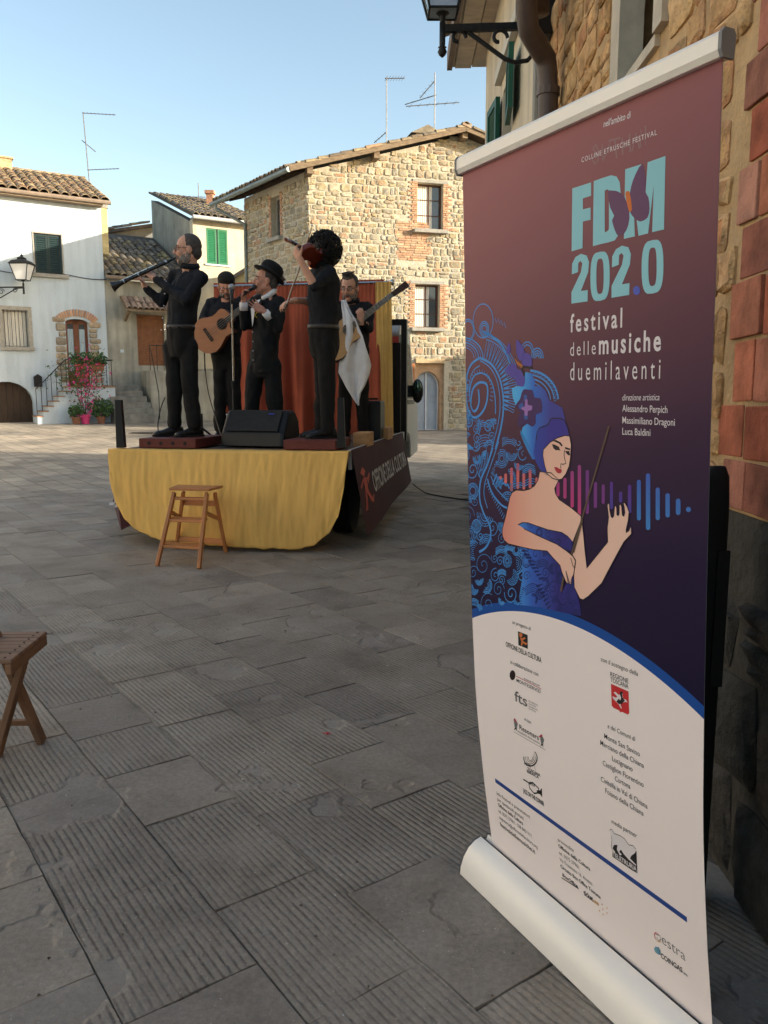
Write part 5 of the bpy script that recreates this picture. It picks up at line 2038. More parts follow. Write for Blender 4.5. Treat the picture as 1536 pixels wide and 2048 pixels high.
MB().bar(f0.lerp(t0, .74), b0.lerp(r0_, .55), .018, .03).build('stay', beech, ss)
MB().bar(f1.lerp(t1, .74), b1.lerp(r1_, .55), .018, .03).build('stay', beech, ss)
g = MB()
e_ = (t1 - t0).normalized()
a_, c_ = t0 - e_ * .03 + V(0, -.05, .022), t1 + e_ * .03 + V(0, -.05, .022)
dd = V(.035, .24, 0)
g.hexa([a_, c_, c_ + dd + e_ * .03, a_ + dd - e_ * .03] + [x + ZV * .02 for x in (a_, c_, c_ + dd + e_ * .03, a_ + dd - e_ * .03)])
g.build('top_board', beech, ss, bevel=.004)

# ================================================================== FOLDING CHAIR at the left edge
chw = M('weathered_teak', (.30, .18, .115), .7, .25, 6, .002, 60, stretch=(.6, 4, 4))
chl = M('teak_leg', (.23, .125, .07), .7, .25, 6, .002, 60)
fc = thing('folding_chair', atz(60, 1480), 'weathered wooden folding chair with slatted seat at the left edge', 'chair')
zs = .43
cr = atz(94, 1262, zs)           # back right of seat
cf = atz(22, 1320, zs)           # front right corner
ax = V(-1, -.04, 0).normalized()
for k in range(8):
    t0, t1 = k / 8, (k + .88) / 8
    p, q = cr.lerp(cf, t0), cr.lerp(cf, t1)
    g = MB()
    L_ = .42
    g.hexa([p - ZV * .016, q - ZV * .016, q + ax * L_ - ZV * .016, p + ax * L_ - ZV * .016, p, q, q + ax * L_, p + ax * L_])
    g.build('slat', chw, fc, bevel=.003)
    for o_ in (.02,):
        c = p.lerp(q, .5) + ax * .03
        MB().lathe(c, ZV, [(-.002, .004), (.002, .004), (.003, .002)], 6).build('screw', iron, fc)
for o_ in (.012, .40):
    sdv = ax * o_
    MB().bar(cr + sdv - ZV * .036, cf + sdv - ZV * .036, .022, .038).build('seat_rail', chl, fc, bevel=.003)
    footA = atz(84, 1484) + ax * (o_ - .012)
    topA = at(4, 1300, 2.9) + ax * (o_ - .012) + V(.0, 0, 0)
    topA2 = footA + (topA - footA) * 1.9
    MB().bar(footA, topA2, .024, .048, V(0, 1, 0)).build('leg', chl, fc, bevel=.003)
    headB = cr.lerp(cf, .22) + sdv * 1 - ZV * .03 + V(-.03, -.01, 0)
    footB = atz(6, 1512) + ax * (o_ + .01)
    MB().bar(headB, footB, .024, .046, V(0, 1, 0)).build('leg', chl, fc, bevel=.003)
MB().bar(atz(84, 1484).lerp(at(4, 1300, 2.9), .22) + ax * .01, atz(84, 1484).lerp(at(4, 1300, 2.9), .22) + ax * .40, .02).build('stretcher', chl, fc)
tA = atz(84, 1484) + (at(4, 1300, 2.9) - atz(84, 1484)) * 1.75
for k in range(3):
    p = atz(84, 1484) + (at(4, 1300, 2.9) - atz(84, 1484)) * (1.55 + .13 * k)
    MB().bar(p + ax * .0, p + ax * .41, .016, .05).build('back_slat', chl, fc)
# red sweet wrapper and leaves
c = atz(655, 1469, .004)
g = MB()
g.ell(c + ZV * .005, V(.008, 0, 0), V(0, .006, 0), V(0, 0, .005), 6, 4)
g.add([c + V(-.008, 0, .005), c + V(-.018, .005, .008), c + V(-.017, -.004, .003)], [(0, 1, 2)])
g.add([c + V(.008, 0, .005), c + V(.014, .004, .007), c + V(.014, -.004, .003)], [(0, 1, 2)])
tag(g.build('sweet_wrapper', M('red_foil', (.6, .03, .05), .4)), 'tiny crumpled red sweet wrapper on the paving', 'wrapper')

# crumbs of stone and dry leaf in the joints
r = random.Random(6)
g = MB()
for _ in range(420):
    y = r.uniform(1.6, 8)
    x = r.uniform(-.5 * y, .25 * y)
    s_ = r.uniform(.002, .006)
    c = V(x, y, .003)
    a = r.uniform(0, 6.28)
    g.add([c + V(math.cos(a + k * 2.1) * s_ * r.uniform(.6, 1.4), math.sin(a + k * 2.1) * s_, 0) for k in range(3)] + [c + ZV * s_ * .8], [(0, 1, 3), (1, 2, 3), (2, 0, 3)])
db_ = g.build('grit', M('grit_stone', cols=[(.10, .085, .07), (.45, .42, .38), (.16, .13, .09), (.06, .05, .04)], rnd=.2, var=.2, scale=30))
tag(db_, 'grit and leaf crumbs scattered over the paving', 'grit', kind='stuff')

# ================================================================== PEOPLE
def remesh(mb, voxel, smooth_it=3, fac=.5):
    me = mb.mesh('tmp')
    ob = bpy.data.objects.new('tmp', me)
    sc.collection.objects.link(ob)
    m = ob.modifiers.new('r', 'REMESH')
    m.mode = 'VOXEL'
    m.voxel_size = voxel
    m.adaptivity = 0.0
    if smooth_it:
        s = ob.modifiers.new('s', 'SMOOTH')
        s.factor = fac
        s.iterations = smooth_it
    dg = bpy.context.evaluated_depsgraph_get()
    out = bpy.data.meshes.new_from_object(ob.evaluated_get(dg))
    bpy.data.objects.remove(ob)
    bpy.data.meshes.remove(me)
    out.materials.clear()
    out.polygons.foreach_set('use_smooth', [True] * len(out.polygons))
    return out


def wrinkle(me, amp, f=(14, 14, 6), seed=0.0, amp2=0.0):
    me.update()
    nr = [v.normal.copy() for v in me.vertices]
    for v, n in zip(me.vertices, nr):
        p = v.co
        q = V(p.x * f[0], p.y * f[1], p.z * f[2] + seed)
        w = abs(noise.noise(q)) * 2 - .5
        w2 = noise.noise(V(p.x * 5 + seed, p.y * 5, p.z * 9)) if amp2 else 0
        v.co = p + n * (w * amp + w2 * amp2)
    me.update()


skinm = M('skin', (.60, .32, .22), .55, .08, 14, .0006, 200, spec=.35)
skinr = M('skin_ruddy', (.58, .27, .18), .55, .1, 14, .0006, 200, spec=.35)
lipm = M('lips', (.36, .12, .09), .5, .1)
eyew = M('eye_white', (.6, .58, .55), .3, .05)
eyed = M('iris', (.03, .02, .015), .2, .05)
hairdk = M('dark_hair', (.012, .010, .009), .55, .3, 60, .002, 200, spec=.4)
hairgr = M('grey_hair', (.075, .064, .058), .7, .4, 60, .002, 200)
beardg = M('grey_beard', (.20, .17, .15), .8, .45, 70, .003, 200)
beardd = M('dark_beard', (.07, .05, .042), .8, .45, 70, .003, 200)


class Head:
    def __init__(s, c, f, tilt=0.0, k=1.0, roll=0.0):
        """c centre, f horizontal facing, tilt > 0 looks down"""
        f = Vector(f)
        f.z = 0
        f.normalize()
        l = ZV.cross(f)
        s.l = l
        s.f = (f * math.cos(tilt) - ZV * math.sin(tilt))
        s.u = (ZV * math.cos(tilt) + f * math.sin(tilt))
        if roll:
            s.l, s.u = s.l * math.cos(roll) + s.u * math.sin(roll), s.u * math.cos(roll) - s.l * math.sin(roll)
        s.c, s.k = Vector(c), k

    def p(s, f, l, u):
        return s.c + (s.f * f + s.l * l + s.u * u) * s.k

    def el(s, mb, f, l, u, rf, rl, ru, nu=14, nv=10):
        mb.ell(s.p(f, l, u), s.f * rf * s.k, s.l * rl * s.k, s.u * ru * s.k, nu, nv)

    def skin(s, mb):
        s.el(mb, -.012, 0, .032, .098, .076, .092)
        s.el(mb, .022, 0, -.035, .072, .060, .085)
        s.el(mb, .052, 0, -.092, .038, .038, .030)
        s.el(mb, .068, 0, .022, .022, .052, .014)
        for q in (-1, 1):
            s.el(mb, .060, .038 * q, -.030, .030, .024, .024)
            s.el(mb, -.008, .079 * q, -.012, .022, .010, .034, 10, 8)
            s.el(mb, .000, .050 * q, -.060, .045, .018, .035)
        mb.cap(s.p(.088, 0, .018), s.p(.110, 0, -.026), .009 * s.k, .013 * s.k)
        s.el(mb, .104, 0, -.030, .014, .017, .010)

    def face(s, parent):
        for q in (-1, 1):
            e = MB().ell(s.p(.083, .031 * q, .004), s.f * .009, s.l * .015, s.u * .0075, 8, 6).build('eye', eyew, parent, smooth=True)
            MB().ell(s.p(.0895, .031 * q, .003), s.f * .004, s.l * .0065, s.u * .0065, 8, 6).build('iris', eyed, parent, smooth=True)
        g = MB()
        g.ell(s.p(.088, 0, -.064), s.f * .010, s.l * .024, s.u * .0055, 10, 6)
        g.ell(s.p(.086, 0, -.073), s.f * .010, s.l * .020, s.u * .006, 10, 6)
        g.build('mouth', lipm, parent, smooth=True)

    def brows(s, m, parent):
        g = MB()
        for q in (-1, 1):
            g.tube([s.p(.089, .014 * q, .022), s.p(.088, .032 * q, .029), s.p(.074, .05 * q, .022)], [.004, .005, .003], 6)
        g.build('eyebrow', m, parent, smooth=True)

    def hair(s, m, parent, thick=1.0, hairline=.055, amp=.004, name='hair'):
        g = MB()
        s.el(g, -.022, 0, .042, .100 * thick, .083 * thick, .094 * thick, 30, 20)
        s.el(g, -.055, 0, -.015, .062, .068, .070, 24, 14)
        me = remesh(g, .006, 2)
        for v in me.vertices:
            d = v.co - s.c
            a, b, c = d.dot(s.f) / s.k, d.dot(s.l) / s.k, d.dot(s.u) / s.k
            n = v.normal
            w = noise.noise(V(a * 26, b * 90, c * 26)) * amp + noise.noise(V(a * 60, b * 160, c * 60)) * amp * .5
            # pull back in front of the hairline and round the ears
            pull = 0.0
            if a > .02 and c < hairline + .5 * max(0, .09 - a):
                pull = .03
            if a > -.02 and c < -.005:
                pull = .03
            v.co = v.co + n * w - (d.normalized() * pull if pull else V(0, 0, 0))
        me.materials.append(m)
        me.update()
        return link(name, me, parent)

    def beard(s, m, parent, full=1.0):
        g = MB()
        s.el(g, .050, 0, -.098, .046 * full, .046 * full, .036 * full, 16, 12)
        for q in (-1, 1):
            s.el(g, .022, .05 * q, -.075, .045, .017, .042)
            s.el(g, -.002, .064 * q, -.04, .018, .010, .045)
            g.cap(s.p(.098, .004 * q, -.049), s.p(.080, .032 * q, -.062), .009, .008)
            g.cap(s.p(.080, .032 * q, -.062), s.p(.070, .036 * q, -.088), .009, .012)
        me = remesh(g, .005, 2)
        for v in me.vertices:
            p = v.co * 110
            v.co = v.co + v.normal * (noise.noise(V(p.x, p.y, p.z * .5)) * .004)
        me.materials.append(m)
        return link('beard', me, parent)

    def glasses(s, parent, m=None, r=.021):
        g = MB()
        for q in (-1, 1):
            c = s.p(.103, .033 * q, .001)
            g.tube([c + (s.l * math.cos(t) * r + s.u * math.sin(t) * r * .82 - s.f * .006 * abs(math.cos(t)) * (1 if math.cos(t) * q > 0 else 0)) * s.k for t in [2 * math.pi * i / 16 for i in range(17)]], .0022, 5)
            g.tube([s.p(.100, .054 * q, .006), s.p(.05, .076 * q, .008), s.p(-.01, .084 * q, .004)], .0022, 5)
        g.tube([s.p(.106, -.011, .005), s.p(.109, 0, .008), s.p(.106, .011, .005)], .0022, 5)
        return g.build('glasses', m or blackpl, parent)


def hand(mb, w, d, n, side, curl=.6, spread=.0, size=1.0, thumb_out=.7):
    """palm and five jointed fingers: w wrist, d along the hand, n palm normal, side +1/-1 is where the thumb sits"""
    w, d = Vector(w), Vector(d).normalized()
    n = Vector(n)
    n = (n - d * n.dot(d)).normalized()
    t = d.cross(n).normalized() * side
    k = size
    c = w + d * .052 * k
    mb.ell(c, d * .056 * k, t * .042 * k, n * .017 * k, 12, 8)
    mb.cap(w - d * .02, w + d * .02, .027 * k, .028 * k)
    for i, (off, ln) in enumerate(((.031, .072), (.011, .082), (-.010, .076), (-.030, .060))):
        b = w + d * (.094 - .006 * abs(i - 1)) * k + t * off * k
        dr = (d + t * spread * (1.5 - i) * .3).normalized()
        cu = curl * (1 + .12 * i)
        a1, a2, a3 = cu * .55, cu * 1.35, cu * 1.9
        p0 = b
        rr_ = .0088 * k
        for a, f_ in ((a1, .45), (a2, .32), (a3, .23)):
            v = dr * math.cos(a) + n * math.sin(a)
            p1 = p0 + v * ln * f_ * k
            mb.cap(p0, p1, rr_, rr_ * .93, 7)
            p0 = p1
            rr_ *= .93
    b = w + d * .03 * k + t * .03 * k
    v = (d * .75 + t * thumb_out + n * .35).normalized()
    p1 = b + v * .042 * k
    mb.cap(b, p1, .0125 * k, .0105 * k, 8)
    v2 = (d * .9 + t * .15 + n * (.3 + curl * .4)).normalized()
    mb.cap(p1, p1 + v2 * .032 * k, .0102 * k, .0088 * k, 8)
    return w + d * .08


def torso_rings(hip, chest, neck, fwd, wid, dep, belly=0.0, n=18, low=-.10):
    """loft rings from the hip to the neck"""
    fwd = Vector(fwd)
    fwd.z = 0
    fwd.normalize()
    l = ZV.cross(fwd)
    rows = [(hip + ZV * low, .92, .95), (hip + ZV * max(low + .03, 0), .95, .98), (hip.lerp(chest, .30), .90, .96 + belly), (hip.lerp(chest, .62), .96, 1.0 + belly * .6), (chest, 1.04, 1.08), (chest.lerp(neck, .40), 1.02, 1.0), (chest.lerp(neck, .72), .80, .80), (neck, .36, .56)]
    out = []
    for c, kw, kd in rows:
        out.append([c + l * math.cos(t) * wid * kw + fwd * math.sin(t) * dep * kd for t in [2 * math.pi * i / n for i in range(n)]])
    return out


def person(name, label, J, fwd, head, opts):
    """J: joints (world). Returns the empty that carries the parts."""
    base = (J['anL'] + J['anR']) * .5
    root = thing(name, V(base.x, base.y, opts['floor']), label, 'person', 'musicians on the stage truck')
    fwd = Vector(fwd)
    fwd.z = 0
    fwd.normalize()
    hip = (J['hpL'] + J['hpR']) * .5
    wid, dep = opts.get('wid', .185) * .95, opts.get('dep', .115) * .96
    # --- body: one continuous surface
    b = MB()
    head.skin(b)
    b.cap(head.p(-.02, 0, -.06), J['neck'] - ZV * .03, .058 * head.k, .066)
    b.loft(torso_rings(hip, J['chest'], J['neck'], fwd, wid * .78, dep * .78))
    for sd in 'LR':
        b.cap(J['sh' + sd], J['el' + sd], .043, .037)
        b.cap(J['el' + sd], J['wr' + sd], .040, .026)
        b.cap(J['neck'] - ZV * .06, J['sh' + sd], .045, .045)
        b.cap(J['hp' + sd] - ZV * .06, J['kn' + sd], .055, .045)
        b.cap(J['kn' + sd], J['an' + sd], .045, .033)
        h = opts['hand' + sd]
        hand(b, J['wr' + sd], h[0], h[1], h[2], h[3], *h[4:])
    me = remesh(b, .0068, 1, .4)
    me.materials.append(opts.get('skin', skinm))
    body = link('body', me, root)
    # --- shirt
    s = MB()
    s.loft(torso_rings(hip, J['chest'], J['neck'] - ZV * .015, fwd, wid, dep, opts.get('belly', .08), 18, opts.get('shirt_low', .07)))
    sl = opts.get('sleeve', {'L': 1.0, 'R': 1.0})
    for sd in 'LR':
        s.cap(J['neck'].lerp(J['sh' + sd], .4) - ZV * .02, J['sh' + sd], .06, .066)
        s.cap(J['neck'] + ZV * .01, J['neck'].lerp(J['sh' + sd], .75) - ZV * .01, .045, .05)
        s.cap(J['sh' + sd], J['el' + sd], .063, .052)
        if sl[sd] > .05:
            s.cap(J['el' + sd], J['el' + sd].lerp(J['wr' + sd], sl[sd] * .94), .052, .052 - .016 * sl[sd])
    for p, q, r0, r1 in opts.get('extra_shirt', ()):
        s.cap(p, q, r0, r1)
    me = remesh(s, .011, 9, .6)
    wrinkle(me, opts.get('wr', .010), seed=opts.get('seed', 0), amp2=.010)
    me.materials.append(opts.get('shirt_mat', blackfab))
    link(opts.get('shirt_name', 'shirt'), me, root)
    # --- trousers
    t = MB()
    l = ZV.cross(fwd)
    rows = []
    for z, kw, kd in ((.09, .99, 1.0), (-.02, 1.0, 1.01), (-.10, .99, .97), (-.20, .82, .76)):
        c = hip + ZV * z
        rows.append([c + l * math.cos(a) * wid * .95 * kw + fwd * math.sin(a) * dep * 1.02 * kd for a in [2 * math.pi * i / 18 for i in range(18)]])
    t.loft(rows)
    tw = opts.get('tw', 1.0) * .95
    for sd in 'LR':
        t.cap(J['hp' + sd] - ZV * .09, J['kn' + sd], .096 * tw, .079 * tw)
        t.cap(J['kn' + sd], J['an' + sd] + ZV * .035, .078 * tw, .070 * tw)
    me = remesh(t, .012, 4)
    wrinkle(me, .010, (10, 10, 5), seed=opts.get('seed', 0) + 9, amp2=.010)
    me.materials.append(opts.get('trouser_mat', blacktrs))
    link('trousers', me, root)
    # --- shoes
    for sd in 'LR':
        d = Vector(opts['toe' + sd])
        d.z = 0
        d.normalize()
        q = ZV.cross(d)
        a = J['an' + sd]
        fz = opts['floor']
        rings = []
        for x, w_, h_ in ((-.085, .02, .05), (-.075, .034, .085), (-.02, .040, .105), (.05, .043, .085), (.11, .048, .06), (.16, .044, .05), (.19, .030, .035), (.20, .012, .02)):
            c = V(a.x, a.y, fz + .003) + d * x
            rings.append([c + q * math.cos(t_) * w_ + ZV * (h_ * (.5 + .5 * math.sin(t_)) if math.sin(t_) > -.6 else 0) for t_ in [2 * math.pi * i / 12 for i in range(12)]])
        g = MB().loft(rings)
        o = g.build('shoe', leather, root, smooth=True)
        g = MB()
        g.loft([[V(a.x, a.y, fz) + d * x + q * (w_ * s_) + ZV * z_ for s_, z_ in ((-1, .001), (1, .001), (1, .02), (-1, .02))] for x, w_ in ((-.088, .030), (-.03, .043), (.05, .043), (.11, .050), (.17, .044), (.203, .018))])
        g.build('sole', rubber, o)
    if opts.get('belt'):
        rows = [[hip + ZV * (z + opts.get('beltz', .075)) + l * math.cos(a) * wid * .955 + fwd * math.sin(a) * dep * 1.025 for a in [2 * math.pi * i / 24 for i in range(24)]] for z in (-.018, .018)]
        g = MB()
        g.loft(rows, False)
        bo = g.build('belt', beltm, root, smooth=True)
        bo.modifiers.new('s', 'SOLIDIFY').thickness = .006
        c = hip + ZV * opts.get('beltz', .075) + fwd * dep * 1.06
        g = MB()
        for x, z in ((-.026, 0), (.026, 0)):
            g.box(c + l * x, (.008, .008, .05), Matrix((l, fwd, ZV)).transposed())
        for z in (-.022, .022):
            g.box(c + ZV * z, (.06, .008, .007), Matrix((l, fwd, ZV)).transposed())
        g.build('buckle', chrome, bo)
    # --- collar
    cm = opts.get('collar_mat', opts.get('shirt_mat', blackfab))
    nk = J['neck'].lerp(head.p(-.02, 0, -.09), .62)
    ax = (head.p(-.02, 0, -.07) - J['neck']).normalized()
    l2 = ax.cross(fwd).normalized()
    f2 = l2.cross(ax)
    g = MB()
    rings = []
    for off, k in ((-.035, 1.30), (.012, 1.12), (.014, 1.18), (-.02, 1.46)):
        rings.append([nk + ax * (off - .012 * math.sin(a)) + (l2 * math.cos(a) * .061 + f2 * math.sin(a) * .064) * k for a in [2 * math.pi * i / 20 for i in range(20)]])
    g.loft(rings, False)
    co = g.build('collar', cm, root, smooth=True)
    co.modifiers.new('s', 'SOLIDIFY').thickness = .004
    return root, body


def rcoord(Y):
    return Y


WK = T(-1, 0, 0)
FL = ZD + .0
# ------------------------------------------------------------ clarinet player
Y = 7.45
P_ = lambda px, py, dy=0.0: at(px, py, Y + dy)
fl1 = ZD + .013 + HR
f1 = V(-.88, -.48, 0)
hd_ = Head(P_(375, 500), V(-.95, -.30, 0), .02, 1.09)
J = dict(neck=P_(378, 540, .02), chest=P_(371, 580), shL=P_(402, 556, -.06), shR=P_(351, 552, .12), elL=P_(372, 600, -.22), elR=P_(322, 604, .08), wrL=P_(309, 557, -.10), wrR=P_(291, 574, .04),
         hpL=P_(376, 672, -.03), hpR=P_(345, 672, .07), knL=P_(380, 772, -.05), knR=P_(349, 772, .03), anL=P_(389, 858, -.02), anR=P_(349, 856, .05))
o_ = dict(floor=fl1, handL=(V(-.55, .25, .50), V(-.3, .5, -.6), -1, .75), handR=(V(-.35, -.1, .72), V(-.6, -.2, -.2), 1, .8), toeL=V(-.75, -.65, 0), toeR=V(-.92, -.4, 0), belt=True, wid=.185, dep=.13, belly=.10, seed=1.0, tw=1.02)
man, body = person('person', 'bespectacled man in black shirt and trousers playing a clarinet, head turned left', J, f1, hd_, o_)
hd_.face(body)
hd_.brows(hairgr, body)
hd_.hair(hairgr, man, .965, .10, .003)
hd_.beard(beardg, man, .82)
hd_.glasses(man)
for k in range(5):
    c = P_(352, 560, -.10).lerp(P_(334, 640, -.10), k / 4.0)
c0 = (J['hpL'] + J['hpR']) * .5
for k in range(5):
    q = c0.lerp(J['chest'], .12 + .26 * k) + f1.normalized() * (.130 * (1.14 if k < 3 else 1.17)) + V(-.03, 0, 0)
    MB().ball(q, .006, nu=6, nv=4).build('button', whitecl, man)
ct, cb = P_(351, 516, -.06), P_(224, 574, -.17)
ax = (cb - ct).normalized()
ln = (cb - ct).length
cl = thing('clarinet', ct.lerp(cb, .5), 'black clarinet with silver keys held to the mouth of the bearded player', 'clarinet')
ebony = M('ebony', (.012, .012, .013), .25, .2, 20, spec=.6)
g = MB()
g.lathe(ct, ax, [(-.01, .004), (.05, .012), (.08, .0145), (.085, .018), (.10, .016), (.17, .0155), (.175, .018), (.20, .016), (.35, .0158), (.36, .018), (.38, .016), (ln - .14, .0165), (ln - .13, .020), (ln - .10, .020), (ln - .06, .027), (ln - .02, .040), (ln, .052), (ln - .004, .046), (ln - .05, .02)], 16)
g.build('tube', ebony, cl, smooth=True)
sil = M('silver_keys', (.62, .62, .62), .25, .1, metal=1.0)
up_ = (ZV - ax * ax.z).normalized()
sd_ = ax.cross(up_)
for k in range(11):
    c = ct + ax * (.19 + .036 * k) + (up_ * .8 + sd_ * (.5 if k % 2 else -.5)).normalized() * .018
    MB().lathe(c, up_, [(0, .008), (.004, .008), (.006, .004)], 8).build('key', sil, cl)
for o2 in (.55, -.55):
    MB().tube([ct + ax * .2 + (up_ + sd_ * o2).normalized() * .021, ct + ax * .58 + (up_ + sd_ * o2).normalized() * .021], .0025, 5).build('key_rod', sil, cl)
for d_ in (.09, .36, ln - .115):
    MB().lathe(ct + ax * d_, ax, [(-.006, .0185), (-.005, .0208), (.005, .0208), (.006, .0185)], 14).build('ring', sil, cl)


def guitar(name, label, o, xa, za, sc_, topm, sidem, neckm, strings, cutaway, headlen=.17, necklen=.42):
    """o sound hole, xa along the neck, za out of the top"""
    xa = Vector(xa).normalized()
    za = Vector(za)
    za = (za - xa * za.dot(xa)).normalized()
    ya = za.cross(xa)
    Mx = MX(o, xa * sc_, ya * sc_, za * sc_)
    t = thing(name, o, label, 'guitar')
    half = [(-.30, .0), (-.295, .06), (-.27, .12), (-.22, .165), (-.15, .187), (-.08, .175), (-.02, .145), (.03, .125), (.08, .125), (.12, .135), (.155, .13), (.18, .10), (.195, .045), (.195, .0)]
    other = [(x, -y) for x, y in reversed(half[1:-1])]
    if cutaway:
        other = [(.195, -.03), (.17, -.035), (.135, -.05), (.12, -.085), (.135, -.115), (.13, -.135), (.09, -.13)] + [q for q in other if q[0] < .06]
    prof = half + other
    g = MB()
    g.prism([V(x, y, -.095) for x, y in prof], V(0, 0, .09))
    g.xf(Mx).build('sides', sidem, t)
    g = MB()
    g.prism([V(x * 1.005, y * 1.005, -.0045) for x, y in prof], V(0, 0, .006))
    top = g.xf(Mx).build('soundboard', topm, t)
    g = MB()
    g.lathe(V(.07, 0, .002), V(0, 0, 1), [(0, .05), (.001, .05)], 20)
    g.xf(Mx).build('sound_hole', darkin, top)
    g = MB()
    g.tube([V(.07 + math.cos(a) * .056, math.sin(a) * .056, .002) for a in [2 * math.pi * k / 20 for k in range(21)]], .004, 4)
    g.xf(Mx).build('rosette', M('rosette', (.06, .03, .02), .5), top)
    g = MB()
    g.box((-.12, 0, .008), (.03, .15, .012))
    g.xf(Mx).build('bridge', M('rosewood', (.05, .025, .017), .5, .2, 20), top)
    x1 = .195 + necklen
    g = MB()
    g.hexa([V(.13, -.028, .002), V(x1, -.022, .002), V(x1, .022, .002), V(.13, .028, .002), V(.13, -.028, .012), V(x1, -.022, .012), V(x1, .022, .012), V(.13, .028, .012)])
    g.xf(Mx).build('fingerboard', M('fret_ebony', (.10, .085, .07), .5, .2, 20), t)
    g = MB()
    g.loft([[V(x, math.cos(a) * w, -.001 - math.sin(a) * d) for a in [math.pi * k / 6 for k in range(7)]] for x, w, d in ((.15, .028, .045), (.22, .027, .022), (x1, .022, .018))], False)
    g.xf(Mx).build('neck', neckm, t)
    g = MB()
    for k in range(12):
        x = .21 + (x1 - .21) * (1 - .5 ** (k / 7.0)) / (1 - .5 ** (12 / 7.0))
        g.box((x, 0, .0128), (.003, .046, .002))
    fr_ = g.xf(Mx).build('frets', chrome, t)
    fr_['kind'] = 'stuff'
    g = MB()
    g.hexa([V(x1, -.023, -.012), V(x1 + headlen, -.036, -.03), V(x1 + headlen, .036, -.03), V(x1, .023, -.012), V(x1, -.023, .006), V(x1 + headlen, -.036, -.014), V(x1 + headlen, .036, -.014), V(x1, .023, .006)])
    hs = g.xf(Mx).build('headstock', M('rosewood', (.05, .025, .017)), t)
    for k in range(strings // 2):
        for s_ in (-1, 1):
            g = MB()
            x = x1 + .035 + k * (headlen - .05) / max(1, strings // 2 - 1)
            g.lathe(V(x, s_ * .028, -.018), V(0, s_, 0), [(0, .005), (.022, .005), (.024, .011), (.038, .010)], 8)
            g.xf(Mx).build('tuning_peg', chrome, hs)
    for k in range(strings):
        y0 = (k - (strings - 1) / 2) * (.09 / strings)
        g = MB()
        g.tube([V(-.12, y0, .016), V(x1, y0 * .62, .016)], .0016, 4)
        g.xf(Mx).build('string', M('string_metal', (.6, .56, .48), .3, .1, metal=.8), t)
    return t


# ------------------------------------------------------------ bass guitar player
Y = 8.75
fl2 = ZD
f2 = V(.28, -.96, 0)
hd_ = Head(P_(453, 572), V(.12, -1, 0), .42, 1.06)
J = dict(neck=P_(452, 600, .03), chest=P_(451, 632, .03), shL=P_(484, 607, .03), shR=P_(421, 607, .03), elL=P_(498, 650, -.05), elR=P_(406, 641, -.02), wrL=P_(486, 628, -.28), wrR=P_(420, 644, -.20),
         hpL=P_(466, 705, .02), hpR=P_(440, 705, .02), knL=P_(468, 785, -.01), knR=P_(440, 785, -.01), anL=P_(472, 862, .02), anR=P_(440, 862, .02))
o_ = dict(floor=fl2, handL=(V(.1, -.2, .9), V(-.4, .8, 0), -1, 1.1), handR=(V(.75, -.15, -.35), V(.1, .9, -.2), 1, .6), toeL=V(.3, -1, 0), toeR=V(-.1, -1, 0), wid=.18, dep=.115, seed=3.0, skin=skinr)
man, body = person('person', 'bearded man in dark cap and glasses looking down, playing an acoustic bass', J, f2, hd_, o_)
hd_.face(body)
hd_.hair(hairdk, man, 1.04, .055, .002)
hd_.beard(beardg, man, .86)
hd_.glasses(man, M('brown_frame', (.09, .04, .025), .4))
cap_ = MB()
hd_.el(cap_, -.015, 0, .068, .104, .086, .072, 20, 12)
cap_.build('cap', M('dark_knit', (.02, .018, .016), .95, .3, 60, .002, 300), man, smooth=True)
guitar('acoustic_bass', 'orange brown acoustic bass guitar with cutaway held by the capped man', P_(434, 656, -.24), P_(472, 630, -.26) - P_(423, 668, -.20), V(.05, -1, .12), 1.0, M('cedar_top', (.42, .155, .062), .35, .1, 5, spec=.5, stretch=(1, 1, 8)), M('dark_mahogany', (.10, .035, .018), .35, .1), M('mahogany_neck', (.16, .07, .035), .4, .1), 4, True, necklen=.52)

# ------------------------------------------------------------ singer
Y = 8.05
f3 = V(-.80, -.60, 0)
suit = M('black_suit', (.010, .010, .011), .85, .3, 20, .001, 120)
hd_ = Head(P_(531, 562), V(-.97, -.30, 0), -.10, 1.05)
J = dict(neck=P_(541, 592, .02), chest=P_(534, 632), shL=P_(560, 605, -.06), shR=P_(512, 604, .12), elL=P_(556, 655, -.15), elR=P_(489, 652, .02), wrL=P_(530, 624, -.24), wrR=P_(487, 605, -.03),
         hpL=P_(543, 715, -.03), hpR=P_(513, 715, .05), knL=P_(549, 790, -.04), knR=P_(505, 790, .03), anL=P_(557, 868, 0), anR=P_(503, 868, .04))
o_ = dict(floor=ZD, handL=(V(-.72, -.1, .50), V(.3, -.8, .4), -1, .2, .5), handR=(V(.10, -.08, .85), V(.65, -.3, -.05), -1, 1.05), toeL=V(-.7, -.7, 0), toeR=V(-.9, -.4, 0), wid=.195, dep=.125, seed=5.0, tw=1.12, shirt_mat=suit, trouser_mat=suit, shirt_name='jacket', shirt_low=-.16, collar_mat=whitecl, skin=skinr, sleeve={'L': .86, 'R': .86})
man, body = person('person', 'man in black suit and bowler hat singing into a hand microphone', J, f3, hd_, o_)
hd_.face(body)
hd_.hair(hairgr, man, .97, .07, .002)
hd_.brows(hairgr, body)
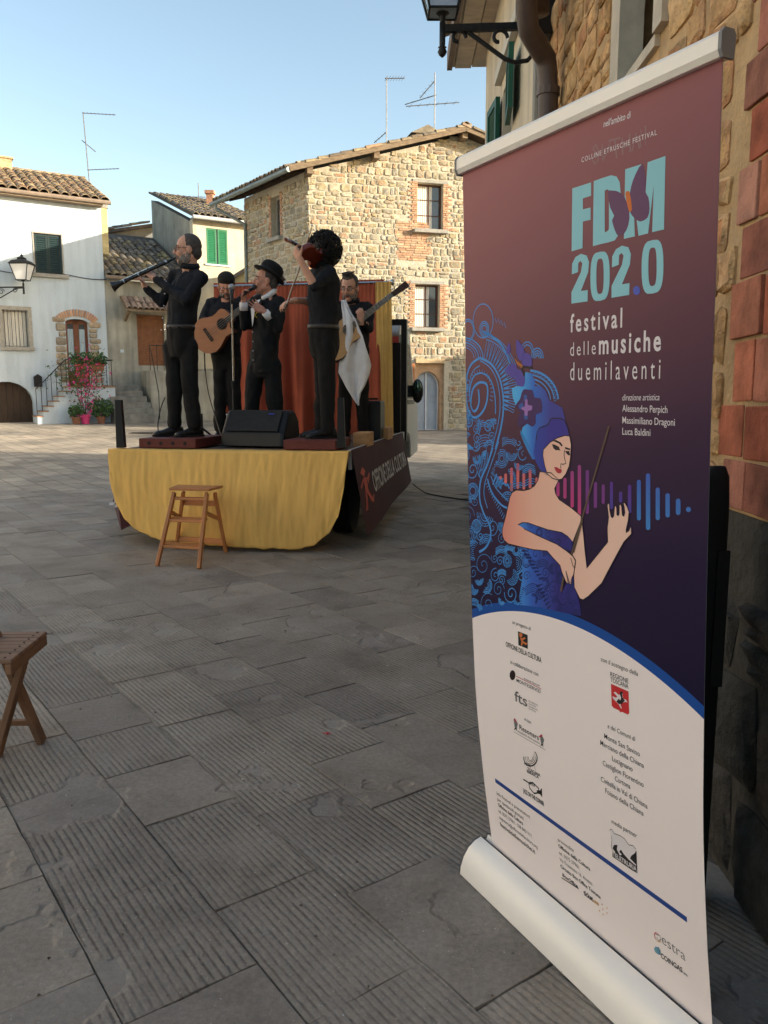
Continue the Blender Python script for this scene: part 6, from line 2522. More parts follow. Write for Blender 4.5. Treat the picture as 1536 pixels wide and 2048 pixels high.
# bowler hat, pushed back
hc = hd_.p(-.030, 0, .062)
ua = (hd_.u * .90 - hd_.f * .42).normalized()
fa = (hd_.f * .90 + hd_.u * .42).normalized()
g = MB()
rings = []
for h_, k in ((-.012, 1.38), (-.006, 1.44), (.002, 1.42), (.006, 1.05), (.02, 1.0), (.06, 1.0), (.095, .93), (.118, .74), (.13, .45), (.134, .1)):
    rings.append([hc + ua * (h_ + (.018 * abs(math.cos(t)) ** 2 if k > 1.3 else 0)) + (hd_.l * math.cos(t) * .096 + fa * math.sin(t) * .116) * k for t in [2 * math.pi * i / 28 for i in range(28)]])
g.loft(rings)
hat = g.build('bowler_hat', M('black_felt', (.009, .009, .010), .9, .3, 30, .001, 300), man, smooth=True)
g = MB()
g.loft([[hc + ua * h_ + (hd_.l * math.cos(t) * .0975 + fa * math.sin(t) * .1175) for t in [2 * math.pi * i / 28 for i in range(28)]] for h_ in (.008, .035)], False)
g.build('hat_band', M('black_satin', (.014, .014, .015), .4), hat, smooth=True)
# white shirt front, cuffs, buttons
l_ = ZV.cross(f3.normalized())
cN, cC = J['neck'], J['chest']
fn = f3.normalized()
ft = lambda x, z, k=.0: cC + l_ * x + ZV * z + fn * (.135 + k)
g = MB()
g.prism([ft(-.012, -.12, .008), ft(.05, .06, .004), ft(.05, .15, -.06), ft(-.045, .15, -.06), ft(-.06, .06, .002)], fn * .012)
g.build('shirt_front', whitecl, man)
for sd in (-1, 1):
    g = MB()
    g.prism([ft(-.012 + sd * .002, -.13, .014), ft(sd * .05, .05, .010), ft(sd * .095, .055, .0), ft(sd * .085, .13, -.05), ft(sd * .05, .15, -.055)], fn * .012)
    g.build('lapel', suit, man)
for k in range(4):
    MB().ball(ft(-.012, -.16 - .09 * k, .02), .009, nu=6, nv=4).build('button', M('pewter', (.35, .35, .36), .4, .1), man)
MB().tube([ft(.075, .02, .018), ft(.06, -.01, .03), ft(.085, -.03, .02)], .004, 5).build('lapel_pin', M('yellow_pin', (.6, .5, .05), .5), man)
for sd in 'LR':
    d = (J['wr' + sd] - J['el' + sd]).normalized()
    MB().tube([J['wr' + sd] - d * .075, J['wr' + sd] - d * .03, J['wr' + sd] + d * .002], [.042, .040, .038], 14).build('cuff', whitecl, man, smooth=True)
mh, mt = P_(482, 592, -.07), P_(508, 574, -.06)
mic = thing('microphone', mh, 'black hand microphone held to the lips of the singer', 'microphone')
g = MB()
dd = (mt - mh).normalized()
g.lathe(mh, dd, [(-.05, .008), (-.045, .011), (.0, .012), (.12, .016), (.125, .018)], 12)
g.build('handle', blackpl, mic, smooth=True)
g = MB()
g.ell(mh + dd * .15, dd * .033, dd.orthogonal().normalized() * .026, dd.cross(dd.orthogonal()).normalized() * .026, 12, 8)
g.build('grille', M('dark_mic_mesh', (.06, .06, .065), .4, .3, 300, .001, 500, metal=.6), mic, smooth=True)

# ------------------------------------------------------------ violin player
Y = 7.2
fl4 = ZD + .013 + HR
f4 = V(-.88, .30, 0)
hd_ = Head(P_(638, 500), V(-.95, .1, 0), .28, 1.05)
J = dict(neck=P_(650, 532, .0), chest=P_(648, 572), shL=P_(661, 548, -.16), shR=P_(630, 548, .14), elL=P_(628, 571, -.36), elR=P_(626, 603, .16), wrL=P_(601, 520, -.38), wrR=P_(588, 601, -.08),
         hpL=P_(651, 672, -.09), hpR=P_(644, 672, .09), knL=P_(655, 772, -.09), knR=P_(645, 772, .06), anL=P_(655, 866, -.07), anR=P_(644, 862, .10))
o_ = dict(floor=fl4, handL=(V(-.45, .15, .75), V(.35, .5, .25), -1, 1.0), handR=(V(-.75, -.25, -.25), V(0, .1, -1), -1, .75), toeL=V(-.9, -.35, 0), toeR=V(-.9, .0, 0), belt=True, wid=.175, dep=.135, belly=.05, seed=7.0, sleeve={'L': 0.0, 'R': .25}, wr=.008)
man, body = person('person', 'man with dark curly hair in black shirt playing the violin, seen from the side', J, f4, hd_, o_)
hd_.face(body)
# curls
r = random.Random(4)
g = MB()
hd_.el(g, -.035, 0, .03, .115, .10, .105, 14, 10)
hd_.el(g, -.085, 0, -.05, .07, .09, .09, 14, 10)
for k in range(520):
    while True:
        q = V(r.gauss(0, 1), r.gauss(0, 1), r.gauss(0, 1)).normalized()
        if q.x < .25 or q.z > .40:
            break
    c = hd_.p(-.050 + q.x * .128, q.y * .125, -.005 + q.z * (.135 if q.z > 0 else .135))
    a = (hd_.f * q.x + hd_.l * q.y + hd_.u * q.z).normalized()
    b_ = a.orthogonal().normalized()
    b_ = (b_ * math.cos(k) + a.cross(b_) * math.sin(k))
    c2 = a.cross(b_)
    rad = r.uniform(.007, .014)
    g.tube([c + a * (.014 * t - .012) + (b_ * math.cos(t * 2.6) + c2 * math.sin(t * 2.6)) * rad for t in [i * .5 for i in range(6)]], [.005, .0065, .0065, .006, .005, .003], 4)
ch_ = g.build('curly_hair', hairdk, man, smooth=True)
ch_['kind'] = 'stuff'
# violin tucked under the chin
varn = M('red_varnish', (.17, .028, .012), .3, .25, 8, spec=.6)
vo = P_(622, 507, -.16)
xa = (P_(588, 497, -.10) - P_(640, 517, -.16)).normalized()
xa = V(-.40, -.85, .10).normalized()
za = V(-.62, .10, .78)
za = (za - xa * za.dot(xa)).normalized()
ya = za.cross(xa)
Mx = MX(vo, xa, ya, za)
vi = thing('violin', vo, 'reddish brown violin under the chin of the curly haired player', 'violin')
half = [(-.178, 0), (-.176, .04), (-.16, .08), (-.13, .102), (-.09, .104), (-.055, .085), (-.04, .062), (-.01, .053), (.03, .053), (.055, .062), (.07, .08), (.10, .086), (.14, .075), (.165, .045), (.175, .02), (.178, 0)]
prof = half + [(x, -y) for x, y in reversed(half[1:-1])]
g = MB()
g.loft([[V(x * .97, y * .96, -.042) for x, y in prof], [V(x, y, -.035) for x, y in prof], [V(x, y, -.002) for x, y in prof], [V(x * .96, y * .94, .008) for x, y in prof], [V(x * .6, y * .5, .016) for x, y in prof]])
bd = g.xf(Mx).build('body', varn, vi, smooth=False)
MB().bar((.10, 0, .012), (.31, 0, .026), .026, .012).xf(Mx).build('neck', ebony, vi)
g = MB()
g.bar((.31, 0, .022), (.38, 0, .010), .022, .02)
g.ell(V(.39, 0, .012), V(.016, 0, 0), V(0, .014, 0), V(0, 0, .018), 10, 8)
g.xf(Mx).build('scroll', varn, vi)
MB().box((-.02, 0, .03), (.004, .05, .032)).xf(Mx).build('bridge', woodm, vi)
MB().ell(Mx @ V(-.15, .045, .022), xa * .035, ya * .035, za * .01, 10, 6).build('chin_rest', ebony, vi, smooth=True)
for k in range(4):
    MB().tube([V(-.10, (k - 1.5) * .009, .022), V(-.02, (k - 1.5) * .011, .047), V(.31, (k - 1.5) * .006, .036)], .0008, 4).xf(Mx).build('string', MATS['string_metal'], vi)
bt, bf = P_(625, 450, -.20), P_(570, 624, -.16)
bw = thing('violin_bow', bf, 'thin violin bow crossing upwards in front of the curly haired player', 'bow')
g = MB()
g.tube([bf, bf.lerp(bt, .5) + V(.008, 0, 0), bt], [.0055, .0045, .0035], 6)
g.build('stick', M('pernambuco', (.16, .05, .022), .35, .1), bw)
off = V(-.012, .0, -.005)
MB().bar(bf.lerp(bt, .06) + off, bf.lerp(bt, .97) + off * .8, .006, .0012).build('hair', M('horsehair', (.6, .58, .5), .7), bw)
MB().bar(bf.lerp(bt, .03) + off * .5, bf.lerp(bt, .10) + off * .5, .01, .02).build('frog', ebony, bw)
MB().bar(bt, bt + off * 1.1, .006, .01).build('tip', whitecl, bw)

# ------------------------------------------------------------ guitarist at the back right
Y = 8.35
f5 = V(-.25, -.97, 0)
hd_ = Head(P_(699, 576), V(-.28, -1, 0), .25, 1.06)
J = dict(neck=P_(704, 608, .04), chest=P_(708, 642, .03), shL=P_(735, 616, .03), shR=P_(676, 614, .05), elL=P_(739, 657, -.12), elR=P_(662, 660, .0), wrL=P_(723, 642, -.24), wrR=P_(681, 668, -.22),
         hpL=P_(722, 712, .02), hpR=P_(692, 712, .04), knL=P_(724, 790, 0), knR=P_(690, 790, .02), anL=P_(726, 862, .02), anR=P_(690, 862, .04))
o_ = dict(floor=ZD, handL=(V(-.12, -.15, .85), V(-.3, .85, .1), -1, 1.15), handR=(V(.55, -.1, -.3), V(.0, .9, -.2), 1, .6), toeL=V(.1, -1, 0), toeR=V(-.4, -1, 0), wid=.185, dep=.12, seed=9.0)
man, body = person('person', 'grey haired man in glasses with a white cloth over his shoulder playing guitar', J, f5, hd_, o_)
hd_.face(body)
hd_.brows(hairgr, body)
hd_.hair(hairgr, man, 1.02, .072, .004)
g = MB()
r = random.Random(2)
for k in range(60):
    q = hd_.p(.035 + r.uniform(-.05, .03), r.uniform(-.045, .05), .118 + r.uniform(-.01, .01))
    g.tube([q, q + hd_.u * .02 - hd_.l * .015, q + hd_.u * .03 + V(.03, 0, .0) * r.uniform(.4, 1)], [.006, .005, .002], 4)
tf = g.build('hair_tuft', hairgr, man)
tf['kind'] = 'stuff'
hd_.beard(beardg, man, .72)
hd_.glasses(man, M('brown_frame', (.09, .04, .025)))
guitar('classical_guitar', 'classical guitar with dark sides held by the grey haired man', P_(686, 668, -.26), P_(768, 600, -.22) - P_(690, 662, -.26), V(-.25, -1, .10), 1.0, M('spruce_top', (.55, .31, .12), .35, .08, 5, spec=.5, stretch=(1, 1, 8)), M('dark_rosewood', (.035, .015, .010), .35, .1), M('mahogany_neck', (.16, .07, .035)), 6, True, headlen=.19, necklen=.43)
# white cloth over the shoulder, hanging in folds
outl = [(1035, 640, 1075, 640), (1035, 690, 1125, 760), (1045, 760, 1160, 810), (1050, 860, 1180, 860), (1045, 930, 1220, 950), (1035, 1030, 1250, 1060), (1020, 1150, 1275, 1140), (1012, 1260, 1290, 1200), (1045, 1320, 1275, 1270), (1080, 1390, 1235, 1370), (1120, 1460, 1200, 1430), (1160, 1520, 1185, 1500), (1178, 1540, 1185, 1540)]
g = MB()
nu = 34
rows = []
for k in range(len(outl) - 1):
    for t in (0, .25, .5, .75):
        rows.append([a + (b - a) * t for a, b in zip(outl[k], outl[k + 1])])
rows.append(outl[-1])
for j, (xa_, ya_, xb_, yb2_) in enumerate(rows):
    v = j / len(rows)
    for i in range(nu + 1):
        t = i / nu
        px, py = 440 + (xa_ + (xb_ - xa_) * t) / 4.267, 450 + (ya_ + (yb2_ - ya_) * t) / 4.267
        fold = math.sin(t * 9 + v * 5 + 2 * noise.noise(V(t * 2, v * 3, 1))) * .035 * min(1, v * 2.5) + noise.noise(V(t * 6, v * 9, 2)) * .02
        g.v.append(P_(px, py, -.17 - .10 * math.sin(min(1, v * 3) * math.pi / 2) + fold))
for j in range(len(rows) - 1):
    for i in range(nu):
        a = j * (nu + 1) + i
        g.f.append((a, a + 1, a + nu + 2, a + nu + 1))
        g.m.append(0)
cl_ = g.build('shoulder_cloth', whitecl, smooth=True)
cl_.modifiers.new('s', 'SOLIDIFY').thickness = .004
tag(cl_, 'creased white cloth hanging from the shoulder of the grey haired guitarist', 'cloth')

# ================================================================== ROLL-UP BANNER
BAZ = math.radians(-27.3)
BD = V(math.sin(BAZ), math.cos(BAZ), 0)          # along the banner, away from the camera
BN = V(-math.cos(BAZ), math.sin(BAZ), 0)         # the printed side looks this way
BP = V(0.3022, 2.0659, 0)
BW = 0.748
ZTOP = 1.872
NPROF = [(0.0, -.004), (.09, 0.0), (.29, .033), (.48, .058), (.58, .068), (.80, .083), (1.065, .097), (1.318, .109), (1.56, .117), (1.9, .130)]


def nprof(z):
    for i in range(len(NPROF) - 1):
        (a, x), (b, y) = NPROF[i], NPROF[i + 1]
        if z <= b or i == len(NPROF) - 2:
            return x + (y - x) * (z - a) / (b - a)


def bsurf(u, z, n=0.0):
    k = (nprof(z - .03) + nprof(z) + nprof(z + .03)) / 3
    return BP - BD * u + BN * (k + n) + ZV * z


def buv(px, py):
    """where on the sheet the print mark seen at this photo position sits"""
    r = ray(px, py)
    n = .09
    for _ in range(8):
        o = BP + BN * n
        t = (o - CAM).dot(BN) / r.dot(BN)
        q = CAM + r * t
        n = (nprof(q.z - .03) + nprof(q.z) + nprof(q.z + .03)) / 3
    return (-(q - BP).dot(BD), q.z)


ban = thing('roll_up_banner', BP - BD * BW / 2, 'tall purple and white roll-up festival banner with lettering and violinist drawing', 'banner')
# --- sheet with its printed ground
sm_ = bpy.data.materials.new('banner_print')
sm_.use_nodes = True
N, L = sm_.node_tree.nodes, sm_.node_tree.links
bs = N['Principled BSDF']
bs.inputs['Roughness'].default_value = .55
bs.inputs['Specular IOR Level'].default_value = .18
uvn = N.new('ShaderNodeUVMap')
sx = N.new('ShaderNodeSeparateXYZ')
L.new(uvn.outputs[0], sx.inputs[0])


def nramp(N, L, f, st):
    r_ = N.new('ShaderNodeValToRGB')
    r_.color_ramp.elements.remove(r_.color_ramp.elements[0])
    r_.color_ramp.elements[0].position = st[0][0]
    r_.color_ramp.elements[0].color = (*st[0][1], 1)
    for p, c in st[1:]:
        r_.color_ramp.elements.new(p).color = (*c, 1)
    L.new(f, r_.inputs[0])
    return r_.outputs[0]


def nmath(N, L, op, a, b=None):
    x = N.new('ShaderNodeMath')
    x.operation = op
    for i, v in enumerate((a, b)):
        if v is None:
            continue
        if isinstance(v, (int, float)):
            x.inputs[i].default_value = v
        else:
            L.new(v, x.inputs[i])
    return x.outputs[0]


def nmix(N, L, f, a, b):
    x = N.new('ShaderNodeMix')
    x.data_type = 'RGBA'
    for s_, v in ((x.inputs[0], f), (x.inputs[6], a), (x.inputs[7], b)):
        if isinstance(v, tuple):
            s_.default_value = (*v[:3], 1)
        else:
            L.new(v, s_)
    return x.outputs[2]


# gradient runs down and a little to the right
g_ = nmath(N, L, 'SUBTRACT', sx.outputs[1], nmath(N, L, 'MULTIPLY', sx.outputs[0], .10))
grad = nramp(N, L, g_, [(.30, (.008, .005, .030)), (.46, (.018, .009, .042)), (.58, (.045, .019, .052)), (.70, (.125, .048, .070)), (.82, (.235, .09, .105)), (.95, (.35, .128, .135))])
# white foot under a curved edge (arc through three points)
A_, B_, C_ = buv(943, 1237), buv(1075, 1228), buv(1421, 1452)


def circ(a, b, c):
    d = 2 * (a[0] * (b[1] - c[1]) + b[0] * (c[1] - a[1]) + c[0] * (a[1] - b[1]))
    ux = ((a[0] ** 2 + a[1] ** 2) * (b[1] - c[1]) + (b[0] ** 2 + b[1] ** 2) * (c[1] - a[1]) + (c[0] ** 2 + c[1] ** 2) * (a[1] - b[1])) / d
    uy = ((a[0] ** 2 + a[1] ** 2) * (c[0] - b[0]) + (b[0] ** 2 + b[1] ** 2) * (a[0] - c[0]) + (c[0] ** 2 + c[1] ** 2) * (b[0] - a[0])) / d
    return ux, uy, math.hypot(a[0] - ux, a[1] - uy)


cx, cy, cr_ = circ(A_, B_, C_)
dist = nmath(N, L, 'SQRT', nmath(N, L, 'ADD', nmath(N, L, 'POWER', nmath(N, L, 'SUBTRACT', nmath(N, L, 'MULTIPLY', sx.outputs[0], BW), cx), 2.0), nmath(N, L, 'POWER', nmath(N, L, 'SUBTRACT', nmath(N, L, 'MULTIPLY', sx.outputs[1], ZTOP), cy), 2.0)))
inblue = nmath(N, L, 'LESS_THAN', dist, cr_ + .022)
inwhite = nmath(N, L, 'LESS_THAN', dist, cr_)
col = nmix(N, L, inblue, grad, (.012, .075, .33))
col = nmix(N, L, inwhite, col, (.90, .80, .785))
L.new(col, bs.inputs['Base Color'])
nu, nv = 14, 90
g = MB()
for i in range(nu + 1):
    for j in range(nv + 1):
        u, z = BW * i / nu, .07 + (ZTOP - .02 - .07) * j / nv
        g.v.append(bsurf(u, z))
        g.uv.append((i / nu, z / ZTOP))
for i in range(nu):
    for j in range(nv):
        a = i * (nv + 1) + j
        g.f.append((a, a + nv + 1, a + nv + 2, a + 1))
        g.m.append(0)
# the back of the sheet is plain grey
nb_ = len(g.v)
for i in range(nu + 1):
    for j in range(nv + 1):
        u, z = BW * i / nu, .07 + (ZTOP - .02 - .07) * j / nv
        g.v.append(bsurf(u, z, -.0012))
        g.uv.append((0, 0))
for i in range(nu):
    for j in range(nv):
        a = nb_ + i * (nv + 1) + j
        g.f.append((a, a + 1, a + nv + 2, a + nv + 1))
        g.m.append(1)
sheet = g.build('sheet', [sm_, M('banner_back', (.30, .30, .30), .8, .05)], ban, smooth=True)

# --- top bar and base
pr = [(-.012, -.020), (.010, -.020), (.015, -.010), (.015, .012), (.009, .019), (-.009, .019), (-.014, .012)]
g = MB()
g.loft([[bsurf(u, ZTOP, 0) + BN * x + ZV * y for x, y in pr] for u in (-.004, BW + .004)])
tb = g.build('top_bar', alu, ban)
for u0, u1 in ((-.010, -.0045), (BW + .0045, BW + .011)):
    g = MB()
    g.loft([[bsurf(u, ZTOP, 0) + BN * x * 1.12 + ZV * y * 1.12 for x, y in pr] for u in (u0, u1)])
    g.build('end_cap', M('grey_plastic', (.22, .22, .23), .5, .1), tb)
bpf = [(.080, 0), (.078, .022), (.068, .050), (.052, .073), (.032, .088), (.012, .094), (.010, .084), (-.008, .084), (-.012, .094), (-.04, .085), (-.07, .05), (-.08, 0)]
g = MB()
g.loft([[BP - BD * u + BN * x + ZV * (y + .004) for x, y in bpf] for u in (-.040, BW + .04)])
base = g.build('base', alu, ban, smooth=False)
for f_ in base.data.polygons:
    f_.use_smooth = len(f_.vertices) == 4 and abs(f_.normal.dot(BD)) < .1
try:
    base.data.set_sharp_from_angle(angle=math.radians(50))
except Exception:
    pass
g = MB()
g.fbox(Frame(BP, (-BD.x, -BD.y)), -.05, BW + .05, .086, .092, -.002, .002)
g = MB()
g.loft([[BP - BD * u + BN * x + ZV * y for x, y in ((.0105, .0885), (.003, .0895), (.003, .094), (.0105, .0985))] for u in (-.039, BW + .038)])
g.build('slot_lip', blackpl, base)
for u in (-.0405, BW + .0405):
    g = MB()
    g.loft([[BP - BD * (u + k) + BN * x * 1.0 + ZV * (y * 1.0 + .004) for x, y in bpf] for k in (-.006, .002)])
    g.build('end_cap', M('dark_grey_plastic', (.08, .08, .085), .5, .1), base)
MB().tube([bsurf(BW * .5, .09) - BN * .03 + ZV * 0, bsurf(BW * .5, ZTOP - .02) - BN * .02], .008, 8).build('support_pole', alu, ban)


# --- print: thin coloured films lying on the sheet
def pm(name, col):
    return M('print_' + name, col, .55, .0, 2, spec=.3)


def gradm(name, axis, st):
    key = 'printg_' + name
    if key in MATS:
        return MATS[key]
    m = bpy.data.materials.new(key)
    MATS[key] = m
    m.use_nodes = True
    N, L = m.node_tree.nodes, m.node_tree.links
    b = N['Principled BSDF']
    b.inputs['Roughness'].default_value = .55
    b.inputs['Specular IOR Level'].default_value = .3
    uvn = N.new('ShaderNodeUVMap')
    sx = N.new('ShaderNodeSeparateXYZ')
    L.new(uvn.outputs[0], sx.inputs[0])
    L.new(nramp(N, L, sx.outputs[axis], st), b.inputs['Base Color'])
    return m


def film(name, vs, fs, mat, layer, parent=None):
    """vs in sheet coordinates (u, z); long edges are split so that the film follows the sheet"""
    bm = bmesh.new()
    bv = [bm.verts.new((min(BW - .0015, max(.0015, u)), z, 0)) for u, z in vs]
    for f in fs:
        try:
            bm.faces.new([bv[i] for i in f])
        except ValueError:
            pass
    bmesh.ops.triangulate(bm, faces=bm.faces[:])
    for _ in range(4):
        lg = [e for e in bm.edges if e.calc_length() > .05]
        if not lg:
            break
        bmesh.ops.subdivide_edges(bm, edges=lg, cuts=1)
        bmesh.ops.triangulate(bm, faces=[f for f in bm.faces if len(f.verts) > 3])
    for f in bm.faces:                 # all films face outwards
        f.normal_update()
        if f.normal.z < 0:
            f.normal_flip()
    ul = bm.loops.layers.uv.new('UVMap')
    for f in bm.faces:
        for l in f.loops:
            l[ul].uv = (l.vert.co.x / BW, l.vert.co.y / ZTOP)
    for v in bm.verts:
        v.co = bsurf(v.co.x, v.co.y, .00016 * layer + .00012)
    me = bpy.data.meshes.new(name)
    bm.to_mesh(me)
    bm.free()
    me.materials.append(mat)
    return link(name, me, parent or sheet)


def Q(pts, conv=None):
    return [buv(*(conv(x, y) if conv else (x, y))) for x, y in pts]


def conv(ox, oy, k):
    return lambda x, y: (ox + x / k, oy + y / k)


z1 = conv(900, 180, 2.743)
zA = conv(900, 600, 5.4857)
zB = conv(900, 860, 5.1214)
zC = conv(1100, 820, 4.8)
z4 = conv(920, 1200, 4.6536)
z5 = conv(1160, 1280, 5.12)
z6 = conv(920, 1540, 4.8)
z7 = conv(1160, 1580, 4.3767)


def smooth_loop(p, n=3):
    out = []
    m = len(p)
    for i in range(m):
        a, b, c, d = [V(*p[(i + k) % m]) for k in (-1, 0, 1, 2)]
        for k in range(n):
            t = k / n
            q = .5 * ((2 * b) + (c - a) * t + (2 * a - 5 * b + 4 * c - d) * t * t + (3 * b - a - 3 * c + d) * t ** 3)
            out.append((q.x, q.y))
    return out


def smooth_line(p, n=4):
    P = [Vector(q) for q in p]
    out = []
    for i in range(len(P) - 1):
        a, b, c, d = P[max(0, i - 1)], P[i], P[i + 1], P[min(len(P) - 1, i + 2)]
        for k in range(n):
            t = k / n
            out.append(tuple(.5 * ((2 * b) + (c - a) * t + (2 * a - 5 * b + 4 * c - d) * t * t + (3 * b - a - 3 * c + d) * t ** 3)))
    out.append(tuple(P[-1]))
    return out


def poly(name, pts, mat, layer, cv=None, sm=0):
    q = Q(pts, cv)
    if sm:
        q = smooth_loop(q, sm)
    film(name, q, [tuple(range(len(q)))], mat, layer)
    return q


class Rib:
    """collects ribbons in sheet coordinates"""
    def __init__(s):
        s.v, s.f = [], []

    def add(s, p, w, w2=None):
        if len(p) < 2:
            return
        b = len(s.v)
        m = len(p)
        for i in range(m):
            a, c = Vector(p[max(0, i - 1)]), Vector(p[min(m - 1, i + 1)])
            d = c - a
            if d.length < 1e-9:
                d = Vector((1, 0))
            d.normalize()
            k = w / 2 if w2 is None else (w + (w2 - w) * i / (m - 1)) / 2
            s.v.append((p[i][0] - d.y * k, p[i][1] + d.x * k))
            s.v.append((p[i][0] + d.y * k, p[i][1] - d.x * k))
        for i in range(m - 1):
            s.f.append((b + 2 * i, b + 2 * i + 1, b + 2 * i + 3, b + 2 * i + 2))

    def film(s, name, mat, layer):
        o = film(name, s.v, s.f, mat, layer)
        return o


def text(txt, p0, p1, cap, mat, bold=0.0, shear=0.0, sp=1.0, layer=2, name='lettering'):
    """p0, p1: photo positions of the two ends of the base line; cap: capital height in photo pixels at p0"""
    a, b = buv(*p0), buv(*p1)
    c = buv(p0[0], p0[1] - cap)
    h = c[1] - a[1]
    vs, fs, _ = text_mesh(txt, bold, shear, sp)
    return film(name, [(a[0] + (b[0] - a[0]) * x, a[1] + (b[1] - a[1]) * x + h * y) for x, y in vs], fs, mat, layer)


paper = pm('white', (.76, .70, .72))
inkm = pm('black', (.018, .017, .018))
cyan = pm('cyan', (.27, .58, .66))
navy = pm('navy', (.014, .012, .035))
blue = pm('line_blue', (.06, .28, .70))
# -- big lettering
poly('letter_f', [(672, 540), (775, 507), (775, 580), (730, 595), (730, 655), (772, 645), (772, 712), (730, 722), (728, 868), (668, 885)], cyan, 2, z1)


def ringfilm(name, outer, inner, mat, layer, cv):
    o, i = Q(outer, cv), Q(inner, cv)
    n = len(o)
    film(name, o + i, [(k, (k + 1) % n, n + (k + 1) % n, n + k) for k in range(n)], mat, layer)


ringfilm('letter_d', [(790, 500), (840, 482), (885, 468), (915, 475), (932, 505), (937, 560), (936, 750), (925, 795), (905, 825), (870, 836), (825, 846), (785, 857), (786, 740), (788, 620)],
         [(850, 553), (856, 548), (862, 546), (868, 546), (872, 551), (873, 570), (873, 580), (873, 745), (872, 765), (866, 773), (860, 777), (850, 781), (850, 740), (850, 620)], cyan, 2, z1)
poly('letter_m', [(962, 435), (1050, 408), (1073, 580), (1085, 397), (1183, 362), (1175, 765), (1110, 780), (1119, 520), (1088, 787), (1035, 800), (1007, 560), (1015, 803), (955, 817)], cyan, 2, z1)


def two(ox, oy, sx_, sy_, sk):
    p = [(0, 0), (0, -62), (52, -165), (60, -212), (50, -228), (38, -218), (36, -168), (2, -160), (4, -218), (22, -252), (52, -266), (84, -252), (97, -214), (92, -160), (52, -62), (90, -62), (88, 0)]
    return [(ox + x * sx_, oy + y * sy_ + x * sk) for x, y in p]


def zero(ox, oy, w, h, sk, inner):
    out = []
    n = 24
    for k in range(n):
        a = 2 * math.pi * k / n
        c, s_ = math.cos(a), math.sin(a)
        e = .55
        wx, hy = (w / 2, h / 2) if not inner else (w * .19, h * .36)
        x = math.copysign(abs(c) ** e, c) * wx
        y = math.copysign(abs(s_) ** .8, s_) * hy
        out.append((ox + x, oy + y + x * sk))
    return out


poly('digit', two(667, 1172, 1.0, 1.0, -.14), cyan, 2, z1)
ringfilm('digit', zero(824, 1022, 106, 270, -.16, False), zero(824, 1022, 106, 270, -.16, True), cyan, 2, z1)
poly('digit', two(887, 1140, 1.1, 1.04, -.18), cyan, 2, z1)
ringfilm('digit', zero(1112, 970, 120, 294, -.18, False), zero(1112, 970, 120, 294, -.18, True), cyan, 2, z1)
poly('dot', [(1025 + 19 * math.cos(a), 1100 + 25 * math.sin(a)) for a in [2 * math.pi * k / 20 for k in range(20)]], gradm('dot', 0, [(.68, (.25, .40, .85)), (.76, (.07, .10, .5))]), 3, z1)
wing = gradm('wing', 1, [(.72, (.05, .02, .20)), (.78, (.12, .05, .35)), (.86, (.13, .05, .13))])
poly('butterfly', [(868, 560), (890, 552), (925, 558), (960, 590), (985, 665), (980, 740), (955, 790), (925, 800), (908, 775), (890, 715), (902, 690), (880, 645)], wing, 3, z1, 2)
poly('butterfly', [(988, 665), (985, 600), (995, 530), (1020, 460), (1058, 405), (1075, 500), (1074, 560), (1090, 590), (1096, 650), (1085, 700), (1045, 722), (1010, 700)], wing, 3, z1, 2)
poly('butterfly_body', [(963, 570), (975, 555), (988, 565), (1000, 650), (990, 668), (980, 655)], pm('orange', (.65, .16, .03)), 4, z1, 2)
text("nell'ambito di", (1207, 254.7), (1262, 235.4), 13, paper, .01, .2)
text('COLLINE ETRUSCHE FESTIVAL', (1163.2, 325), (1314, 269.3), 9.5, paper, .004, 0, 1.25)
rb_ = Rib()
for p in ([(800, 300), (785, 320), (800, 345), (815, 330), (800, 300)], [(800, 345), (780, 380), (795, 405), (815, 385), (800, 345)], [(835, 300), (840, 390)], [(840, 390), (880, 290)], [(870, 280), (935, 262)], [(905, 270), (915, 375)], [(945, 265), (948, 355)], [(985, 240), (990, 340)], [(946, 315), (990, 300)], [(1000, 335), (1020, 235), (1040, 320)], [(1045, 315), (1045, 215), (1075, 300), (1072, 195)]):
    rb_.add(Q(p, z1), .004)
rb_.film('faint_sketch', pm('faint', (.29, .155, .165)), 1)
text('festival', (1140.6, 664), (1244.5, 654), 35, paper, .018, 0, 1.35)
text('delle', (1140.6, 712), (1191.6, 708.3), 27, paper, -.004, 0, 1.4)
text('musiche', (1198, 707.8), (1321.8, 700.6), 38, paper, .022, 0, 1.3)
text('duemilaventi', (1140.6, 760.6), (1320.5, 757.5), 36, paper, -.002, 0, 1.5)
text('direzione artistica', (1245, 801), (1319, 800.5), 12.5, paper, 0, .22)
for t_, a, b in (('Alessandro Perpich', (1245, 823), (1335, 826)), ('Massimiliano Dragoni', (1245, 846.5), (1350, 851.5)), ('Luca Baldini', (1245, 869), (1301, 872))):
    text(t_, a, b, 13.5, paper, .004)
# -- the violinist
skin_g = gradm('skin', 0, [(.10, (.66, .15, .13)), (.22, (.76, .30, .23)), (.36, (.82, .46, .35)), (.62, (.86, .56, .45))])
hair_g = gradm('hair', 0, [(.25, (.09, .46, .84)), (.31, (.06, .36, .80)), (.36, (.03, .14, .55)), (.44, (.05, .05, .30))])
dress_g = gradm('dress', 0, [(.18, (.08, .42, .84)), (.26, (.06, .30, .74)), (.34, (.03, .11, .50)), (.46, (.03, .025, .20))])
# hair ornament field: scroll work in the left strip
lines = Rib()
fat = Rib()


def spline(pts, cv, w, both=0.0, tgt=None):
    q = smooth_line(Q(pts, cv), 5)
    (tgt or lines).add(q, w)
    return q


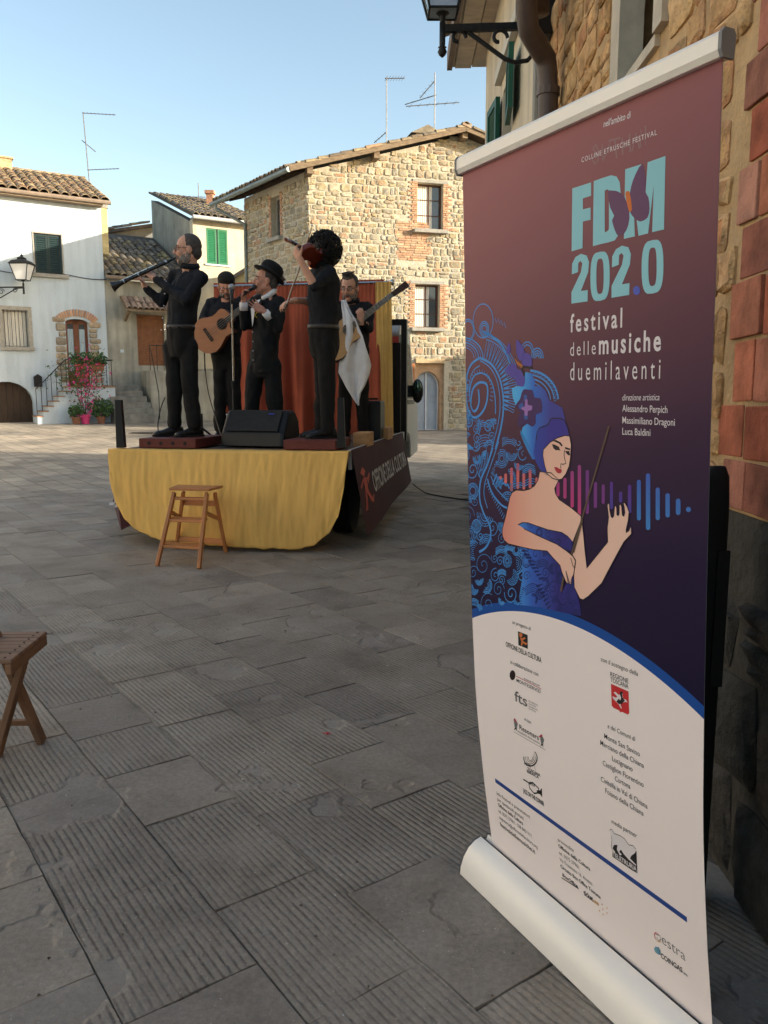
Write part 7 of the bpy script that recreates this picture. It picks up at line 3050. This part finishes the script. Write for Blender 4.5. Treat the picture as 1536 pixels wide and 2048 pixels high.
big = [(330, 635), (450, 700), (535, 830), (578, 1000), (588, 1200), (560, 1400), (500, 1640)]
spline(big, zA, .006)
spline([(330, 665), (430, 730), (505, 850), (543, 1010), (550, 1200), (520, 1400), (455, 1640)], zA, .003)
left = [(330, 635), (240, 700), (190, 820), (178, 1000), (190, 1160), (240, 1275), (305, 1280), (375, 1200), (412, 1070), (405, 930), (330, 905), (262, 960), (235, 1060), (232, 1160), (262, 1220), (300, 1190), (322, 1100), (312, 980)]
spline(left, zA, .006)
spline([(330, 720), (262, 770), (222, 870), (212, 1000), (222, 1120), (262, 1225)], zA, .0025)
spline([(345, 800), (420, 840), (475, 950), (498, 1100), (500, 1250)], zA, .004)
spline([(345, 800), (270, 830), (228, 930), (215, 1050)], zA, .004)
for k in range(26):        # short ribs between the two spirals
    a = -2.6 + k * .2
    c0, c1 = (330 + 118 * math.cos(a), 1010 + 205 * math.sin(a)), (330 + 150 * math.cos(a), 1010 + 250 * math.sin(a))
    if math.sin(a) < .5:
        lines.add(Q([c0, c1], zA), .0018)
for k in range(17):        # fan of bars outside the great spiral
    a = -1.35 + k * .105
    ca = (330 + 265 * math.cos(a), 1030 + 400 * math.sin(a))
    cb = (330 + 395 * math.cos(a), 1030 + 600 * math.sin(a))
    d = (-math.sin(a) * 12, math.cos(a) * 14)
    lines.add(Q([(ca[0] - d[0], ca[1] - d[1]), (cb[0] - d[0], cb[1] - d[1]), (cb[0] + d[0], cb[1] + d[1]), (ca[0] + d[0], ca[1] + d[1])], zA), .0017)
    cc = (330 + 320 * math.cos(a + .05), 1030 + 480 * math.sin(a + .05))
    lines.add(Q([(330 + 262 * math.cos(a + .05), 1030 + 398 * math.sin(a + .05)), cc], zA), .003)
for r_ in (405, 425, 445):
    lines.add(smooth_line(Q([(330 + r_ * math.cos(a), 1030 + r_ * 1.5 * math.sin(a)) for a in [-1.4 + i * .16 for i in range(9)]], zA), 3), .002)
lines.add(smooth_line(Q([(360, 345), (480, 410), (590, 530), (660, 690)], zA), 5), .006)
for c, rs in (((378, 320), (50, 38, 24)), ((200, 330), (70, 58)), ((365, 230), (110,)), ((960, 640), (70, 52, 36, 20)), ((850, 580), (75, 55))):
    for r_ in rs:
        lines.add(Q([(c[0] + r_ * .95 * math.cos(a), c[1] + r_ * 1.6 * math.sin(a)) for a in [math.pi * (1 + i / 14) * 1.0 for i in range(15)]] if c[0] > 800 else [(c[0] + r_ * math.cos(a), c[1] + r_ * 1.7 * math.sin(a)) for a in [2 * math.pi * i / 24 for i in range(25)]], zA), .0025)
lines.add(Q([(495, 200), (512, 250), (530, 205), (548, 262), (562, 222), (580, 285), (598, 248), (615, 310)], zA), .0018)
for r_ in (215, 190, 165, 140, 115):   # nested arcs at the left edge
    lines.add(Q([(150 + r_ * math.cos(a), 640 + r_ * 1.05 * math.sin(a)) for a in [-1.57 + i * .12 for i in range(14)]], zA), .0035 if r_ in (215, 165) else .0018)
for r_, w in ((330, .005), (285, .003), (245, .003), (205, .002)):   # arc right of the head
    lines.add(Q([(860 + r_ * math.cos(a), 1110 + r_ * 1.02 * math.sin(a)) for a in [-1.5 + i * .13 for i in range(12)]], zA), w)
for a in [-1.4 + i * .14 for i in range(10)]:
    lines.add(Q([(860 + 285 * math.cos(a), 1110 + 290 * math.sin(a)), (860 + 325 * math.cos(a + .07), 1110 + 331 * math.sin(a + .07)), (860 + 285 * math.cos(a + .14), 1110 + 290 * math.sin(a + .14))], zA), .0017)
# lower field, seen below the great spiral
spline([(440, 180), (385, 350), (315, 520), (305, 700), (345, 850), (410, 980), (415, 1100), (370, 1200), (300, 1250)], zB, .006)
spline([(500, 120), (430, 330), (365, 520), (350, 660), (385, 800)], zB, .003)
spline([(385, 500), (430, 640), (520, 760), (590, 800)], zB, .005)
spline([(420, 470), (470, 590), (560, 690), (600, 730)], zB, .003)
for k in range(14):
    t = k / 13
    lines.add(Q([(390 + 170 * t, 540 + 330 * t), (365 + 175 * t, 560 + 350 * t)], zB), .0017)
for k in range(8):
    lines.add(Q([(235 + 22 * k, 270 + 6 * k - 12 * k), (300 + 12 * k, 480 - 18 * k)], zB), .002)
for k in range(7):
    lines.add(Q([(440 + 30 * k, 560 + 18 * k - 20 * k), (480 + 26 * k, 450 + 30 * k)], zB), .005)


def inpoly(p, pl):
    c = False
    n = len(pl)
    for i in range(n):
        (x1, y1), (x2, y2) = pl[i], pl[(i + 1) % n]
        if (y1 > p[1]) != (y2 > p[1]) and p[0] < (x2 - x1) * (p[1] - y1) / (y2 - y1) + x1:
            c = not c
    return c


def swirls(reg, cv, n, seed, tgt, rmin, rmax, wl):
    """overlapping scale and spiral clusters inside a region"""
    r = random.Random(seed)
    xs_, ys_ = [p[0] for p in reg], [p[1] for p in reg]
    placed = []
    tries = 0
    while len(placed) < n and tries < 4000:
        tries += 1
        c = (r.uniform(min(xs_), max(xs_)), r.uniform(min(ys_), max(ys_)))
        rad = r.uniform(rmin, rmax)
        if not inpoly(c, reg) or any(math.hypot(c[0] - q[0], (c[1] - q[1]) * .7) < (rad + q[2]) * .62 for q in placed):
            continue
        placed.append((*c, rad))
        kind = r.random()
        a0 = r.uniform(0, 6.28)
        if kind < .4:
            pts = [(c[0] + rad * t * .8 * math.cos(a0 + 11 * t), c[1] + rad * t * 1.15 * math.sin(a0 + 11 * t)) for t in [i / 40 for i in range(3, 41)]]
            sets = [pts]
        elif kind < .8:
            sets = []
            span = r.choice((math.pi, 1.3 * math.pi, 2 * math.pi))
            for k in range(r.choice((3, 4, 5))):
                q = rad * (1 - .22 * k)
                if q > 4:
                    sets.append([(c[0] + q * .8 * math.cos(a0 + span * i / 20), c[1] + q * 1.15 * math.sin(a0 + span * i / 20)) for i in range(21)])
            for k in range(9):
                a = a0 + span * k / 9
                sets.append([(c[0] + rad * .8 * math.cos(a) * 1.0, c[1] + rad * 1.15 * math.sin(a) * 1.0), (c[0] + rad * .8 * math.cos(a) * .8, c[1] + rad * 1.15 * math.sin(a) * .8)])
        else:
            sets = [[(c[0] - rad + 2 * rad * i / 16, c[1] + k * rad * .28 - .5 * rad * math.sin(i / 16 * math.pi)) for i in range(17)] for k in range(5)]
        for pts in sets:
            run = []
            for p in pts + [None]:
                if p and inpoly(p, reg):
                    run.append(p)
                else:
                    if len(run) > 1:
                        tgt.add(Q(run, cv), r.choice(wl))
                    run = []


field = [(150, -180), (440, -60), (330, 480), (310, 700), (360, 860), (560, 960), (540, 1100), (600, 1180), (715, 1205), (740, 1330), (745, 1500), (715, 1700), (715, 1785), (460, 1815), (235, 1870), (205, 1600), (185, 1200), (165, 900), (150, 600), (140, 200)]
swirls(field, zB, 52, 21, lines, 42, 110, (.0014, .0018, .0026))
field2 = [(480, 300), (520, 60), (720, 100), (800, 330), (860, 360), (900, 420), (860, 560), (640, 610), (600, 760), (450, 600), (400, 470)]
swirls(field2, zB, 14, 5, lines, 45, 90, (.0014, .002))
field3 = [(150, -780 + 1100), (240, 1290), (300, 1290), (520, 1300), (480, 1640), (150, 1646), (140, 1300)]
swirls(field3, zA, 14, 8, lines, 40, 85, (.0018, .003))
lines.film('hair_scrollwork', blue, 2)['kind'] = 'stuff'
# sound bars
bars = [(520, 470, 510, 13, 'B', 0), (572, 445, 550, 14, 'B', 0), (632, 385, 628, 14, 'B', 0), (697, 340, 605, 14, 'B', 0), (758, 440, 612, 14, 'B', 0), (822, 400, 600, 14, 'B', 0), (888, 485, 560, 12, 'B', 0),
        (78, 690, 830, 15, 'C', 1), (145, 650, 852, 15, 'C', 1), (215, 585, 937, 16, 'C', 1), (284, 527, 1012, 16, 'C', 1), (360, 575, 997, 16, 'C', 2), (438, 690, 942, 16, 'C', 2), (513, 713, 902, 15, 'C', 2), (592, 687, 952, 15, 'C', 3), (680, 783, 888, 16, 'C', 3), (766, 717, 990, 17, 'C', 3), (855, 670, 1060, 19, 'C', 4), (943, 608, 1152, 21, 'C', 4), (1036, 744, 1057, 20, 'C', 4), (1131, 799, 1031, 21, 'C', 4), (1232, 850, 1008, 22, 'C', 4), (1331, 930, 980, 24, 'C', 4)]
zst = lambda a, b: [(.50, b), (.575, a)]
bm0 = [gradm('bar0', 1, [(.57, (.62, .20, .13)), (.66, (.62, .07, .18))]), gradm('bar1', 1, [(.55, (.66, .05, .18)), (.66, (.20, .05, .25))]), gradm('bar2', 1, [(.555, (.55, .03, .18)), (.575, (.20, .04, .24)), (.68, (.15, .04, .22))]), gradm('bar3', 1, [(.56, (.05, .08, .40)), (.62, (.10, .03, .26))]), gradm('bar4', 1, [(.54, (.05, .30, .66)), (.64, (.05, .10, .46))])]
for x, a, b, w, zz, mi in bars:
    cv = zB if zz == 'B' else zC
    pts = []
    hw = w / 1.0
    for k in range(7):
        t = math.pi * k / 6
        pts.append((x + hw * math.cos(t), a + hw - hw * math.sin(t)))
    for k in range(7):
        t = math.pi * k / 6
        pts.append((x - hw * math.cos(t), b - hw + hw * math.sin(t)))
    poly('sound_bar', pts, bm0[mi], 2, cv)
# dress
dr1 = [(700, 970), (745, 948), (800, 950), (900, 985), (1000, 1020), (1150, 1050), (1210, 1090), (1262, 1150), (1245, 1235), (1190, 1235), (1100, 1170), (900, 1080), (760, 1010)]
dr2 = [(715, 1195), (860, 1225), (1000, 1240), (1130, 1385), (1165, 1500), (1140, 1680), (1200, 1560), (1270, 1500), (1290, 1640), (1330, 1780), (1345, 1905), (1150, 1870), (940, 1818), (720, 1792), (712, 1700), (745, 1500), (735, 1330)]
poly('dress', dr1, dress_g, 3, zB)
poly('dress', dr2, dress_g, 3, zB)
dl = Rib()
swirls(dr2, zB, 24, 31, dl, 40, 100, (.0014, .002))
swirls(dr1, zB, 8, 3, dl, 25, 50, (.0013, .0018))
for k in range(9):
    t = k / 8
    dl.add(Q([(740 + 170 * t, 1235 + 290 * t), (800 + 160 * t, 1240 + 270 * t)], zB), .0055, .002)
for k in range(7):
    t = k / 6
    dl.add(Q([(890 + 110 * t, 1600 + 230 * t), (950 + 90 * t, 1580 + 210 * t)], zB), .0055, .002)
dl.film('dress_pattern', pm('dress_navy', (.012, .022, .13)), 4)['kind'] = 'stuff'
# hair masses
poly('hair', [zA(x, y) for x, y in ((680, 970), (730, 945), (800, 950), (815, 880), (830, 790), (900, 805), (938, 900), (930, 945), (1000, 945), (1055, 1000), (1090, 1100), (1180, 1150), (1235, 1185), (1272, 1340), (1290, 1400), (1100, 1500), (960, 1480))] + [zB(x, y) for x, y in ((880, 110), (862, 200), (878, 300), (845, 300), (795, 205), (735, 70), (722, 0))] + [zA(x, y) for x, y in ((778, 1480), (800, 1395), (850, 1355), (765, 1210), (718, 1145), (690, 1065))], hair_g, 3)
poly('cap_hair', [zA(x, y) for x, y in ((1318, 1500), (1295, 1385), (1235, 1312), (1150, 1300), (1100, 1322), (1075, 1370), (990, 1410), (967, 1450), (950, 1540))] + [zB(x, y) for x, y in ((912, 70), (872, 140), (860, 230), (880, 320), (920, 400), (1002, 472), (978, 390), (955, 265), (962, 200), (1030, 125), (1100, 82), (1180, 56), (1228, 62))], gradm('cap', 0, [(.285, (.09, .46, .86)), (.325, (.05, .30, .74)), (.36, (.025, .06, .36)), (.44, (.04, .03, .28))]), 4)
poly('flower', [(815, 980), (865, 985), (910, 992), (930, 1070), (990, 1075), (1012, 1130), (1010, 1230), (945, 1255), (945, 1350), (900, 1390), (840, 1350), (765, 1400), (745, 1330), (770, 1220), (720, 1160), (770, 1090), (790, 1020)], pm('plum', (.055, .02, .11)), 5, zA, 2)
poly('flower_petal', [(815, 1040), (850, 1045), (850, 1110), (815, 1110)], pm('petal_blue', (.04, .10, .36)), 6, zA)
poly('flower_petal', [(755, 1160), (800, 1120), (815, 1180), (770, 1200)], pm('petal_blue', (.04, .10, .36)), 6, zA)
poly('flower_petal', [(815, 1250), (855, 1250), (855, 1310), (820, 1310)], pm('petal_blue', (.04, .10, .36)), 6, zA)
poly('flower_heart', [(830, 1095), (855, 1095), (858, 1150), (905, 1160), (900, 1210), (860, 1215), (855, 1265), (825, 1265), (820, 1215), (790, 1200), (795, 1175), (825, 1170)], pm('lilac', (.33, .16, .46)), 7, zA, 2)
bf_ = gradm('bfly', 0, [(.10, (.08, .33, .72)), (.16, (.05, .17, .6)), (.24, (.09, .06, .35))])
for p in ([(730, 440), (780, 480), (820, 560), (810, 640), (770, 665), (735, 590)], [(618, 570), (640, 482), (660, 480), (668, 560), (640, 600)], [(603, 775), (640, 720), (710, 700), (742, 760), (700, 862), (640, 812)], [(760, 760), (800, 800), (828, 860), (812, 945), (760, 942), (720, 890), (725, 800)], [(820, 582), (880, 600), (905, 680), (885, 735), (815, 730), (790, 680)]):
    poly('butterfly_wing', p, bf_, 5, zA, 2)
poly('butterfly_body', [(712, 638), (740, 670), (805, 718), (790, 745), (740, 705)], pm('orange_dark', (.45, .14, .03)), 6, zA)
ln_ = Rib()
ln_.add(Q([(800, 730), (910, 745)], zA), .005)
ln_.add(Q([(790, 745), (820, 840)], zA), .005)
# skin
tor = [(925, 425), (905, 510), (870, 570), (820, 605), (760, 620), (680, 615), (640, 640), (615, 690), (600, 770), (570, 900), (545, 990), (700, 970), (745, 948), (800, 950), (900, 985), (1000, 1020), (1150, 1050), (1210, 1090), (1262, 1148), (1300, 1050), (1345, 935), (1345, 880), (1250, 800), (1120, 710), (1085, 650), (1075, 600), (1118, 512), (1040, 440)]
fore = [(545, 988), (538, 1030), (540, 1080), (560, 1130), (600, 1165), (720, 1195), (860, 1225), (1000, 1240), (1060, 1310), (1130, 1385), (1150, 1460), (1180, 1530), (1205, 1578), (1212, 1560), (1190, 1440), (1228, 1575), (1246, 1577), (1250, 1520), (1270, 1480), (1283, 1400), (1292, 1345), (1262, 1292), (1200, 1240), (1100, 1170), (900, 1080), (760, 1010), (700, 969)]
q1 = poly('torso', tor, skin_g, 4, zB)
q1b = poly('forearm', fore, skin_g, 4, zB)
arm = [(312, 1080), (325, 1200), (340, 1360), (356, 1520), (450, 1400), (558, 1265), (553, 1130), (566, 1030), (553, 915), (562, 893), (574, 905), (577, 960), (590, 1022), (602, 1035), (615, 1020), (624, 925), (635, 918), (644, 940), (646, 1005), (657, 1015), (667, 1000), (669, 910), (683, 905), (692, 930), (698, 1010), (712, 1022), (722, 985), (716, 930), (707, 895), (720, 888), (746, 930), (763, 980), (755, 1060), (735, 1150), (733, 1178), (762, 1155), (772, 1125), (784, 1128), (786, 1190), (715, 1265), (640, 1400), (560, 1550), (500, 1665), (370, 1790), (322, 1822), (290, 1810), (236, 1700), (232, 1590), (240, 1500), (250, 1440), (218, 1390), (250, 1270), (290, 1130)]
q2 = poly('arm', arm, skin_g, 4, zC)
fc_ = [(960, 200), (955, 262), (975, 370), (1000, 450), (1050, 492), (1105, 512), (1150, 502), (1190, 452), (1225, 370), (1240, 262), (1245, 150), (1228, 62), (1180, 56), (1100, 82), (1030, 125)]
q3 = poly('face', fc_, skin_g, 5, zB)
dk = pm('outline', (.022, .012, .020))
i0 = 10
q1 = q1[11:] + q1[:11]
for q in (q1, q1b[:-1], q2 + [q2[0]], q3 + [q3[0]]):
    o1 = Rib()
    o1.add(q, .0022)
    o1.film('outline', pm('outline', (.022, .012, .020)), 6)
ln_.add(Q([(1178, 205), (1172, 250), (1180, 300), (1192, 342), (1160, 352), (1140, 345), (1138, 392)], zB), .0022)
ln_.add(Q([(1240, 1310), (1262, 1390), (1278, 1410)], zB), .002)
ln_.add(smooth_line(Q([(1318, 1500), (1270, 1340), (1210, 1300), (1110, 1305), (1075, 1370), (975, 1415), (945, 1550)], zA)), .0022)
ln_.film('feature_lines', dk, 6)['kind'] = 'stuff'
for p in ([(1045, 108), (1090, 102), (1140, 128), (1160, 160), (1150, 170), (1120, 138), (1080, 120)], [(1180, 172), (1236, 190), (1234, 206), (1186, 196)], [(1048, 145), (1080, 150), (1120, 172), (1136, 212), (1110, 205), (1090, 208), (1065, 188)], [(1182, 215), (1226, 215), (1236, 260), (1215, 258), (1196, 238)]):
    poly('brow_and_eye', p, dk, 7, zB)
poly('lips', [(1070, 380), (1100, 380), (1120, 395), (1145, 400), (1150, 425), (1135, 445), (1105, 440), (1085, 415)], pm('lip_red', (.45, .03, .05)), 7, zB)
bw_ = Rib()
bw_.add(Q([(572, 155), (450, 570), (300, 1080), (210, 1385)], zC), .0045)
bw_.add(Q([(318, 1060), (232, 1370)], zC), .003)
bw_.add(Q([(135, 1600), (110, 1740)], zC), .006)
bw_.film('bow', pm('bow_brown', (.12, .075, .05)), 8)

# -- small print on the white foot
wb = pm('rule_blue', (.02, .06, .26))
q0_, q1_ = buv(990, 1555), buv(1374, 1836)
rb2 = Rib()
rb2.add([(q0_[0], q0_[1] - .008), (q1_[0], q1_[1] - .004)], .012)
rb2.film('rule', wb, 2)
S_ = [("un progetto di", (1025, 1247), (1062, 1261), 7, 0, .15), ("OFFICINE DELLA CULTURA", (1012, 1292.5), (1083.3, 1325.7), 9.5, .02, 0), ("in collaborazione con", (1021, 1327), (1077, 1353), 8, 0, .15), ("Azienda Speciale", (1048, 1358.6), (1080, 1373.6), 4, 0, 0), ("MONTESERVIZI", (1033.5, 1363.3), (1081.2, 1386.5), 6.5, .005, 0), ("e con", (1049.4, 1440.7), (1062.5, 1448.2), 7, 0, .15), ("Resonars", (1039.3, 1458), (1078, 1480.4), 9, .015, 0), ("accademia d'arti antiche", (1036, 1463.5), (1080, 1489), 4, 0, 0),
      ("RETE", (1049, 1529), (1061.8, 1535.2), 5, .03, 0), ("TOSCANA", (1055.4, 1539.5), (1081, 1553.5), 5, .03, 0), ("EBRAICA", (1054.3, 1544.5), (1078, 1557.5), 5, .03, 0), ("JAZZ ON THE CORNER", (1046.8, 1584.6), (1088.7, 1612.6), 8, .03, 0),
      ("Info Festival e prenotazioni", (994, 1589), (1060, 1637), 6, 0, 0), ("per spettacoli gratuiti", (995, 1600.4), (1047.5, 1640), 6, 0, 0), ("Officine della Cultura", (996.5, 1612), (1046.5, 1650.4), 6, .02, 0), ("tel. 0575 27961 - 338 8431111", (997.5, 1624.4), (1063.3, 1674.4), 6, 0, 0), ("segreteria@officinedellacultura.org", (999.2, 1637), (1075.8, 1698.3), 6, 0, 0), ("festivaldellemusiche.it", (1000.8, 1651.5), (1071, 1708.3), 7.5, .015, 0),
      ("prevendite", (1116.3, 1681.7), (1148, 1704.6), 6.5, 0, 0), ("Officine della Cultura", (1117.3, 1694.2), (1180.8, 1742), 6.5, .02, 0), ("tel. 0575 27961", (1118.3, 1707.7), (1158.5, 1738), 6.5, 0, 0), ("Via Trasimeno 16, Arezzo", (1120, 1721.3), (1185, 1771.3), 6.5, 0, 0), ("Circuito Box Office Toscana", (1121.5, 1734.8), (1201.7, 1798.3), 6.5, .02, 0), ("BoxOffice", (1125, 1752), (1156, 1776), 6, .03, .2), ("ticket", (1168, 1789), (1186.7, 1803.5), 9.5, .03, 0),
      ("con il sostegno della", (1202, 1322), (1276.2, 1352.3), 9, 0, .12), ("REGIONE", (1221, 1352.3), (1257, 1367), 9, .005, 0), ("TOSCANA", (1221.5, 1363), (1257, 1377.7), 9, .005, 0), ("e dei Comuni di", (1215.7, 1455.8), (1270.7, 1483), 9, 0, .12),
      ("Monte San Savino", (1208.8, 1476.3), (1280, 1513.4), 10, .002, 0), ("Marciano della Chiana", (1201, 1489.5), (1288.3, 1536.8), 10, .002, 0), ("Lucignano", (1224.5, 1521), (1265.5, 1543.7), 10, .002, 0), ("Castiglion Fiorentino", (1206, 1530), (1287.5, 1575), 10, .002, 0), ("Cortona", (1230.3, 1561.3), (1261, 1578), 10, .002, 0), ("Civitella in Val di Chiana", (1202.4, 1562.2), (1295.4, 1618), 10, .002, 0), ("Foiano della Chiana", (1211.2, 1585.7), (1287.5, 1632.5), 10, .002, 0), ("media partner", (1223.5, 1646.2), (1274.6, 1676.5), 9, 0, .12),
      ("COINGAS", (1322, 1914.7), (1365.6, 1945.6), 9, .03, 0), ("SPA", (1367.5, 1947.5), (1376, 1954), 4, .02, 0)]
for t_, a, b, c, bo, sh in S_:
    text(t_, a, b, c, inkm, bo, sh, layer=2)
text('fts', (1029.6, 1401), (1055, 1414), 20, pm('grey', (.13, .13, .13)), .012)
for k, t_ in enumerate(('fondazione', 'toscana', 'spettacolo', 'onlus')):
    text(t_, (1057.5, 1403 + 5 * k), (1076 - 4 * (k % 2), 1412 + 5 * k - 2 * (k % 2)), 3.5, pm('grey', (.13, .13, .13)), 0)
text('one', (1187.2, 1804), (1198, 1812), 8, pm('amber', (.62, .30, .05)), .03)
for x, y in ((1365, 1290), (1412, 1325), (1372, 1335), (1340, 1352), (1412, 1372), (1375, 1385)):
    poly('spark', [(x - 7, y), (x - 2, y + 4), (x, y + 12), (x + 3, y + 4), (x + 9, y), (x + 3, y - 4), (x, y - 12), (x - 2, y - 4)], pm('amber', (.62, .30, .05)), 2, z6)
text('estra', (1324.5, 1886), (1371.3, 1922.7), 19, pm('grey', (.13, .13, .13)), -.006)
rb3 = Rib()
rb3.add(Q([(1136 - 160, 1003 + 30), (1140, 1140)], z6), .003)
rb3.film('underline', inkm, 2)
# small emblems
poly('emblem_ground', [(540, 290), (630, 325), (633, 455), (545, 420)], inkm, 2, z4)
for p in ([(553, 310), (575, 305), (585, 330), (572, 350), (556, 340)], [(560, 350), (580, 355), (590, 385), (575, 390)], [(580, 355), (605, 345), (612, 358), (588, 375)], [(575, 385), (592, 383), (615, 400), (628, 395), (632, 410), (612, 418), (588, 400)], [(572, 390), (588, 395), (580, 425), (570, 425)]):
    poly('emblem_figure', p, pm('flame', (.62, .17, .05)), 3, z4)
poly('emblem_ball', [(490 + 27 * math.cos(a), 700 + 46 * math.sin(a)) for a in [2 * math.pi * k / 20 for k in range(20)]], gradm('ball', 1, [(.374, (.02, .01, .01)), (.382, (.5, .16, .05))]), 2, z4)
rd = Rib()
rd.add(Q([(525, 708), (757, 828)], z4), .0015)
rd.film('emblem_rule', pm('crimson', (.45, .02, .05)), 2)
for fx, fy in ((0, 0), (245, 150)):
    poly('piper_coat', [(500 + fx, 1110 + fy), (512 + fx, 1100 + fy), (540 + fx, 1150 + fy), (530 + fx, 1190 + fy), (512 + fx, 1190 + fy), (505 + fx, 1150 + fy)], pm('slate', (.16, .17, .17)), 2, z4)
    poly('piper_hat', [(500 + fx, 1110 + fy), (512 + fx, 1098 + fy), (522 + fx, 1120 + fy), (530 + fx, 1150 + fy), (515 + fx, 1130 + fy)] if not fx else [(733, 1270), (765, 1248), (770, 1268), (745, 1278)], pm('crimson', (.45, .02, .05)), 3, z4)
    poly('piper_legs', [(510 + fx, 1190 + fy), (530 + fx, 1190 + fy), (530 + fx, 1222 + fy), (520 + fx, 1200 + fy), (505 + fx, 1215 + fy)], inkm, 2, z4)
rd = Rib()
rd.add(Q([(500, 1225), (795, 1395)], z4), .001)
for k, r_ in enumerate((62, 46, 32, 20)):
    rd.add(Q([(657 + r_ * math.cos(a), 1470 + r_ * 1.2 * math.sin(a)) for a in [-.9 + .1 * k + i * .28 for i in range(16)]], z4), .0035 if k == 0 else .0014)
rd.add(Q([(690, 1540), (705, 1590)], z4), .001)
# trumpet
rd.add(Q([(590, 1668), (640, 1700), (650, 1750), (690, 1800), (725, 1795), (735, 1755), (680, 1700), (640, 1705)], z4), .004)
for x in (655, 672, 690):
    rd.add(Q([(x, 1690 + (x - 655) * .5), (x, 1720 + (x - 655) * .5)], z4), .0035)
rd.film('emblem_lines', inkm, 2)
poly('trumpet_bell', [(715, 1770), (745, 1772), (763, 1750), (767, 1835), (745, 1808), (720, 1800)], inkm, 2, z4)
poly('shield', [(318, 447), (498, 527), (505, 750), (492, 764), (430, 735), (415, 742), (402, 722), (345, 694), (326, 672)], pm('shield_red', (.58, .03, .035)), 2, z5)
poly('winged_horse', [(345, 535), (365, 530), (395, 560), (415, 555), (410, 530), (428, 523), (445, 545), (435, 560), (445, 600), (475, 612), (490, 640), (470, 632), (440, 640), (415, 645), (420, 670), (432, 700), (420, 700), (400, 660), (375, 635), (340, 600), (335, 575), (370, 590), (385, 580)], paper, 3, z5)
poly('winged_horse', [(410, 530), (428, 523), (447, 545), (432, 552), (440, 590), (462, 620), (430, 655), (400, 655), (375, 630), (400, 600), (415, 620), (425, 590), (412, 560)], inkm, 4, z5)
poly('beast_panel', [(288, 480), (320, 470), (345, 500), (400, 560), (440, 580), (470, 560), (495, 530), (503, 728), (456, 702), (285, 582)], inkm, 2, z7)
poly('beast', [(262, 350), (278, 342), (300, 380), (355, 400), (390, 425), (430, 480), (465, 485), (490, 515), (485, 550), (450, 575), (440, 600), (495, 655), (490, 662), (430, 610), (385, 560), (360, 520), (345, 540), (368, 565), (350, 572), (325, 520), (330, 480), (300, 480), (285, 510), (312, 545), (295, 545), (275, 500), (282, 440), (275, 400)], paper, 3, z7)
rd = Rib()
rd.add(Q([(262, 350), (278, 342), (300, 380), (355, 400), (390, 425), (430, 480), (465, 485), (490, 515)], z7), .0015)
rd.add(Q([(275, 400), (282, 440), (275, 500), (295, 545)], z7), .0012)
rd.film('beast_outline', inkm, 4)
text('TELETRURIA', (1226, 1711.5), (1274.3, 1743.5), 8.5, paper, .02, layer=4)
rd = Rib()
rd.add(Q([(660, 1300), (652, 1262), (665, 1246), (690, 1265)], z7), .002)
rd.film('ring_red', pm('shield_red', (.58, .03, .035)), 2)
rd = Rib()
rd.add(Q([(662, 1300), (680, 1325), (712, 1330)], z7), .002)
rd.film('ring_yellow', pm('amber', (.62, .30, .05)), 2)
rd = Rib()
rd.add(Q([(665, 1262), (700, 1275), (710, 1310), (690, 1318), (672, 1290)], z7), .0018)
rd.film('ring_grey', pm('grey', (.13, .13, .13)), 2)
poly('drop', [(648, 1390), (660, 1370), (690, 1375), (705, 1405), (708, 1440), (690, 1442), (660, 1420)], gradm('drop', 0, [(.80, (.20, .42, .55)), (.84, (.05, .16, .25))]), 2, z7)
